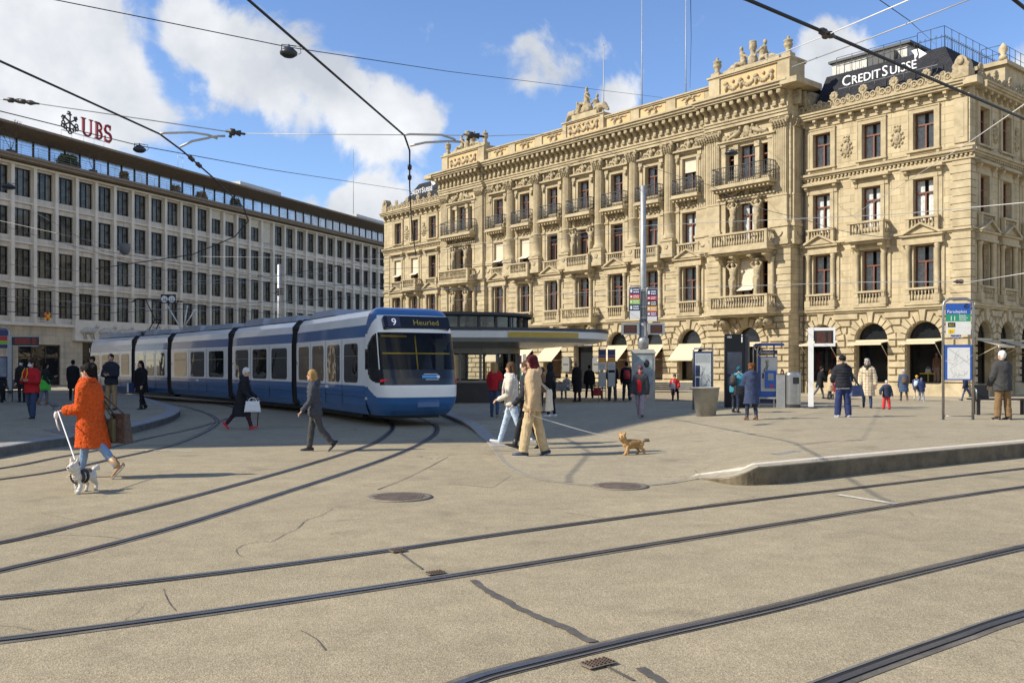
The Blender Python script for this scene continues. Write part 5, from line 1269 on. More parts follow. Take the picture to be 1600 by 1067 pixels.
m=MB(); loft(m,[(4.3,3.1,3.5),(4.3,3.1,4.0)],[0]); 
m.build('clerestory',DGLASS,kio); m=MB(); loft(m,[(4.55,3.35,4.0),(4.6,3.4,4.06),(4.6,3.4,4.18),(.1,.1,4.25)],[0,0,0])
for k,(x,y) in enumerate(oval(4.34,3.14,28)): m.box(x-.05,x+.05,y-.05,y+.05,3.48,4.0)
m.build('upper_roof',DARK,kio)
m=MB(); loft(m,[(3.95,3.0,0),(3.95,3.0,.95)],[0]); m.build('base_panel',KDK,kio)
m=MB(); loft(m,[(3.9,2.95,.95),(3.9,2.95,2.6)],[0]); m.build('glazing',GLASS,kio)
m=MB()
for k,(x,y) in enumerate(oval(3.93,2.98,24)): m.box(x-.06,x+.06,y-.06,y+.06,.95,2.6)
loft(m,[(4.0,3.04,.95),(4.0,3.04,1.05),(3.88,2.93,1.05)],[0,0]); loft(m,[(4.0,3.04,2.3),(4.0,3.04,2.62),(3.88,2.93,2.3)],[0,0]); m.build('glazing_frame',mat('taupe metal',(.22,.2,.17),.45,.4,.1),kio)
m=MB(); m.box(-1.6,.6,-.4,1.2,0,1.2); m.box(-3,-2.2,-.8,.8,0,2.2); m.build('counter',KDK,kio)
# ================================================================ street furniture
NAVY=mat('navy sign blue',(.012,.03,.13),.4,0,.05); BLUE=mat('bright sign blue',(.02,.10,.42),.4,0,.05); GRN=mat('sign green',(.02,.28,.16),.45,0,0); PAPER=mat('white paper',(.72,.72,.70),.6,0,.04); REDS=mat('sign red',(.5,.02,.03),.45,0,0); ORG=mat('sign orange',(.72,.33,.02),.45,0,0); LIME=mat('sign lime',(.25,.5,.03),.45,0,0); PURP=mat('sign purple',(.2,.03,.14),.45,0,0); YELS=mat('sign yellow',(.85,.6,.02),.45,0,0); AMB=mat('amber display text',(.16,.045,.02),.5,0,0,emit=(.5,.10,.03),es=.06); TXT=mat('printed text grey',(.22,.22,.24),.7,0,.3,30); TXK=mat('printed text black',(.02,.02,.02),.6,0,0)
def face(p): return math.atan2(p.x,-p.y) if 0 else -math.atan2(p.x,p.y)     # turn a front (-y) towards the viewer's side of the square
def lines(m,x0,x1,z0,z1,n,y,seed=1,h=.5,mi=0):
    r=random.Random(seed); s=(z1-z0)/n
    for k in range(n):
        z=z1-s*(k+.75); x=x0
        while x<x1-.01: w=min(r.uniform(.02,.09),x1-x); m.box(x,x+w,y-.002,y,z,z+s*h,mi); x+=w+.015
# --- stop sign with timetable on the right platform
p=G(1497,656,platz); q=26.6/26.6
t=thing('stop_sign','stop sign in a steel hoop frame, blue and green panels above a white map','stop sign',p,R(-8))
S=p.y/F; Wd=(1520-1476)*S; H=(656-467)*S; x0,x1=-Wd/2,Wd/2
zz=lambda py:(656-py)*S
m=MB(); r=.035
m.tube([(x0,0,0),(x0,0,H-.18),(x0+.03,0,H-.07),(x0+.16,0,H),(x1-.16,0,H),(x1-.03,0,H-.07),(x1,0,H-.18),(x1,0,0)],r,8); m.tube([(x0,0,.10),(x1,0,.10)],.012,5); m.box(x0-.09,x0+.09,-.06,.06,0,.012); m.box(x1-.09,x1+.09,-.06,.06,0,.012); m.build('frame',STEEL,t)
a,b=x0+.06,x1-.06
def pan(nm,z0,z1,mt,y=-.02): return MB().box(a,b,y,y+.04,zz(z0),zz(z1)).build(nm,mt,t)
o=pan('name_panel',491,474,BLUE); text('Paradeplatz','panel_text',SIGNW,.105,o,(a+.03,-.022,zz(489)),ext=.001,align='LEFT'); m=MB(); m.torus((b-.12,-.022,zz(478)),.05,.012,'y',12,4); m.box(b-.15,b-.09,-.023,-.021,zz(479),zz(477)); m.build('panel_logo',NAVY,o)
o=pan('line_panel',502.2,491.2,GRN); text('11','panel_text',SIGNW,.17,o,(a+.09,-.022,zz(501)),ext=.001,align='LEFT')
for k,s_ in enumerate(('Rehalp','Bellevue','Auzelg')): text(s_,'destination_text',SIGNW,.062,o,(a+.33,-.022,zz(494.6+k*3)),ext=.001,align='LEFT')
o=pan('bus_panel',512,502.4,PAPER); MB().box(a+.05,a+.23,-.024,-.02,zz(511),zz(504)).build('bus_badge',TXK,o); text('N11','panel_text',YELS,.075,o,(a+.14,-.026,zz(509.3)),ext=.001)
o=pan('bus_panel',523,512.2,PAPER); MB().box(a+.05,a+.21,-.024,-.02,zz(521),zz(514)).build('bus_badge',YELS,o); text('21','panel_text',TXK,.085,o,(a+.13,-.026,zz(520)),ext=.001)
o=MB().box(x0+.2,x1-.3,-.02,.0,zz(528.5),zz(523.3)).build('street_plate',mat('enamel street blue',(.01,.012,.2),.3,0,0),t); text('Paradeplatz','panel_text',SIGNW,.075,o,((x0+x1)/2-.05,-.022,zz(527.6)),ext=.001)
m=MB(); m.box(a-.02,b+.02,-.05,.05,zz(594),zz(539)); o=m.build('map_case',BLUE,t); m=MB(); m.box(a+.03,b-.03,-.056,-.05,zz(592),zz(543)); o2=m.build('map_sheet',PAPER,o)
m=MB(); rr=random.Random(4)
for k in range(26):
    x,z=rr.uniform(a+.08,b-.08),rr.uniform(zz(588),zz(547)); m.tube([(x,-.0565,z),(x+rr.uniform(-.2,.2),-.0565,min(zz(546),max(zz(590),z+rr.uniform(-.25,.25))))],.004,3)
m.build('map_lines',mat('faint map lines',(.6,.6,.52),.7,0,.1),o2)
# --- portal display frame
p=G(1267,638,platz); S=p.y/F
t=thing('departure_display','white steel portal post holding a dark departure display beside the litter bin','display',p,R(-14))
h=(638-512)*S; w=36*S
m=MB(); m.box(-.08,.08,-.08,.08,.02,h); m.box(.08,w,-.07,.07,h-.1,h); m.box(.08,w,-.07,.07,h-.62,h-.53); m.box(w-.06,w,-.07,.07,h-.53,h-.1); m.build('post',WHITE,t); m=MB(); m.lathe(0,0,[(.24,0),(.22,.03),(.11,.06)],14); m.build('base',DARK,t)
m=MB(); m.box(.12,w-.07,-.06,.06,h-.52,h-.11); o=m.build('display',BLACK,t); m=MB(); lines(m,.18,w-.3,h-.5,h-.14,5,-.061,3,.45); lines(m,w-.22,w-.12,h-.5,h-.14,5,-.061,4,.45); m.build('display_text',AMB,o)
# --- litter bin
p=G(1238,637,platz); S=p.y/F; h=57*S
t=thing('litter_bin','brushed steel column litter bin with a dark slot, right of the ticket machine','bin',p,R(-12))
m=MB(); P=oval(.25,.22,32,2.6); m.prism([(x+.02,y) for x,y in P],'z',.12,h-.12); m.add([(x+.02,y,h-.12) for x,y in P]+[(x*.95+.02,y*.95,h-.02+.05*x) for x,y in P],[(k,(k+1)%32,32+(k+1)%32,32+k) for k in range(32)]+[tuple(range(32,64))],0,True); m.build('body',STEEL,t)
m=MB(); m.prism([(x*.99+.02,y*.99) for x,y in P],'z',0,.12); m.build('base',DARK,t); m=MB(); m.box(.0,.2,-.232,-.19,h-.42,h-.2); m.build('slot',BLACK,t)
m=MB(); m.box(-.52,-.24,-.12,.18,0,h-.12); m.build('side_box',GALV,t)
# --- ticket machine in its blue shelter
p=G(1196,636,platz); S=p.y/F; Z=lambda y:(636-y)*S; X=lambda x:(x-1196)*S
t=thing('ticket_machine','blue and silver ticket machine under a curved steel hood with a small bench','ticket machine',p,R(-14))
m=MB(); m.box(X(1183),X(1214),-.05,.55,Z(620),Z(557)); m.build('cabinet',BLUE,t)
m=MB(); m.box(X(1189),X(1213.5),-.075,-.05,Z(611),Z(558.5)); m.build('front_plate',mat('light grey front plate',(.5,.5,.47),.45,.2,.06),t)
m=MB(); m.box(X(1195),X(1212),-.17,-.075,Z(606),Z(579)); o=m.build('console',BLUE,t); m=MB(); m.box(X(1199.5),X(1208),-.18,-.17,Z(594),Z(583)); m.build('screen',mat('grey screen',(.25,.28,.3),.15,0,0),o); m=MB(); m.box(X(1202),X(1208),-.178,-.17,Z(604),Z(601)); m.build('slot',REDS,o)
m=MB(); m.box(X(1191),X(1193.5),-.09,-.075,Z(591),Z(583)); m.build('card_reader',BLACK,t)
m=MB(); rr=random.Random(2)
for k in range(9): m.tube([(X(1197)+rr.uniform(-.1,.1),-.077,Z(573)+rr.uniform(-.2,.25)),(X(1197)+rr.uniform(-.1,.1),-.077,Z(573)+rr.uniform(-.2,.25))],.01,3)
m.build('sticker',mat('olive sticker',(.16,.17,.08),.7,0,.1),t)
m=MB(); m.box(X(1183),X(1216),-.02,.5,Z(630),Z(620.3)); m.build('plinth',NAVY,t)
m=MB(); m.box(X(1185),X(1214),-.03,.03,Z(553),Z(547)); o=m.build('name_board',NAVY,t); text('Paradeplatz','panel_text',SIGNW,.1,o,(X(1187),-.034,Z(551.8)),ext=.001,align='LEFT')
m=MB()
for x in (1177,1183): m.tube([(X(x),-.25,0),(X(x),-.25,Z(548)),(X(x)+.05,-.25,Z(541)),(X(x)+.22,-.25,Z(538)),(X(1221),-.25,Z(538))],.04,7)
m.tube([(X(1209),.1,Z(557)),(X(1209),.1,Z(538))],.03,6); m.build('hood_frame',STEEL,t)
m=MB(); m.taper(X(1179),X(1224),-.45,.65,Z(540),Z(537),.03,.05); m.build('hood',NAVY,t)
m=MB(); m.box(X(1181),X(1221),-.35,.1,Z(622.5),Z(620)); 
for x in (1208.5,1214.5): m.box(X(x)-.03,X(x)+.03,-.2,-.14,0,Z(622.5))
m.box(X(1186)-.03,X(1186)+.03,-.2,-.14,0,Z(622.5)); m.build('bench',GALV,t)
# --- black info totem
p=G(1152,637,platz); S=p.y/F; Z=lambda y:(637-y)*S; X=lambda x:(x-1152)*S
t=thing('information_pillar','tall black glossy information pillar with a white letter i at the top','pillar',p,R(-10))
BG=mat('black glossy panel',(.008,.009,.012),.3,0,.1,1,spec=.25); m=MB(); m.box(X(1133),X(1163),0,.12,0.05,Z(522)); m.build('front_panel',BG,t); m=MB(); m.box(X(1163)+.01,X(1171),.05,.55,0,Z(523)); m.build('side_body',DARK,t); m=MB(); m.box(X(1133),X(1163),.12,.5,0,Z(523)); m.build('back_body',BLACK,t)
text('i','pillar_letter',SIGNW,.42,t,(X(1159),-.004,Z(535)),ext=.002); text('VBZ','pillar_letter',SIGNW,.09,t,(X(1140),-.004,Z(528)),ext=.002)
m=MB(); m.box(X(1137),X(1159),-.004,0,Z(585),Z(550)); m.box(X(1137),X(1159),-.004,0,Z(612),Z(588)); m.build('screen',mat('dim screen picture',(.02,.03,.06),.12,0,.6,1.5),t)
# --- map board
p=G(1098,640,platz); S=p.y/F; Z=lambda y:(640-y)*S; X=lambda x:(x-1098)*S
t=thing('map_board','navy framed city map board on steel legs behind the metal planter','map board',p,R(-6))
m=MB(); m.tube([(X(1083.5),0,0),(X(1083.5),0,Z(547)),(X(1085),0,Z(544.5)),(X(1111.5),0,Z(544.5)),(X(1113),0,Z(547)),(X(1113),0,0)],.03,7); m.build('frame',STEEL,t)
m=MB(); m.box(X(1084.6),X(1112),-.05,.05,Z(622),Z(549)); o=m.build('case',NAVY,t); m=MB(); m.box(X(1086),X(1110.5),-.055,-.05,Z(619),Z(552)); o=m.build('sheet',mat('pale map sheet',(.50,.55,.56),.5,0,0,4,c2=(.60,.61,.55)),o)
m=MB(); lines(m,X(1087),X(1109.5),Z(567),Z(553),11,-.0555,7,.4); m.build('text_columns',TXT,o); m=MB(); m.box(X(1086.5),X(1093.5),-.057,-.055,Z(588),Z(571)); m.box(X(1087),X(1093),-.057,-.055,Z(604),Z(590)); m.build('pictures',mat('blue picture',(.02,.03,.09),.5,0,.9,3),o)
m=MB(); rr=random.Random(8)
for k in range(34):
    x,z=rr.uniform(X(1095),X(1109)),rr.uniform(Z(615),Z(573)); m.tube([(x,-.0556,z),(max(X(1094.5),min(X(1110),x+rr.uniform(-.25,.25))),-.0556,max(Z(618),min(Z(571),z+rr.uniform(-.3,.3))))],.006,3)
m.build('map_streets',mat('grey map street',(.35,.36,.36),.7,0,.1),o)
# --- conical planter / bin
p=G(1103,650,platz); S=p.y/F; h=45*S; r1=21*S; r0=15*S
t=thing('metal_planter','big conical grey metal tub standing alone on the platform','planter',p); t['category']='planter'
m=MB(); n=28; m.lathe(0,0,[(r0,0),(r0+(r1-r0)*.98,h*.97),(r1+.01,h*.97),(r1+.02,h),(r1-.05,h),(r1-.06,h-.25),(.02,h-.26)],n); m.build('tub',mat('stained zinc',(.44,.43,.40),.6,.2,0,2.2,.2,14,c2=(.24,.23,.205)),t)
# --- tram mast with signs and the poster column at its foot
p=G(1005,624,groundz); p=Vector((142/F*45,0,0)); p=Vector(((1005-800)/F*44,44,groundz(0,44)+.02)); S=44/F; Z=lambda y:HC+(HZ-y)*S-p.z
t=thing('tram_mast','tall silver tram mast carrying two line boards and two small displays','mast',p,R(-8))
m=MB(); m.lathe(0,0,[(.17,0),(.17,Z(500)),(.15,Z(440)),(.13,Z(291)),(.06,Z(290))],14); m.build('pole',GALV,t)
m=MB(); m.lathe(0,0,[(.25,Z(545)),(.27,Z(530)),(.20,Z(526)),(.2,Z(500))],14); m.build('sleeve',GALV,t)
for (xa,xb,ya,yb,cols,nm) in ((983.5,1001,450,499,[(450,460,NAVY),(460,468,REDS),(468,476,LIME),(476,486,NAVY),(486,499,PAPER)],'line_board'),(1010.5,1027,453,502,[(453,463,NAVY),(463,470,REDS),(470,479,TXK),(479,487,ORG),(487,495,PURP),(495,502,PAPER)],'line_board')):
    X=lambda x:(x-1005)*S; m=MB(); ax=X(xa);bx=X(xb); m.tube([(ax,-.25,Z(yb)),(ax,-.25,Z(ya)+.02),(ax+.05,-.25,Z(ya)+.08),(bx-.05,-.25,Z(ya)+.08),(bx,-.25,Z(ya)+.02),(bx,-.25,Z(yb))],.03,6); 
    m.box(ax,bx,-.27,-.23,Z(yb),Z(ya)); o=m.build(nm,STEEL,t)
    for (a_,b_,mt_) in cols: MB().box(ax+.03,bx-.03,-.285,-.27,Z(b_),Z(a_)).build('panel',mt_,o)
    for (a_,b_,mt_) in cols[:-1]: m=MB(); m.box(ax+.05,ax+.14,-.288,-.285,Z(b_)+.07,Z(a_)-.07); lines(m,ax+.19,bx-.08,Z(b_)+.04,Z(a_)-.04,2,-.286,int(a_),.5); m.build('panel_text',SIGNW,o)
for (xa,xb) in ((971,999),(1012,1038)):
    m=MB(); m.box(X(xa),X(xb),-.3,-.1,Z(523),Z(505)); o=m.build('small_display',GALV,t); m=MB(); m.box(X(xa)+.12,X(xb)-.12,-.305,-.3,Z(521),Z(508)); m.build('screen',BLACK,o); m=MB(); lines(m,X(xa)+.17,X(xb)-.17,Z(520),Z(509),4,-.306,int(xa),.4); m.build('display_text',AMB,o)
m=MB()
for z in (455,480,497): m.box(X(984),X(1027),-.26,-.15,Z(z)-.03,Z(z)+.03)
m.build('brackets',STEEL,t)
t=thing('poster_column','grey poster column with a framed advertisement at the foot of the tram mast','poster column',(p.x,p.y-.05,p.z),R(-8))
m=MB(); m.box(X(991)-.12,X(1019)+.12,-.42,.42,0,Z(552)); m.taper(X(990)-.15,X(1020)+.15,-.47,.47,Z(552),Z(546),.12,.1); m.build('body',mat('grey column paint',(.35,.34,.30),.5,.2,.1),t)
m=MB(); m.box(X(991),X(1019),-.44,-.42,Z(600),Z(555)); m.build('poster',mat('pale blue poster',(.42,.46,.46),.4,0,0,2.5,c2=(.16,.2,.22)),t); m=MB(); m.ell((X(1010),-.45,Z(568)),.12,.01,.2,8); m.box(X(993),X(1006),-.445,-.44,Z(592),Z(582)); m.build('poster_figure',TXK,t)
# --- slim double signs left of the mast
def slim(label,px,py,fn=groundz,Yd=None):
    p=G(px,py,fn) if not Yd else Vector(((px-800)/F*Yd,Yd,groundz(0,Yd)+.03)); S=p.y/F; Z=lambda y:HC+(HZ-y)*S-p.z
    t=thing('line_sign',label,'sign',p,R(-4)); m=MB()
    for s in (-.17,.17): m.tube([(s,0,0),(s,0,Z(545))],.02,6)
    m.build('posts',STEEL,t); m=MB(); m.box(-.17,.17,-.04,.0,Z(578),Z(546)); o=m.build('board',PAPER,t)
    for a_,b_,mt_ in ((546,555,NAVY),(555.5,559,PURP),(559.5,566,ORG)): MB().box(-.165,.165,-.046,-.04,Z(b_),Z(a_)).build('panel',mt_,o)
    m=MB(); lines(m,-.14,.14,Z(577),Z(568),4,-.042,int(px),.5); m.build('print',TXT,o)
    m=MB(); m.box(-.16,.16,-.03,.0,Z(604),Z(582)); m.build('timetable',GALV,t); return t
slim('slim line sign with orange stripe left of the dark backed men, left of two',941,622,Yd=44.5); slim('slim line sign with orange stripe left of the dark backed men, right of two',955.5,622,Yd=44.5)
# letter boxes on the facade piers
for u,l in ((MID+1.7,'grey wall box right of the bank door'),(MID-1.75,'grey wall box left of the bank door')):
    v=lf(u,PC+.16,1.2); t=thing('wall_box',l,'box',v,BR); m=MB(); m.box(-.42,.42,-.22,.0,0,1.05); m.prism([(-.42,1.05),(-.3,1.2),(.3,1.2),(.42,1.05)],'y',-.22,0); m.build('case',mat('grey box paint',(.22,.22,.21),.5,.3,.1),t); m=MB(); m.box(-.3,.3,-.232,-.22,.55,.62); m.build('slot',BLACK,t)
v=lf(MID-5.0,PC+2.4,-.07); t=thing('cash_display','small white framed screen kiosk with a green lower panel near the bank','kiosk',v,BR); m=MB(); m.box(-.5,.5,-.2,.2,0,2.7); m.build('frame',WHITE,t); m=MB(); m.box(-.4,.4,-.21,-.2,1.9,2.6); m.build('screen',mat('dark red screen',(.06,.02,.015),.3,0,.3),t); m=MB(); m.box(-.4,.4,-.21,-.2,.6,1.6); m.build('panel',mat('bottle green',(.03,.10,.05),.4,0,.1),t)
# --- benches
def bench(label,px,Yd,ln,rz,mt_,fn=groundz,arms=False,back=True,pz=None):
    z=fn((px-800)/F*Yd,Yd)+.01; t=thing('bench',label,'bench',((px-800)/F*Yd,Yd,z if pz is None else pz),rz)
    m=MB()
    for k in range(5): m.box(-ln/2,ln/2,-.25+k*.1,-.18+k*.1,.42,.46)
    m.build('seat',mt_,t)
    if back:
        m=MB()
        for k in range(4): m.box(-ln/2,ln/2,.24+k*.03,.27+k*.03,.52+k*.1,.6+k*.1)
        m.build('backrest',mt_,t)
    for s in (-1,1):
        x=s*(ln/2-.18); m=MB(); m.box(x-.04,x+.04,-.22,-.14,0,.42); m.box(x-.04,x+.04,.14,.22,0,.42); m.box(x-.035,x+.035,-.24,.24,.38,.42)
        if back: m.box(x-.03,x+.03,.2,.26,.40,.9)
        m.build('leg',BLACK,t)
        if arms: m=MB(); xx=s*(ln/2-.1); m.tube([(xx,-.25,.44),(xx,-.25,.70),(xx,-.2,.74),(xx,.2,.74)],.022,6); m.build('armrest',STEEL,t)
    return t
SLAT=mat('blue grey bench slats',(.12,.15,.17),.6,0,.2)
bench('long blue grey slatted bench under the woman in red near the bank',1050,47.0,3.4,R(-10),SLAT)
bench('blue grey slatted bench behind the people waiting, near the bank door',893,49.5,3.6,R(-10),SLAT)
bo=bench('black metal bench with steel armrests on the right platform, beside the white haired man',1563,26.6,1.7,R(-6),BLACK,platz,True,False)
m=MB(); m.box(-.66,-.24,.22,.28,.45,.85); m.box(-.66,-.24,.18,.22,.462,.5); m.build('backrest',BLACK,bo)
# --- left stop furniture
lz=leftz
def lpos(px,py): return G(px,py,leftz)
p=lpos(-2,627); S=p.y/F; Z=lambda y:(627-y)*S; X=lambda x:(x+2)*S
t=thing('shelter_sign','steel framed stop sign with red and green stripes at the left edge','stop sign',p,R(12)); m=MB(); m.tube([(X(13),0,0),(X(13),0,Z(518)),(X(10),0,Z(513)),(X(-30),0,Z(512))],.05,8); m.tube([(X(-34),0,0),(X(-34),0,Z(512))],.05,8); m.build('frame',STEEL,t)
for a_,b_,mt_ in ((515,525,NAVY),(525.3,532,REDS),(532.3,538,LIME),(538.3,544,NAVY)): MB().box(X(-32),X(11),-.03,.03,Z(b_),Z(a_)).build('panel',mt_,t)
m=MB(); m.box(X(-32),X(11),-.04,.04,Z(590),Z(557)); o=m.build('poster_case',NAVY,t); m=MB(); m.box(X(-30),X(9.5),-.045,-.04,Z(588),Z(559)); m.build('poster',mat('blue grey poster',(.08,.13,.25),.4,0,0,2.5,c2=(.35,.33,.3)),o)
p=lpos(16,628); S=p.y/F; Z=lambda y:(628-y)*S; X=lambda x:(x-16)*S
t=thing('departure_display','grey post holding a dark departure display with red text at the far left','display',p,R(10)); m=MB(); m.box(-.08,.08,-.08,.08,0,Z(524)); m.box(.08,X(57),-.09,.09,Z(526.5),Z(525)); m.box(.08,X(57),-.09,.09,Z(541),Z(539.6)); m.build('post',GALV,t); m=MB(); m.box(.08,X(57),-.08,.08,Z(539.6),Z(526.5)); o=m.build('display',BLACK,t); m=MB(); lines(m,X(24),X(46),Z(537.5),Z(528),3,-.085,9,.45); lines(m,X(49),X(55),Z(537.5),Z(528),3,-.085,10,.45); m.build('display_text',mat('red display text',(.25,.02,.015),.5,0,0,emit=(.6,.05,.03),es=.12),o)
p=lpos(27,628); bench('black slatted bench with backrest at the far left stop',27,p.y,2.0,R(65),mat('black slats',(.02,.02,.02),.5,0,.2),leftz)
# e-scooter parked at the office wall
p=G(90,601); t=thing('kick_scooter','black electric kick scooter parked against the pale office wall','scooter',p,R(30)); m=MB(); m.box(-.5,.5,-.09,.09,.12,.19); m.build('deck',BLACK,t); m=MB(); m.tube([(.52,0,.14),(.62,0,.5),(.42,0,1.35)],.045,6); m.tube([(.42,-.32,1.35),(.42,.32,1.35)],.035,6); m.build('handlebar',BLACK,t)
for x in (-.6,.62): m=MB(); m.torus((x,0,.12),.09,.04,'y',12,6); m.ell((x,0,.12),.05,.03,.05,6); m.build('wheel',RUB,t)
# second tram mast behind the tram, canton flag plate
p=Vector(((437-800)/F*58,58,-.09)); S=58/F; Z=lambda y:HC+(HZ-y)*S-p.z
t=thing('tram_mast','plain silver tram mast rising behind the tram roof','mast',p); m=MB(); m.lathe(0,0,[(.16,0),(.15,Z(414)),(.08,Z(413))],12); m.build('pole',GALV,t); m=MB()
for z in (456,452,460): m.box(-.22,.22,-.22,.22,Z(z),Z(z)+.05)
m.tube([(.0,0,Z(456)),(-.5,0,Z(458))],.04,5); m.build('clamp',DARK,t)
fl=Vector((QX,QY,0))+Matrix.Rotation(UR,3,'Z')@Vector((-1.2,-.9,5.75)); t=thing('coat_of_arms_plate','small red and yellow heraldic plate fixed to the grey office wall','sign',fl,UR); m=MB(); m.tube([(0,.9,.2),(0,0,.2)],.03,5); m.build('arm',IRON,t); m=MB()
for a_ in range(8): c,s=math.cos(R(a_*45)),math.sin(R(a_*45)); m.ell((c*.3,0,s*.3+.4),.14,.03,.14,6,a_%2)
m.ell((0,-.01,.4),.26,.04,.26,8,0); m.box(-.05,.05,-.06,-.03,.22,.58,1); m.box(-.18,.18,-.06,-.03,.35,.45,1); m.build('plate',[REDS,YELS],t)
# shop window goods: mannequin, handbags, clothes
def inshop(u,p,z): return lf(u,p,z)
def bagmesh(): 
    m=MB(); m.taper(-.17,.17,-.07,.07,0,.24,.04,.02); m.torus((0,0,.24),.11,.014,'y',10,5,0,0,180); return m
CREAM=mat('cream leather',(.72,.62,.42),.5,0,.05)
v=inshop(RW[1]-.2+.95,-.75,1.5); tag(bagmesh().build('display_handbag',CREAM,None,(v.x,v.y,v.z),BR),'cream handbag hanging in the middle arched shop window behind the plaid coat woman','handbag')
v=inshop(RW[2]-.1,-.75,1.25); t=thing('display_handbag','white handbag on a yellow stand in the right arched shop window','handbag',v,BR); bagmesh().build('bag',mat('white leather',(.75,.72,.68),.5,0,.05),t); m=MB(); m.box(-.45,.45,-.15,.15,-.07,-.002); m.box(-.03,.03,-.03,.03,-.6,-.07); m.build('stand',YELS,t)
t=thing('display_sign','white lettered awning valance at the side of the bank','sign',lf(60.2+1.75,1.74,2.75),BR) if False else None
# hanging clothes in the left arched window
v=inshop(RW[0]-.25,-.8,1.0); t=thing('hanging_clothes','dark red and grey garments hanging in the arched window left of the shop pier','clothes',v,BR); m=MB(); m.tube([(-.6,0,1.75),(.75,0,1.75)],.015,5); m.build('rail',STEEL,t)
for k,(x,cc) in enumerate(((-.45,(.2,.02,.02)),(-.25,(.05,.05,.06)),(.1,(.12,.11,.1)),(.35,(.03,.03,.035)),(.55,(.16,.03,.03)))):
    m=MB(); m.rings([(x,0,.35,.13,.07),(x,0,1.0,.10,.06),(x,0,1.45,.13,.06),(x,0,1.68,.04,.03)],10); m.build('garment',cloth('garment %d'%k,cc),t)

# ================================================================ overhead wires
WB=mat('black contact wire',(.012,.012,.012),.5,.3,0); WG=mat('pale span wire',(.42,.42,.40),.5,.4,.1); WD=mat('dark span wire',(.06,.06,.065),.6,.2,.1); INS=mat('dark insulator',(.035,.03,.028),.5,0,.2)
def wire(label,pts,r,m_,n=1,sag=0,nodes=(),grp='overhead wires above the square'):
    P=[at(*q) for q in pts]; o=P[0]; t=thing('overhead_wire',label,'wire',o,0,grp); m=MB(); Q=[]
    for a,b in zip(P,P[1:]):
        k=8 if sag else 1
        for i in range(k): f_=i/k; Q.append(a.lerp(b,f_)-Vector((0,0,sag*4*f_*(1-f_)))-o)
    Q.append(P[-1]-o); m.tube(Q,r,5); m.build('strand',m_,t)
    for (i,f_) in nodes:
        c=P[i].lerp(P[i+1],f_)-o; d=(P[i+1]-P[i]).normalized(); mm=MB()
        mm.tube([c-d*.22,c-d*.15,c-d*.13,c-d*.05,c-d*.03,c+d*.05,c+d*.07,c+d*.15,c+d*.22],[.015,.02,.045,.045,.025,.045,.045,.02,.015],7); mm.build('insulator',INS,t)
    return t
Yc=lambda py,z=5.6:(z-HC)*F/(HZ-py)
cw=lambda px,py,z=5.6:(px,py,Yc(py,z))
wire('thick black contact wire running from the top edge down to the tram',[cw(345,-45),cw(388,0),(510,106,Yc(106)),cw(632,212),cw(640,235),cw(640,290),(643,350,25),(650,400,30)],.017,WB,nodes=((4,.45),(4,.75)))
wire('thick black contact wire running from the left edge across the office roof line',[cw(-60,63),cw(0,96),cw(110,146),cw(250,210),cw(285,236),cw(330,275),cw(381,325),(388,345,25),(367,370,28),(300,398,32),(150,420,36)],.017,WB,nodes=((4,.3),(4,.55)))
wire('thick black contact wire crossing the top right corner in front of the bank roof',[cw(1090,-30),cw(1168,0),cw(1295,54),cw(1410,104),cw(1600,186),(1750,250,20)],.022,WB,nodes=((1,.98),))
wire('black contact wire stub at the top right corner of the photo',[cw(1560,-20),cw(1600,12),cw(1700,90)],.022,WB)
def pull(label,pts1,pts2,ins,Y):
    t=thing('pull_off_arm',label,'bracket',at(*pts1[0],Y),0,'curved pull off arms on the contact wires'); o=at(*pts1[0],Y); m=MB()
    for pp in (pts1,pts2): m.tube([at(x,y,Y+.004*(x-pts1[0][0]))-o for x,y in pp],.02,6)
    m.build('arm',WG,t); m=MB(); a=at(*ins[0],Y+.3)-o; b=at(*ins[1],Y+.3)-o; d=b-a; m.tube([a,a+d*.2,a+d*.22,a+d*.45,a+d*.47,a+d*.75,a+d*.77,b],[.02,.02,.06,.06,.03,.055,.02,.02],8); m.tube([a+d*.3,a+d*.2-Vector((0,0,.1))],.03,5); m.build('insulator',INS,t)
pull('curved steel pull off arm on the left contact wire',[(250,209),(258,208),(300,207),(325,211),(340,217)],[(281,230),(300,221),(325,216),(335,213),(352,213)],[(353,205),(383,210)],15.4)
pull('curved steel pull off arm on the contact wire left of the bank',[(632,211),(640,210),(690,211),(708,217),(712,220)],[(641,228),(665,223),(700,221),(720,222)],[(724,210),(757,214)],15.6)
wire('thin pale span wire from the left edge to the pull off arms',[(-20,153,16),(30,158,16),(355,206,15.7)],.009,WG,nodes=((0,.9),(1,.04)))
wire('thin pale span wire between the two pull off arms',[(383,209,15.7),(725,212,15.8)],.007,WG)
wire('thin pale span wire from the middle pull off arm to the bank cornice',[(757,213,15.8),(905,208,50)],.007,WG)
wire('dark span wire carrying the round lamp in front of the clouds',[(60,-5,17),(210,25,18),(450,74,20),(700,112,30),(1035,153,64)],.011,WD)
wire('dark span wire carrying the small far lamp past the office sign',[(-20,169,22),(218,228,28),(420,265,38),(652,300,80)],.014,WD)
wire('white span wire crossing above the bank statues to the top edge',[(1180,100,22),(1295,54,11),(1440,-8,9)],.008,mat('white span wire',(.7,.7,.68),.5,.2,0),nodes=((0,.985),))
wire('beaded pale chain wire above the roof plant room',[(1238,105,14),(1360,60,12.5),(1540,-10,11)],.009,WG)
wire('thin dark wire from the top edge towards the roof railing',[(1345,-20,11),(1420,32,13),(1462,70,50)],.006,WD)
wire('thin cable hanging beside the bank flag pole',[(1079,-5,30),(1080,60,40),(1078,138,62)],.012,WD)
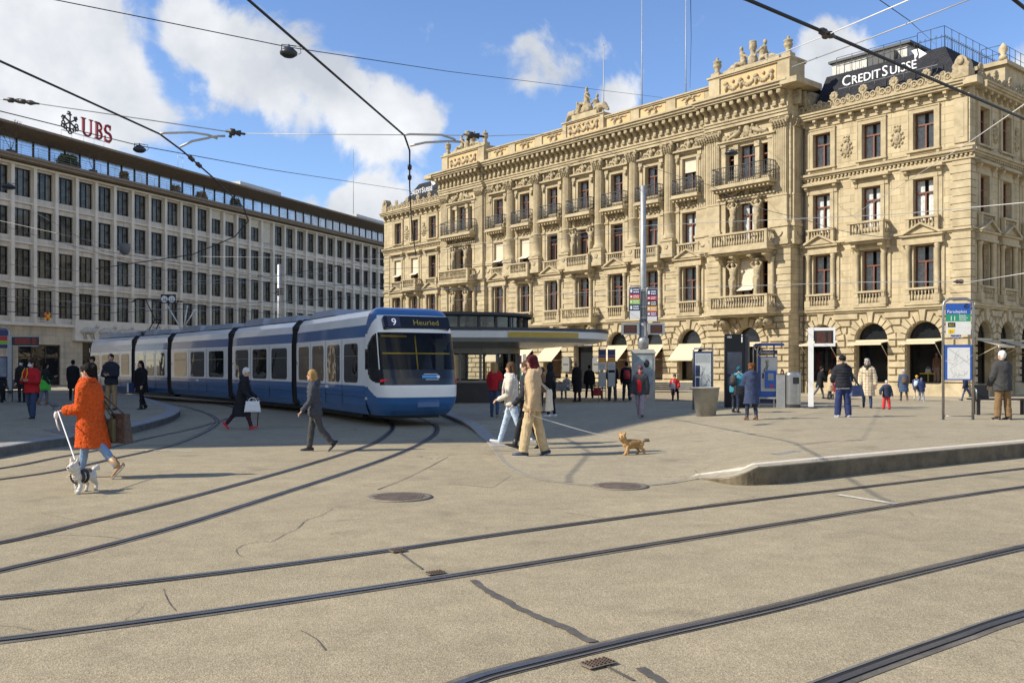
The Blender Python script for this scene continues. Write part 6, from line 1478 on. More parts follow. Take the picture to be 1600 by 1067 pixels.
wire('pale span wire slanting across the bank corner at the right edge',[(1620,150,14),(1515,222,22),(1335,335,45)],.010,mat('white span wire'))
wire('pale span wire across the right facade at second floor height',[(1620,315,16),(1400,335,22),(1020,352,40),(700,385,60)],.009,WG)
wire('pale span wire across the right facade at first floor height',[(1620,424,16),(1520,440,18),(1350,441,24),(1000,452,40),(690,470,70)],.009,WG,nodes=((1,.1),))
wire('dark slack wire from the bank cornice down to the right wing balcony',[(880,205,50),(1110,290,40),(1250,340,36),(1420,372,30)],.012,WD,sag=.2)
wire('pale wire low over the tram roof, topmost of four',[(0,345,60),(250,400,50),(600,405,46),(1000,360,50)],.011,WG)
wire('pale wire low over the tram roof, second of four from the top',[(0,412,50),(300,440,42),(620,420,44),(1100,395,52)],.011,WG)
wire('pale wire low over the tram roof, third of four from the top',[(0,452,44),(420,440,40),(700,452,46),(1240,476,48)],.011,WG,nodes=((0,.5),))
wire('pale wire low over the tram roof, lowest of four',[(0,462,36),(300,488,40),(600,455,46),(980,440,52)],.010,WG)
wire('dark wire sweeping across the office windows, upper',[(0,300,60),(160,392,52),(420,433,48),(560,410,50),(920,245,66)],.012,WD,nodes=((1,.95),(2,.75)))
wire('dark wire sweeping across the office windows, middle',[(0,352,55),(240,420,46),(470,448,44),(690,440,50),(1060,430,52)],.012,WD)
wire('dark wire sweeping across the office windows, lower',[(0,438,46),(120,462,44),(350,475,44),(640,462,48)],.012,WD,nodes=((1,.3),(1,.7)))
wire('dark wire across the lowest office windows above the rear carriage',[(0,470,40),(110,481,40),(230,470,42),(440,492,44)],.012,WD,nodes=((0,.9),))
wire('dark contact wire bending towards the far left behind the shelter',[(0,486,30),(120,492,36),(330,480,44)],.013,WD)
# lamps on the span wires
def lamp(label,px,py,Y,r):
    p=at(px,py,Y); t=thing('street_lamp',label,'lamp',p,0,'round lamps hung on span wires'); m=MB(); m.lathe(0,0,[(.04,.12),(r*.5,.09),(r,.0),(r*.97,-.05),(r*.6,-.10),(.02,-.115)],18); m.build('shade',mat('dark lamp shade',(.045,.05,.055),.4,.3,.1),t); m=MB(); m.tube([(-r*.8,0,.0),(-r*.8,0,.17),(r*.85,0,.13)],.014,5); m.tube([(0,0,.1),(0,0,.17)],.02,5); m.tube([(r*.85,0,.13),(r*1.3,0,.12),(r*1.4,0,-.02),(r*1.1,0,-.05)],.008,4); m.build('hanger',IRON,t)
lamp('round dark lamp hanging in front of the big cloud',451,82,20,.19); lamp('small round dark lamp hanging beside the red letters of the office roof',218,233,28,.19)
lamp('tiny round lamp hung over the left edge of the office windows',14,292,40,.3)
lamp('small round lamp hung in front of the bank pavilion balcony',1143,239,38,.28)
# grey bowl hanging before the office windows
p=at(195,390,52); t=thing('hanging_bowl','plain grey bowl shaped hanging sign in front of the office windows','sign',p); m=MB(); m.lathe(0,0,[(.30,.32),(.31,.1),(.28,-.1),(.2,-.24),(.08,-.31),(.01,-.32)],16); m.build('bowl',mat('matt grey',(.16,.16,.155),.7,0,.05),t); m=MB(); m.tube([(0,0,.32),(0,0,.62)],.015,4); m.build('hanger',WD,t)
for px,s_,l in ((257,'16','white round number disc 16 hung above the tram'),(268.5,'12','white round number disc 12 hung above the tram')):
    p=at(px,467.5,46); t=thing('number_disc',l,'sign',p,0,'number discs above the tram'); m=MB(); m.box(-.19,.19,.0,.05,-.2,.24); m.build('backplate',BLACK,t); m=MB(); n=20; m.prism([(.165*math.cos(R(k*18)),.165*math.sin(R(k*18))) for k in range(20)],'y',-.02,0); o=m.build('disc',WHITE,t); text(s_,'disc_number',TXK,.2,o,(0,-.022,-.07),ext=.001)
t=thing('strut_bracket','pale V shaped steel struts standing above the middle of the tram roof','bracket',at(280,512,44)); o=at(280,512,44); m=MB()
for a_,b_ in (((262,478),(282,512)),((293,477),(287,512)),((308,478),(287,512))): m.tube([at(*a_,44)-o,at(*b_,44)-o],.035,5)
m.build('struts',mat('white strut paint',(.7,.7,.68),.5,.2,.05),t)
# ================================================================ people and animals
SKIN=mat('skin',(.55,.33,.23),.55,0,.08,12); SKIN2=mat('tanned skin',(.46,.26,.17),.55,0,.08,12); LIP=mat('lips',(.42,.14,.12),.5,0,0); EYE=mat('eyes',(.03,.02,.018),.3,0,0); MASK=mat('pale face mask',(.55,.66,.72),.7,0,0); SOLE=mat('pale shoe sole',(.6,.58,.54),.6,0,.05)
HC_={'black':(.009,.007,.006),'dark':(.035,.022,.015),'brown':(.10,.055,.028),'blond':(.36,.22,.085),'red':(.085,.014,.018),'ginger':(.17,.07,.03),'grey':(.36,.34,.31),'white':(.68,.66,.62)}
def V(*a): return Vector(a)
def rotx(v,a): c,s=math.cos(R(a)),math.sin(R(a)); return Vector((v.x,v.y*c-v.z*s,v.y*s+v.z*c))
def person(label,px,fy,hy,face,fn=groundz,legs=((5,5,2),(-5,5,2)),arms=((0,6,12,0),(0,6,12,0)),lean=3,head=(0,0),skin=SKIN,hair=('short','dark'),top=None,low=None,shoe=((.02,.02,.02),0),group=None,seat=None,name='person',cat='person',vox=None,at_=None,extra=()):
    top=dict(dict(c=(.03,.03,.035),hem=.80,fat=0,puff=0,flare=0,m=None,hood=0,collar=1,sl=1),**(top or {})); low=dict(dict(c=(.05,.06,.09),w=0),**(low or {}))
    p=at_ if at_ is not None else G(px,fy,fn); pxh=fy-hy
    if vox is None: vox=.013 if pxh>115 else .017 if pxh>75 else .022
    # skeleton
    pel=V(0,0,.93); up=V(0,math.sin(R(lean)),math.cos(R(lean))); neck=pel+up*.54; hd=neck+V(0,math.sin(R(lean*.6)),math.cos(R(lean*.6)))*.155+V(0,.015,0)
    LJ=[]
    for s,(f,b,o) in zip((-1,1),legs):
        h=pel+V(s*.088,0,-.02); d1=rotx(V(0,0,-1),f); d1=(d1+V(s*math.tan(R(o)),0,0)).normalized(); k=h+d1*.43; d2=rotx(V(0,0,-1),f-b); d2=(d2+V(s*math.tan(R(o))*.6,0,0)).normalized(); a=k+d2*.41
        LJ.append((h,k,a,f-b))
    low_z=min(a.z-(.09 if abs(t)<20 else .11) for _,_,a,t in LJ) if seat is None else LJ[0][2].z-.09
    sh=V(0,0,-low_z); pel=pel+sh; neck=neck+sh; hd=hd+sh; LJ=[(h+sh,k+sh,a+sh,t) for h,k,a,t in LJ]
    AJ=[]
    for s,(f,o,b,inn) in zip((-1,1),arms):
        S_=neck-up*.115+V(s*.172,0,0)
        d=rotx(V(0,0,-1),f+lean*.5); d=(d+V(s*math.tan(R(o)),0,0)).normalized(); e=S_+d*.285
        d2=rotx(V(0,0,-1),f+b+lean*.5); d2=(d2+V(-s*math.tan(R(inn))+s*math.tan(R(o))*.3,0,0)).normalized(); w=e+d2*.25
        AJ.append((S_,e,w,d2))
    topz=hd.z+.135; k=(pxh*p.y/F)/topz
    if at_ is not None and hy: k=hy/topz if hy<3 else k
    t=thing(name,label,cat,p,R(face),group); t.scale=(k,k,k)
    Rh=Matrix.Rotation(R(head[0]),3,'Z')@Matrix.Rotation(R(-head[1]),3,'X'); H=lambda x,y,z:hd+Rh@V(x,y,z)
    # body, one surface
    m=MB(); m.ell(H(0,-.008,.018),.074,.094,.108,12,0,Rh); m.ell(H(0,.022,-.055),.052,.062,.06,10,0,Rh); m.ell(H(0,.088,-.012),.013,.022,.024,6,0,Rh); m.ell(H(0,.074,-.085),.026,.02,.02,6,0,Rh)
    for s in (-1,1): m.ell(H(s*.076,-.005,-.005),.012,.02,.03,6,0,Rh)
    m.tube([neck-up*.04,neck+up*.05,H(0,-.01,-.05)],[.06,.052,.05],8)
    m.tube([pel,pel+up*.25,neck-up*.06],[.11,.10,.11],8,round_=True)
    for S_,e,w,d in AJ: m.tube([neck-up*.07,S_,e,w],[.05,.05,.04,.028],7,round_=True)
    for h,kk,a,_ in LJ: m.tube([pel,h,kk,a],[.08,.075,.05,.036],7,round_=True)
    x=MB()
    for s,(S_,e,w,d) in zip((-1,1),AJ):
        sd=d.cross(V(0,1,0)); 
        if sd.length<.2: sd=d.cross(V(0,0,1))
        sd.normalize(); nn=sd.cross(d); c=w+d*.055; x.tube([w-d*.02,c-d*.02,c+d*.03],[(.024,.02),(.038,.018),(.034,.014)],7,0,round_=True)
        for q,ln in ((-1.5,.055),(-.5,.07),(.5,.075),(1.5,.066)):
            b=c+d*.04+sd*(q*.019); x.tube([b,b+d*ln*.5+nn*.006*s,b+d*ln*.85-sd*0+nn*.024*s],[.0095,.009,.007],5,0,round_=True)
        b=c+d*-.02+sd*(-s*.034); x.tube([b,b+d*.03-sd*s*.018,b+d*.06-sd*s*.016],[.012,.0105,.008],5,0,round_=True)
    soft(m,'body',[skin],t,vox,2,extra=x)
    m=MB()
    for s in (-1,1): m.ell(H(s*.031,.084,.012),.012,.010,.008,6,0,Rh); m.ell(H(s*.031,.088,.032),.018,.006,.005,5,0,Rh)
    m.build('eyes',EYE,t)
    if 'mask' in extra: m=MB(); m.ell(H(0,.046,-.05),.062,.062,.055,10,0,Rh); m.build('face_mask',MASK,t)
    else: m=MB(); m.ell(H(0,.079,-.053),.022,.009,.008,6,0,Rh); m.build('mouth',LIP,t)
    # clothing: upper
    g=top['fat']; pf=top['puff']; m=MB(); prof=[(-.06,.178,.128),(.06,.174,.126),(.25,.158,.118),(.45,.164,.122),(.65,.184,.128),(.82,.186,.116),(.92,.140,.095),(.985,.082,.075)]
    def lerpp(f):
        for a,b in zip(prof,prof[1:]):
            if f<=b[0]: q=(f-a[0])/(b[0]-a[0]); return a[1]+(b[1]-a[1])*q,a[2]+(b[2]-a[2])*q
        return prof[-1][1:]
    N_=26 if pf else 12; rs=[]
    for i in range(N_+1):
        f=-.06+1.045*i/N_; a,b=lerpp(f); c=pel+up*(f*.54); rp=pf*math.sin(i*1.57) if pf and f<.9 else 0; rs.append((c.x,c.y,c.z,a+g+rp,b+g+rp))
    hem=top['hem']
    if hem<pel.z-.04 and seat is None:
        ks=[]
        for i in range(1,9):
            z=pel.z-.03-(pel.z-.03-hem)*i/8
            ys=[]
            for h,kk,a,_ in LJ:
                q=(h.z-z)/max(.05,h.z-kk.z); ys.append(h.y+(kk.y-h.y)*min(q,1.1))
            cy=sum(ys)/2; spread=abs(ys[0]-ys[1])/2; rp=pf*math.sin(i*1.57); q=i/8
            ks.append((0,cy*.9,z,.185+g+top['flare']*q+rp,.135+g+spread*.42+top['flare']*q*.8+rp))
        rs=ks[::-1]+rs
    m.rings(rs,18)
    if top['hood']==2: m.ell(H(0,-.012,.02),.105,.125,.135,10,0,Rh); m.tube([neck-up*.03,neck+up*.08],[.1,.1],8)
    if top['hood']==1: m.ell(neck+V(0,-.10,.0),.11,.07,.09,9); m.torus(neck+V(0,-.02,.015),.085,.035,'z',12,6)
    if top['collar']: m.tube([neck-up*.03,neck+up*.045],[.082,.072],9)
    def sleeve(m,S_,e,w,r0):
        pts=[neck-up*.03,S_.lerp(neck,.45)+up*.012,S_]; rr=[.06,.075+g*.6,.074+g*.7]
        n=9 if pf else 3
        for i in range(1,n+1): q=i/n; pts.append(S_.lerp(e,q)); rr.append(.068-.008*q+g*.7+(pf*.7*math.sin(i*1.57) if pf else 0))
        for i in range(1,n+1): q=i/n; pts.append(e.lerp(w,q)); rr.append(.058-.012*q+g*.6+(pf*.7*math.sin(i*1.57) if pf else 0))
        m.tube(pts,rr,9,round_=True)
    for S_,e,w,d in AJ: sleeve(m,S_,e,w.lerp(e,.03),0)
    cm=top['m'] or cloth('%.3f %.3f %.3f'%top['c'],top['c'])
    soft(m,top.get('n','coat' if hem<.7 else 'jacket'),[cm],t,vox,2,disp=.022 if not top.get('fur') else .034,dscale=.10 if not top.get('fur') else .025)
    # clothing: lower
    m=MB(); w=low['w']; m.ell(pel+V(0,0,-.02),.165,.118,.12,10)
    for h,kk,a,_ in LJ:
        a2=a+V(0,0,-.02); m.tube([h+V(0,0,.03),h.lerp(kk,.35),kk,kk.lerp(a2,.4),a2],[.097+w*.5,.088+w*.6,.066+w,.064+w,.052+w*1.2],9,round_=False); m.ell(h+V(0,-.02,.0),.095,.1,.1,8)
    soft(m,'trousers',[cloth('%.3f %.3f %.3f'%low['c'],low['c'])],t,vox,2,disp=.026,dscale=.10)
    # shoes
    sc_c,boot=shoe[0],shoe[1]; sm=mat('shoe %.3f %.3f %.3f'%sc_c,sc_c,.5,0,.12)
    for (h,kk,a,tl) in LJ:
        pit=0 if abs(tl)<14 else max(-62,min(25,tl*1.15)); m=MB(); q=lambda x,y,z: a+rotx(V(x,y,z),pit)
        m.tube([q(0,-.065,-.05),q(0,.02,-.048),q(0,.11,-.058),q(0,.185,-.066)],[(.040,.042),(.043,.044),(.046,.032),(.034,.022)],8,0,round_=True)
        if boot: sh_=(kk-a).normalized(); m.tube([q(0,-.03,-.05),a,a+sh_*boot],[.05,.056,.062],8,0)
        else: m.tube([q(0,-.03,-.05),a+V(0,0,.015)],[.045,.045],8,0)
        m.tube([q(0,-.075,-.082),q(0,.05,-.083),q(0,.2,-.083)],[(.04,.008),(.044,.008),(.036,.008)],7,1,sm=False)
        if shoe[1] and len(shoe)>2: m.tube([q(0,-.075,-.05),q(0,-.08,-.12)],[.03,.012],6)
        m.build('shoe',[sm,SOLE if len(shoe)<3 else sm],t)
    # hair and hats
    st,hcn=hair; hm=hairmat(hcn,HC_[hcn]) if hcn in HC_ else None
    m=MB(); cap=lambda g=1: m.ell(H(0,-.018,.034),.086*g,.104*g,.106*g,12,0,Rh)
    if st in('short','long','bun','curly','bob'): cap(1.06 if st=='curly' else 1.0)
    if st=='short': m.ell(H(0,-.055,-.02),.074,.06,.07,8,0,Rh)
    if st in('long','bob'):
        ln=.30 if st=='long' else .16
        m.tube([H(0,-.05,.03),H(0,-.085,-.08),H(0,-.10,-.06-ln*.6),H(0,-.095,-.06-ln)],[(.085,.06),(.092,.058),(.088,.045),(.05,.02)],10,0)
        for s in (-1,1): m.tube([H(s*.066,.01,.05),H(s*.078,.005,-.05),H(s*.072,-.03,-.13)],[.028,.03,.02],7,0)
    if st=='bun': m.ell(H(0,-.115,.06),.052,.05,.05,8,0,Rh); m.ell(H(0,.055,.07),.07,.04,.035,8,0,Rh); m.ell(H(0,-.06,-.03),.07,.06,.06,8,0,Rh)
    if st=='curly':
        r_=random.Random(px)
        for i in range(26): a=r_.uniform(0,6.28); z=r_.uniform(-.13,.11); rr=.088*math.sqrt(max(.25,1-(z/.16)**2)); y=rr*1.15*math.sin(a)-.035; m.ell(H(rr*math.cos(a),min(y,.08),z),.036,.036,.036,6) if not(y>.0 and z<.062 and abs(rr*math.cos(a))<.068) else None
    if st=='bald': m.ell(H(0,-.045,-.012),.08,.075,.06,10,0,Rh)
    if st in('beanie',): m.ell(H(0,-.012,.045),.093,.11,.105,12,0,Rh); m.torus(H(0,-.012,.045),.093,.022,'z',14,6)
    if st=='cap': cap(1.04); m.tube([H(0,.06,.055),H(0,.15,.045)],[(.07,.012),(.05,.008)],8,0)
    if m.v and not (top['hood']==2 and st=='none'):
        if st in('beanie','cap'): soft(m,'hat',[cloth('hat %.2f %.2f %.2f'%hcn,hcn)],t,.012,2)
        else: soft(m,'hair',[hm],t,.012 if pxh>70 else .016,2,disp=.022,dscale=.03)
    if st in('beanie','cap') and 'hairc' in (low or {}): m=MB(); m.ell(H(0,-.05,-.03),.08,.07,.075,9,0,Rh); soft(m,'hair',[hairmat(low['hairc'],HC_[low['hairc']])],t,.016,2,disp=.02,dscale=.03)
    Mw=Matrix.Translation(p)@Matrix.Rotation(R(face),4,'Z')@Matrix.Scale(k,4)
    W_=lambda v:Mw@Vector(v)
    return dict(o=t,k=k,p=p,hand=[W_(w+d*.10) for _,_,w,d in AJ],sh=[W_(a[0]) for a in AJ],neck=W_(neck),pel=W_(pel),hd=W_(hd),W=W_,up=up,face=face,lneck=neck,lpel=pel,H=H)
def bag(name,label,cat,pos,w,d,h,m_,rz,strap=None,sr=.012,group=None,soft_=.0):
    t=thing(name,label,cat,pos,R(rz),group); m=MB(); m.taper(-w/2,w/2,-d/2,d/2,0,h,w*.10,d*.22); m.ell((0,0,h*.22),w*.5,d*.62,h*.24,10); m.ell((0,0,h*.6),w*.45,d*.52,h*.35,10); soft(m,'bag',[m_],t,.014,3,disp=.012,dscale=.08)
    m=MB(); Ri=Matrix.Rotation(-R(rz),3,'Z')
    if strap is not None: s=Ri@(Vector(strap)-Vector(pos)); m.tube([(-w*.3,0,h*.92),s+V(0,0,.02)],sr,5); m.tube([(w*.3,0,h*.92),s+V(0,0,.02)],sr,5)
    else: m.torus((0,0,h*.95),w*.24,sr,'y',10,5,0,0,180)
    m.build('strap',m_,t); return t
def backpack(label,J,m_,g=None):
    t=thing('backpack',label,'backpack',J['W'](J['lneck']-J['up']*.50+V(0,-.135,0)),R(J['face']),g); k=J['k']; t.scale=(k,k,k); m=MB(); m.rings([(0,-.05,0,.13,.07),(0,-.06,.08,.155,.095),(0,-.055,.28,.15,.085),(0,-.03,.40,.10,.05)],14); m.ell((0,-.13,.13),.11,.05,.10,9); soft(m,'bag',[m_],t,.014,2)
    m=MB()
    for s in (-1,1): m.tube([(s*.1,-.01,.38),(s*.12,.10,.46),(s*.13,.25,.40),(s*.14,.28,.25),(s*.13,.02,.05)],.016,5)
    m.build('strap',m_,t); return t
LTH=mat('black leather',(.015,.015,.016),.4,0,.15)
TEDDY=mat('orange teddy fleece',(.66,.105,.022),.95,0,.25,30,1.0,90,spec=.15)
# ---- foreground
w1=person('woman in an orange teddy coat walking left with a small dog on a white lead',142,747,567,86,hair=('bun','black'),legs=((-27,14,1),(18,6,1)),arms=((2,6,80,8),(-12,10,25,0)),lean=4,head=(0,4),top=dict(m=TEDDY,hem=.47,fat=.055,flare=.0,fur=1,n='coat'),low=dict(c=(.20,.30,.46)),shoe=((.33,.20,.10),.14))
m=MB(); n_=w1['lneck']; m.torus(n_+V(0,.01,.035),.088,.038,'z',14,7); m.tube([n_+V(-.06,.10,.03),n_+V(-.07,.15,-.10),n_+V(-.05,.16,-.2)],[(.05,.02),(.06,.02),(.02,.01)],7); soft(m,'collar',[TEDDY],w1['o'],.012,2,disp=.022,dscale=.025)
CHK=mat('brown checked leather',(.095,.06,.04),.6,0,0,22,0,40,c2=(.035,.022,.018))
pb_=w1['W'](V(.20,-.36,.52)); bag('shoulder_bag','brown checked shoulder bag behind the woman in orange','bag',pb_,.42,.15,.44,CHK,150,w1['sh'][1])
bag('shoulder_bag','olive cloth bag hanging between the orange coat and the brown checked bag','bag',w1['W'](V(.19,-.20,.54)),.30,.12,.34,mat('olive cloth',(.10,.095,.045),.85,0,.3,8),150,w1['sh'][1])
w2=person('woman in a dark grey quilted jacket with long blond hair walking left',492,705,577,100,hair=('long','blond'),legs=((-16,24,1),(10,4,1)),arms=((8,6,30,0),(8,6,30,0)),lean=5,top=dict(c=(.055,.06,.075),hem=.78,puff=.010,fat=.015,hood=1),low=dict(c=(.062,.062,.066),w=.008),shoe=((.012,.012,.013),0))
w3=person('elderly woman in a long black coat and red shoes walking right with a stick',377,671,574,-88,hair=('short','white'),legs=((-24,16,1),(24,6,1)),arms=((8,5,38,0),(6,6,35,5)),lean=12,head=(0,10),top=dict(c=(.018,.018,.022),hem=.36,fat=.02,flare=.03,hood=1),low=dict(c=(.05,.02,.03)),shoe=((.5,.03,.04),0))
def stick(label,a,b,r,m_,name='walking_stick',cat='stick'):
    t=thing(name,label,cat,a); m=MB(); d=Vector(b)-Vector(a); m.tube([V(0,0,0),d],r,6); m.build('shaft',m_,t); m=MB(); f=V(math.copysign(.1,d.x),0,0); m.tube([-f*.6,V(0,0,.01),f*.6],.016,6); m.build('handle',m_,t)
h=w3['hand'][0]; g_=G(402,669); stick('thin black walking stick of the elderly woman',h,g_,.012,BLACK)
hh=w3['hand'][1]; t=bag('carrier_bag','white paper carrier bag held by the elderly woman','bag',hh+V(-.02,-.1,-.28),.42,.07,.28,mat('white carrier',(.72,.72,.72),.6,0,.05),8)
G1=mat('fawn duffle wool',(.50,.36,.21),.92,0,.12,18,.6,80)
w4=person('woman with dark red hair in a fawn duffle coat and khaki trousers',833,712,554,80,platz,hair=('long','red'),legs=((13,5,3),(-10,6,3)),arms=((-8,9,16,0),(-4,8,10,0)),lean=1,top=dict(m=G1,hem=.78,fat=.025,flare=.02,hood=1),low=dict(c=(.52,.40,.23),w=.026),shoe=((.025,.035,.07),0))
m=MB()
for z in (.98,1.13,1.26):
    for s in (-1,1): m.tube([V(.10*s+.0,.155,z),V(.10*s-.06*s,.165,z)],.012,5)
m.build('toggles',BLACK,w4['o'])
bag('tote_bag','cream cloth tote bag hanging at the back of the duffle coat','bag',w4['W'](V(.10,-.27,.78)),.36,.09,.40,mat('cream cotton',(.62,.56,.45),.9,0,.1,10),75,w4['sh'][1])
w5=person('woman in light jeans with a white scarf, leading the three walkers to the left',800,695,565,85,platz,hair=('bob','brown'),legs=((-17,14,2),(20,3,2)),arms=((5,6,60,20),(0,6,20,0)),lean=2,top=dict(c=(.58,.53,.45),hem=.82,fat=.02),low=dict(c=(.46,.56,.68)),shoe=((.72,.71,.68),0))
m=MB(); n_=w5['lneck']; m.torus(n_+V(0,.01,.0),.085,.055,'z',14,8); m.tube([n_+V(.02,.10,-.02),n_+V(.03,.16,-.25),n_+V(.02,.17,-.5)],[(.07,.03),(.08,.03),(.06,.025)],8); m.tube([n_+V(-.1,-.05,-.02),n_+V(-.12,-.02,-.3),n_+V(-.12,0,-.55)],[(.08,.04),(.09,.04),(.06,.03)],8); soft(m,'scarf',[cloth('white scarf',(.72,.68,.60))],w5['o'],.014,2,disp=.02,dscale=.05)
w6=person('woman in black trousers and boots between the white scarf and the duffle coat',824,701,563,82,platz,hair=('bun','brown'),legs=((18,4,2),(-12,10,2)),arms=((8,6,35,0),(0,6,15,0)),lean=2,top=dict(c=(.03,.03,.036),hem=.8,puff=.010,fat=.02),low=dict(c=(.02,.02,.023)),shoe=((.015,.015,.015),.12))
# dogs
def dog(label,px,fy,fn,face,L_,Hh,cols,coat_bands,head_turn=0,harness=None,tailup=1):
    p=G(px,fy,fn); t=thing('dog',label,'dog',p,R(face)); m=MB()   # forward +Y, sizes relative to length L_
    z=Hh; 
    m.tube([V(0,-L_*.45,z*.78),V(0,-L_*.2,z*.74),V(0,L_*.12,z*.72),V(0,L_*.38,z*.80)],[L_*.17,L_*.20,L_*.225,L_*.19],10,round_=True)
    m.tube([V(0,L_*.36,z*.84),V(0,L_*.52,z*1.12)],[L_*.17,L_*.16],8,round_=True)
    Rh=Matrix.Rotation(R(head_turn),3,'Z'); hc=V(0,L_*.56,z*1.24)
    m.ell(hc,L_*.205,L_*.19,L_*.19,10); q=lambda v:hc+Rh@v
    m.ell(q(V(0,L_*.15,-L_*.035)),L_*.13,L_*.12,L_*.11,8); m.ell(q(V(0,L_*.08,-L_*.11)),L_*.15,L_*.11,L_*.11,8)
    for s in (-1,1): m.tube([q(V(s*L_*.11,-.01,L_*.12)),q(V(s*L_*.17,-.01,L_*.31 if tailup else L_*.12))],[L_*.075,L_*.02],6)
    fr_=((-1,.30,.20),(1,.30,-.10)); bk_=((-1,-.36,-.22),(1,-.36,.14))
    for s,y,st in fr_: m.tube([V(s*L_*.11,L_*y,z*.72),V(s*L_*.11,L_*y-L_*.03+st*L_*.35,z*.36),V(s*L_*.10,L_*y+st*L_*.8,z*.05)],[L_*.105,L_*.085,L_*.065],7,round_=True); m.ell(V(s*L_*.10,L_*y+st*L_*.8+L_*.04,z*.055),L_*.068,L_*.09,z*.07,7)
    for s,y,st in bk_: m.tube([V(s*L_*.11,L_*y,z*.75),V(s*L_*.12,L_*y+L_*.06+st*L_*.4,z*.48),V(s*L_*.11,L_*y-L_*.08+st*L_*.6,z*.28),V(s*L_*.10,L_*y-L_*.04+st*L_*.75,z*.05)],[L_*.125,L_*.10,L_*.065,L_*.06],7,round_=True); m.ell(V(s*L_*.10,L_*y+st*L_*.75+L_*.0,z*.055),L_*.068,L_*.09,z*.07,7)
    soft(m,'body',[cols[0]],t,.009,1,disp=.028,dscale=.022)
    for b in coat_bands: b(m:=MB(),L_,z,q,t)
    m=MB(); m.ell(q(V(0,L_*.275,-L_*.02)),L_*.035,L_*.03,L_*.03,7)
    for s in (-1,1): m.ell(q(V(s*L_*.075,L_*.18,L_*.05)),L_*.026,L_*.022,L_*.026,6)
    m.build('nose_and_eyes',BLACK,t)
    m=MB(); 
    if tailup: m.tube([V(0,-L_*.48,z*.85),V(0,-L_*.62,z*1.0),V(0,-L_*.78,z*1.02),V(0,-L_*.9,z*.9)],[L_*.05,L_*.09,L_*.10,L_*.02],7,round_=True)
    else: m.tube([V(0,-L_*.46,z*.85),V(0,-L_*.52,z*1.1)],[L_*.06,L_*.03],7,round_=True)
    soft(m,'tail',[cols[1]],t,.009,1,disp=.03,dscale=.02)
    return t,Matrix.Translation(p)@Matrix.Rotation(R(face),4,'Z')@V(0,L_*.25,z*.95)
WF=mat('white dog fur',(.66,.62,.55),.95,0,.15,25,.8,70); BF=mat('dark dog fur',(.035,.03,.028),.95,0,.3,25,.8,70); TF_=mat('tan dog fur',(.50,.30,.12),.95,0,.25,25,.8,70); GF=mat('grey brown dog fur',(.20,.15,.11),.95,0,.3,25,.8,70); JK=cloth('dog jacket',(.34,.20,.08))
def b_patch(m,L_,z,q,t):
    m.ell(V(.0,-L_*.12,z*.93),L_*.19,L_*.26,L_*.13,9); m.ell(V(L_*.12,-L_*.3,z*.7),L_*.08,L_*.14,L_*.12,8); m.ell(q(V(0,-L_*.05,L_*.08)),L_*.20,L_*.17,L_*.15,8); m.ell(q(V(L_*.13,L_*.07,L_*.03)),L_*.08,L_*.10,L_*.11,8); soft(m,'dark_fur_patch',[GF],t,.009,1,disp=.03,dscale=.022)
def b_harn(m,L_,z,q,t):
    for y in (.34,.10): m.tube([V(L_*.25*math.cos(a),L_*y,z*.76+L_*.235*math.sin(a)) for a in [2*math.pi*k/14 for k in range(15)]],.022,6)
    m.box(-L_*.1,L_*.1,L_*.02,L_*.4,z*.76+L_*.18,z*.76+L_*.22); soft(m,'harness',[LTH],t,.010,1)
def b_jack(m,L_,z,q,t):
    m.tube([V(0,-L_*.34,z*.80),V(0,-L_*.1,z*.78),V(0,L_*.2,z*.76),V(0,L_*.36,z*.84)],[L_*.21,L_*.235,L_*.255,L_*.20],12); soft(m,'dog_jacket',[JK],t,.011,2)
d1,c1=dog('small black and white dog in a black harness running towards the camera',131,769,groundz,170,.37,.29,(WF,WF),(b_patch,b_harn),-8)
d2,c2=dog('small tan terrier in a brown coat trotting left on a long lead',989,711,platz,105,.37,.27,(TF_,GF),(b_jack,),35)
def lead(label,a,b,r,m_,sag):
    t=thing('dog_lead',label,'lead',a); m=MB(); a=Vector(a);b=Vector(b); m.tube([a.lerp(b,i/10)-a-V(0,0,sag*4*(i/10)*(1-i/10)) for i in range(11)],r,5); m.build('strap',m_,t)
LEADW=mat('white lead',(.68,.66,.63),.7,0,0)
lead('white lead between the woman in orange and the black and white dog',w1['hand'][0]+V(-.02,-.01,0),c1,.010,LEADW,.0)
lead('long white lead between the duffle coat and the tan terrier',w4['hand'][0],c2,.007,LEADW,.03)
t=thing('lead_reel','small white lead handle and treat pouch in the hand of the woman in orange','lead handle',w1['hand'][0]+V(-.04,-.03,-.06)); m=MB(); m.ell((0,0,0),.035,.025,.06,8); m.tube([(0,0,-.05),(.02,0,-.14),(.05,0,-.22)],.012,5); m.build('handle',LEADW,t)
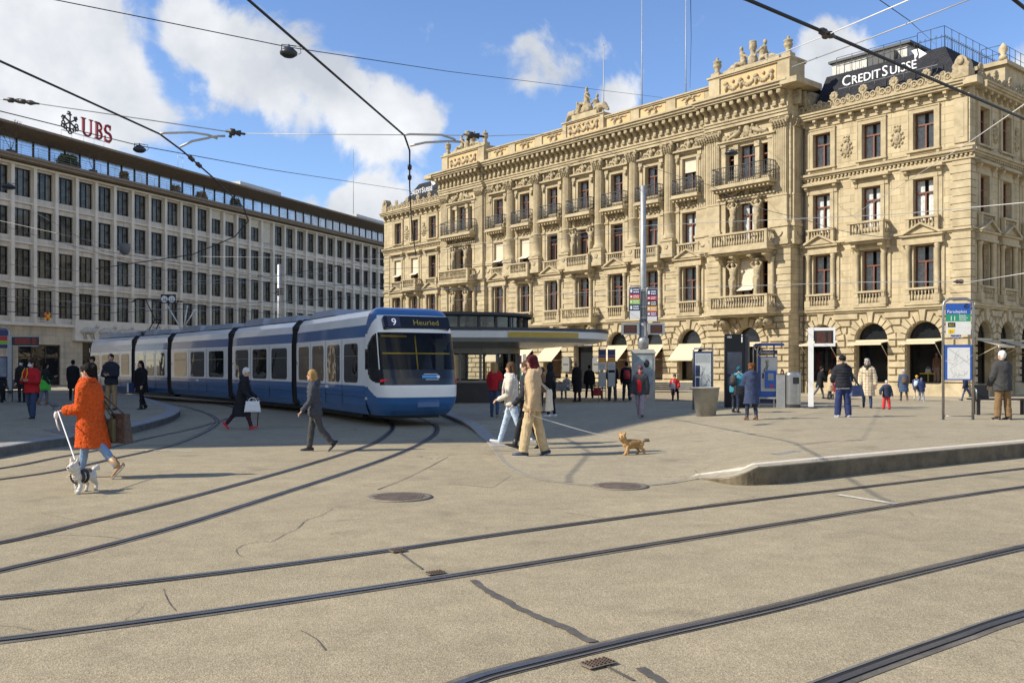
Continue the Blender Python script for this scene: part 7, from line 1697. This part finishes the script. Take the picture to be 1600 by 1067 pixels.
# ---- left stop
m1=person('man in a red jacket and pale face mask walking towards the camera',50,655,561,172,leftz,hair=('short','dark'),legs=((14,8,3),(-6,14,3)),arms=((10,14,88,34),(10,14,92,34)),skin=SKIN,top=dict(c=(.40,.016,.02),hem=.78,fat=.045,n='jacket'),low=dict(c=(.035,.055,.11),w=.02),shoe=((.02,.02,.022),0),extra=('mask',))
t=thing('camera','small yellow strapped camera held by the man in red','camera',(m1['hand'][0]+m1['hand'][1])/2,0); m=MB(); m.box(-.05,.05,-.03,.03,-.03,.04); m.build('camera_body',BLACK,t); m=MB(); m.tube([(-.05,0,.03),(-.07,.06,.2),(-.02,.1,.34)],.007,5); m.tube([(.05,0,.03),(.07,.06,.2),(.04,.1,.34)],.007,5); m.build('strap',YELS,t)
q1=person('dark haired woman in black with a green bag looking right at the stop',70,633,566,-70,leftz,hair=('bob','black'),legs=((8,6,2),(-12,8,2)),arms=((10,6,95,10),(5,6,30,0)),top=dict(c=(.02,.02,.022),hem=.72,fat=.02),low=dict(c=(.16,.17,.24)),shoe=((.20,.11,.06),.2))
bag('carrier_bag','bright green carrier bag of the woman behind the man in red','bag',q1['W'](V(.18,.02,.62)),.42,.12,.40,mat('bright green fabric',(.05,.42,.04),.7,0,.1),20,q1['sh'][1])
person('dark haired person in black behind the right shoulder of the man in red',34,629,562,180,leftz,hair=('short','black'),legs=((2,2,2),(-2,2,2)),top=dict(c=(.02,.02,.022),hem=.7,fat=.02),low=dict(c=(.02,.02,.025)),extra=('mask',))
person('person in dark trousers standing behind the shelter poster at the left edge',4,626,566,160,leftz,hair=('short','brown'),legs=((2,2,2),(-2,2,2)),top=dict(c=(.03,.03,.03),hem=.7,fat=.02),low=dict(c=(.012,.012,.014)))
person('man in a long black coat seen from behind at the left stop',114,626,562,20,leftz,hair=('short','black'),legs=((3,2,1),(-3,2,1)),arms=((5,5,20,0),(5,5,40,0)),top=dict(c=(.012,.012,.014),hem=.52,fat=.03,n='coat'),low=dict(c=(.012,.012,.014)))
person('dark haired man in black just behind the head of the woman in orange',146,629,556,120,leftz,hair=('short','dark'),legs=((3,2,2),(-3,2,2)),top=dict(c=(.018,.018,.024),hem=.72,fat=.03),low=dict(c=(.02,.02,.03)))
m2_=person('man in a navy quilted jacket and khaki trousers looking at his phone',174,641,552,178,leftz,hair=('short','black'),legs=((4,3,3),(-2,3,3)),arms=((12,8,78,30),(12,8,82,34)),head=(0,-28),top=dict(c=(.022,.026,.04),hem=.80,puff=.007,fat=.03),low=dict(c=(.30,.215,.12),w=.01),shoe=((.05,.035,.025),0))
t=thing('phone','dark phone in the hands of the man in khaki trousers','phone',(m2_['hand'][0]+m2_['hand'][1])/2+V(0,-.02,.02),0); m=MB(); m.box(-.04,.04,-.006,.006,-.06,.08); m.build('case',BLACK,t); m=MB(); m.box(-.035,.035,.006,.008,-.055,.075); m.build('screen',DGLASS,t)
w7=person('woman all in black with long dark hair walking off the left island',222,640,563,160,leftz,hair=('long','black'),legs=((20,16,2),(-14,12,2)),arms=((6,8,30,0),(-8,8,15,0)),lean=5,top=dict(c=(.010,.010,.014),hem=.62,fat=.03,flare=.02,n='coat'),low=dict(c=(.012,.012,.016)),shoe=((.012,.012,.012),.1))
t=thing('folder','dark blue folder under the arm of the woman all in black','folder',w7['hand'][1]+V(-.10,.02,-.10),R(60)); m=MB(); m.box(-.2,.2,-.025,.025,0,.32); m.box(-.21,-.195,-.03,.03,-.005,.325,1); m.build('cover',[mat('folder navy',(.03,.06,.16),.5,0,.1),WHITE],t)
# ---- behind the walkers
q2=person('woman in a red jacket and jeans with long blond hair walking away',773,652,566,-6,platz,hair=('long','blond'),legs=((12,6,2),(-14,12,2)),arms=((5,8,70,20),(0,8,20,0)),top=dict(c=(.44,.018,.022),hem=.86,fat=.02,collar=1),low=dict(c=(.06,.085,.15)),shoe=((.02,.02,.022),0))
bag('shoulder_bag','black shoulder bag of the woman in the red jacket','bag',q2['W'](V(.25,-.02,.86)),.30,.13,.28,LTH,20,q2['sh'][1])
q3=person('person in a black hooded coat and white trainers behind the duffle coat',861,651,568,70,platz,hair=('none','black'),legs=((6,4,2),(-4,4,2)),arms=((5,6,75,20),(5,6,80,20)),top=dict(c=(.012,.012,.013),hem=.62,fat=.035,hood=2,n='coat'),low=dict(c=(.015,.015,.018)),shoe=((.7,.7,.68),0))
bag('handbag','grey leather handbag hanging from the black hooded coat','handbag',q3['W'](V(-.02,-.34,.86)),.36,.15,.24,mat('grey taupe leather',(.085,.08,.075),.5,0,.15),10,q3['sh'][0])
person('person in a tan jacket facing the black hooded coat, mostly hidden',846,645,574,-80,platz,hair=('curly','brown'),legs=((4,3,2),(-4,3,2)),arms=((10,8,60,10),(10,8,60,10)),top=dict(c=(.24,.13,.07),hem=.8,fat=.03),low=dict(c=(.03,.03,.035)))
person('grey haired man in a long black coat standing near the bank door',902,628,564,40,hair=('bald','grey'),legs=((3,2,1),(-3,2,1)),top=dict(c=(.012,.012,.014),hem=.42,fat=.03,n='coat'),low=dict(c=(.015,.015,.018)))
q4=person('dark haired man in black seen from behind with a red bag',921,625,570,5,hair=('short','black'),legs=((2,2,7),(-4,3,5)),arms=((0,10,10,0),(0,12,10,0)),top=dict(c=(.014,.014,.016),hem=.78,fat=.03),low=dict(c=(.014,.014,.016)),shoe=((.6,.6,.58),0))
bag('carrier_bag','bright red bag beside the man in black near the bank','bag',q4['W'](V(.40,.0,.22)),.46,.16,.42,mat('red vinyl bag',(.5,.02,.03),.4,0,.1),10,q4['hand'][1])
person('man in a dark jacket and blue jeans seen from behind, left of the red backpack',957,626,566,4,hair=('short','black'),legs=((2,2,4),(-2,2,4)),arms=((10,10,50,20),(10,10,50,20)),top=dict(c=(.016,.017,.022),hem=.80,fat=.05),low=dict(c=(.05,.06,.085),w=.015))
q5=person('man in black with a red backpack seen from behind',979,626,565,-4,hair=('short','black'),legs=((2,2,4),(-2,2,4)),arms=((5,8,20,0),(5,8,20,0)),top=dict(c=(.016,.016,.02),hem=.80,fat=.04),low=dict(c=(.03,.034,.05),w=.012))
backpack('red backpack on the man in black',q5,mat('red backpack cloth',(.40,.03,.04),.7,0,.15,8))
person('person in dark clothes between the red backpack and the poster column',990,625,572,10,hair=('short','dark'),legs=((2,2,3),(-2,2,3)),top=dict(c=(.03,.045,.09),hem=.72,fat=.03),low=dict(c=(.02,.022,.03)))
RT=cloth('red knit',(.55,.02,.025))
q6=person('woman in an open dark jacket over a red top striding towards the camera',1001,652,571,155,platz,hair=('cap',(.16,.05,.06)),legs=((24,8,3),(-12,22,3)),arms=((-4,12,14,0),(8,12,14,0)),lean=2,top=dict(c=(.05,.052,.058),hem=.76,fat=.045),low=dict(c=(.30,.25,.27),w=.028,hairc='brown'),shoe=((.03,.03,.03),0))
m=MB(); zn=q6['lneck']; m.rings([(0,.045,zn.z-.62,.115,.145),(0,.055,zn.z-.4,.115,.145),(0,.055,zn.z-.2,.12,.145),(0,.03,zn.z-.05,.085,.105),(0,.005,zn.z+.07,.066,.072)],14); soft(m,'red_top',[RT],q6['o'],.016,2,disp=.012,dscale=.08)
# seated
def seated_person(label,px,Yd,h,face,skin,hair,topc,lowc,**kw):
    z=groundz(0,Yd)+.03; P=Vector(((px-800)/F*Yd,Yd,z)); return person(label,px,100,h,face,at_=P,hair=hair,legs=((84,84,4),(80,84,4)),arms=((18,8,60,20),(18,8,60,20)),lean=4,seat=.45,top=dict(dict(c=topc,hem=.9,fat=.03),**kw),low=dict(c=lowc))
q7=seated_person('woman in a red coat sitting on the bench with a small child',1054,46.85,1.33,176,SKIN,('cap',(.05,.05,.055)),(.50,.03,.03),(.012,.012,.014))
P=q7['p']+V(-.16,-.38,.40); person('small child in pale clothes on the lap of the woman in red',1045,100,.72,176,at_=P-V(0,0,.12),hair=('beanie',(.55,.5,.45)),legs=((70,60,6),(70,60,6)),seat=.2,top=dict(c=(.55,.50,.48),hem=.9,fat=.03),low=dict(c=(.25,.10,.12)))
seated_person('person in a white top sitting on the bench behind the waiting people',886,49.35,1.30,150,SKIN2,('short','dark'),(.62,.58,.52),(.10,.15,.24))
# ---- around the ticket machine
q8=person('person in a turquoise jacket bending at the information pillar',1149,645,572,-40,platz,hair=('beanie',(.02,.09,.13)),legs=((14,14,4),(-2,6,4)),arms=((45,8,40,10),(45,8,40,10)),lean=30,head=(0,-15),top=dict(c=(.05,.22,.30),hem=.74,fat=.04),low=dict(c=(.022,.03,.055)),shoe=((.02,.02,.02),.14))
backpack('black backpack on the person in the turquoise jacket',q8,mat('black backpack cloth',(.018,.018,.02),.7,0,.15,8))
q9=person('woman in a navy coat with curly auburn hair and heeled boots, seen from behind',1174,656,567,6,platz,hair=('curly','ginger'),legs=((3,2,4),(-3,2,4)),arms=((12,8,60,10),(12,8,75,15)),lean=2,top=dict(c=(.045,.062,.12),hem=.50,fat=.045,flare=.03,hood=1,n='coat'),low=dict(c=(.03,.04,.065)),shoe=((.12,.05,.03),.06,1))
bag('handbag','black handbag at the elbow of the woman in the navy coat','handbag',q9['W'](V(-.36,.05,.78)),.34,.14,.24,LTH,10,q9['hand'][0])
person('woman with long dark hair in black standing behind the litter bin',1222,626,577,178,hair=('long','dark'),legs=((2,2,2),(-2,2,2)),arms=((10,6,80,25),(10,6,80,25)),top=dict(c=(.025,.022,.022),hem=.72,fat=.03),low=dict(c=(.012,.012,.014)),shoe=((.6,.6,.58),0))
q10=person('man in a black coat pushing a red pushchair to the right',1281,623,572,-84,hair=('short','dark'),legs=((22,10,2),(-26,14,2)),arms=((30,5,20,0),(30,5,20,0)),lean=8,top=dict(c=(.012,.012,.014),hem=.58,fat=.03,n='coat'),low=dict(c=(.13,.14,.16)))
p=q10['p']+V(.95,-.1,0); t=thing('pushchair','red pushchair beside the man in the black coat','pushchair',p,R(-8)); m=MB(); m.taper(-.28,.30,-.2,.2,.38,.62,.05,.0); m.tube([(-.25,0,.5),(-.05,0,.95)],.14,8); m.build('seat',mat('red pram cloth',(.42,.02,.03),.8,0,.15),t); m=MB()
for y in (-.22,.22): m.tube([(-.62,y,1.02),(-.1,y,.55),(.42,y,.12)],.018,5); m.tube([(-.38,y,.12),(.1,y,.6)],.018,5)
m.tube([(-.62,-.22,1.02),(-.62,.22,1.02)],.022,5); m.build('frame',BLACK,t)
for x in (-.38,.42):
    for y in (-.24,.24): m=MB(); m.torus((x,y,.13),.10,.03,'y',12,5); m.build('wheel',RUB,t)
person('person in a beige coat half hidden behind the man in the woolly hat',1297,624,577,-100,hair=('bob','brown'),legs=((6,4,2),(-8,6,2)),top=dict(c=(.48,.38,.25),hem=.5,fat=.03,n='coat'),low=dict(c=(.05,.05,.06)))
q11=person('man in a black padded jacket and navy track trousers with a woolly hat, from behind',1317,652,555,4,platz,hair=('beanie',(.015,.015,.017)),legs=((2,2,5),(-2,2,5)),arms=((14,14,60,24),(10,16,70,24)),lean=3,top=dict(c=(.022,.023,.03),hem=.84,puff=.010,fat=.05,hood=1),low=dict(c=(.028,.04,.12),w=.034),shoe=((.35,.38,.45),0))
m=MB(); pz=q11['lpel'].z; m.rings([(0,0,pz-.13,.205,.155),(0,0,pz-.04,.20,.15)],16); m.build('shirt_hem',cloth('white shirt',(.75,.74,.72)),q11['o'])
bag('sports_bag','navy and white sports bag at the hip of the man in the woolly hat','bag',q11['W'](V(.38,.02,.60)),.52,.22,.30,mat('navy sports bag',(.05,.07,.16),.6,0,.1),30,q11['sh'][1],.025)
PL=bpy.data.materials.new('plaid wool'); PL.use_nodes=True; nt=PL.node_tree; b_=nt.nodes['Principled BSDF']; b_.inputs['Roughness'].default_value=.95; tc=nt.nodes.new('ShaderNodeTexCoord'); prev=None
for ax,scl in (('X',4.2),('Z',4.2)):
    wv=nt.nodes.new('ShaderNodeTexWave'); wv.bands_direction=ax; wv.inputs['Scale'].default_value=scl*.75; nt.links.new(tc.outputs['Object'],wv.inputs['Vector']); r=nt.nodes.new('ShaderNodeMapRange'); r.inputs[1].default_value=.80; r.inputs[2].default_value=.95; nt.links.new(wv.outputs['Fac'],r.inputs[0])
    if prev is None: prev=r.outputs[0]
    else: mx=nt.nodes.new('ShaderNodeMath'); mx.operation='MAXIMUM'; nt.links.new(prev,mx.inputs[0]); nt.links.new(r.outputs[0],mx.inputs[1]); prev=mx.outputs[0]
mx=nt.nodes.new('ShaderNodeMix'); mx.data_type='RGBA'; mx.inputs[6].default_value=(.66,.56,.40,1); mx.inputs[7].default_value=(.40,.30,.19,1); nt.links.new(prev,mx.inputs[0]); nt.links.new(mx.outputs[2],b_.inputs['Base Color'])
q12=person('grey haired woman in a cream plaid coat and jeans holding a toddler by the hand',1355,638,560,158,platz,hair=('curly','grey'),legs=((14,5,3),(-22,20,3)),arms=((-2,16,8,0),(4,10,20,0)),lean=2,top=dict(m=PL,hem=.44,fat=.045,flare=.04,n='coat'),low=dict(c=(.045,.07,.13)),shoe=((.02,.02,.02),0))
m=MB(); n_=q12['lneck']; m.torus(n_+V(0,.02,.01),.085,.05,'z',14,8); m.ell(n_+V(0,.12,-.08),.06,.04,.12,8); soft(m,'scarf',[cloth('dark green scarf',(.03,.035,.028))],q12['o'],.016,2,disp=.02,dscale=.05)
person('toddler in a navy jacket, red trousers and white cap',1385,640,594,178,platz,hair=('beanie',(.66,.62,.58)),legs=((6,3,5),(-4,4,5)),arms=((0,20,20,0),(10,42,20,0)),top=dict(c=(.035,.045,.08),hem=.76,puff=.012,fat=.06),low=dict(c=(.58,.05,.06),w=.035),shoe=((.05,.03,.03),0))
q13=person('woman in a long blue padded coat and white woolly hat, from behind',1412,627,577,-8,hair=('beanie',(.62,.60,.57)),legs=((10,5,3),(-14,10,3)),arms=((5,8,20,0),(5,8,20,0)),top=dict(c=(.055,.085,.15),hem=.52,puff=.010,fat=.05,flare=.03,n='coat'),low=dict(c=(.06,.05,.045)),shoe=((.10,.055,.03),.2))
backpack('brown backpack on the woman in the long blue coat',q13,mat('brown backpack cloth',(.10,.065,.04),.7,0,.15,8))
q14=person('child with a yellow woolly hat leaning at the shop window',1432,626,586,-30,hair=('beanie',(.66,.36,.03)),legs=((34,50,5),(10,10,5)),arms=((20,8,30,0),(20,8,30,0)),lean=14,top=dict(c=(.05,.06,.13),hem=.76,fat=.05),low=dict(c=(.5,.42,.32)),shoe=((.55,.53,.5),0))
backpack('pale blue backpack on the child with the yellow hat',q14,mat('pale blue backpack cloth',(.45,.55,.62),.7,0,.1,8))
person('child in a navy hooded jacket and grey trousers at the shop window',1440,627,590,-4,hair=('cap',(.14,.15,.17)),legs=((2,2,4),(-2,2,4)),arms=((10,14,50,20),(10,14,50,20)),top=dict(c=(.025,.04,.11),hem=.74,fat=.06,hood=1),low=dict(c=(.30,.33,.38),w=.02),shoe=((.5,.5,.5),0))
person('person in a dark top and jeans walking behind the stop sign at the bank corner',1510,626,584,70,hair=('short','dark'),legs=((24,10,2),(-24,16,2)),lean=10,top=dict(c=(.018,.025,.05),hem=.84,fat=.03),low=dict(c=(.08,.11,.17)))
q15=person('white haired man in a dark grey jacket and brown corduroys, from behind',1567,656,547,14,platz,hair=('short','white'),legs=((3,2,4),(-2,2,4)),arms=((6,14,30,10),(14,12,60,22)),lean=3,head=(14,-10),top=dict(c=(.055,.055,.055),hem=.74,fat=.055,flare=.01),low=dict(c=(.22,.135,.065),w=.026),shoe=((.03,.022,.018),0))
# mannequin in the right arched shop window
v=lf(RW[2]+.42,-.72,.72); MN=person('mannequin in a dusty brown top and pale pink trousers in the right arched shop window',1453,100,1.72,BR*180/math.pi+180,at_=v,hair=('none','black'),legs=((2,2,3),(-2,2,3)),skin=mat('mannequin skin',(.5,.36,.28),.6,0,0),top=dict(c=(.30,.15,.09),hem=.88,fat=.0),low=dict(c=(.50,.32,.25),w=.035),shoe=((.6,.5,.4),0),name='mannequin',cat='mannequin')
v=lf(RW[0]+.55,-.75,.72); person('black clad mannequin in the arched shop window behind the pushchair',1290,100,1.72,BR*180/math.pi+170,at_=v,hair=('short','black'),legs=((2,2,3),(-2,2,3)),skin=mat('mannequin skin'),top=dict(c=(.015,.015,.017),hem=.7,fat=.02),low=dict(c=(.015,.015,.017)),name='mannequin',cat='mannequin')
# pigeon
p=G(84,640,leftz); t=thing('pigeon','grey pigeon walking on the left island near the green bag','pigeon',p,R(100)); t.scale=(1.3,1.3,1.3); m=MB(); m.tube([V(0,-.13,.10),V(0,-.06,.12),V(0,.03,.13),V(0,.09,.16)],[.02,.05,.06,.035],8,round_=True); m.tube([V(0,.08,.16),V(0,.11,.21)],[.035,.026],7,round_=True); m.ell((0,.12,.225),.025,.03,.025,7); m.box(-.03,.03,-.22,-.1,.09,.105); soft(m,'body',[mat('pigeon grey',(.14,.15,.17),.7,0,.3,20)],t,.008,2)
for s in (-1,1): m=MB(); m.tube([(s*.025,0,.09),(s*.025,.01,.0)],.008,5); m.tube([(s*.025,-.01,.005),(s*.025,.04,.005)],.006,4); m.build('leg',mat('pigeon pink leg',(.35,.12,.1),.6,0,0),t)
m=MB(); m.tube([(0,.145,.222),(0,.17,.215)],[.008,.003],5); m.build('beak',BLACK,t)
finish()
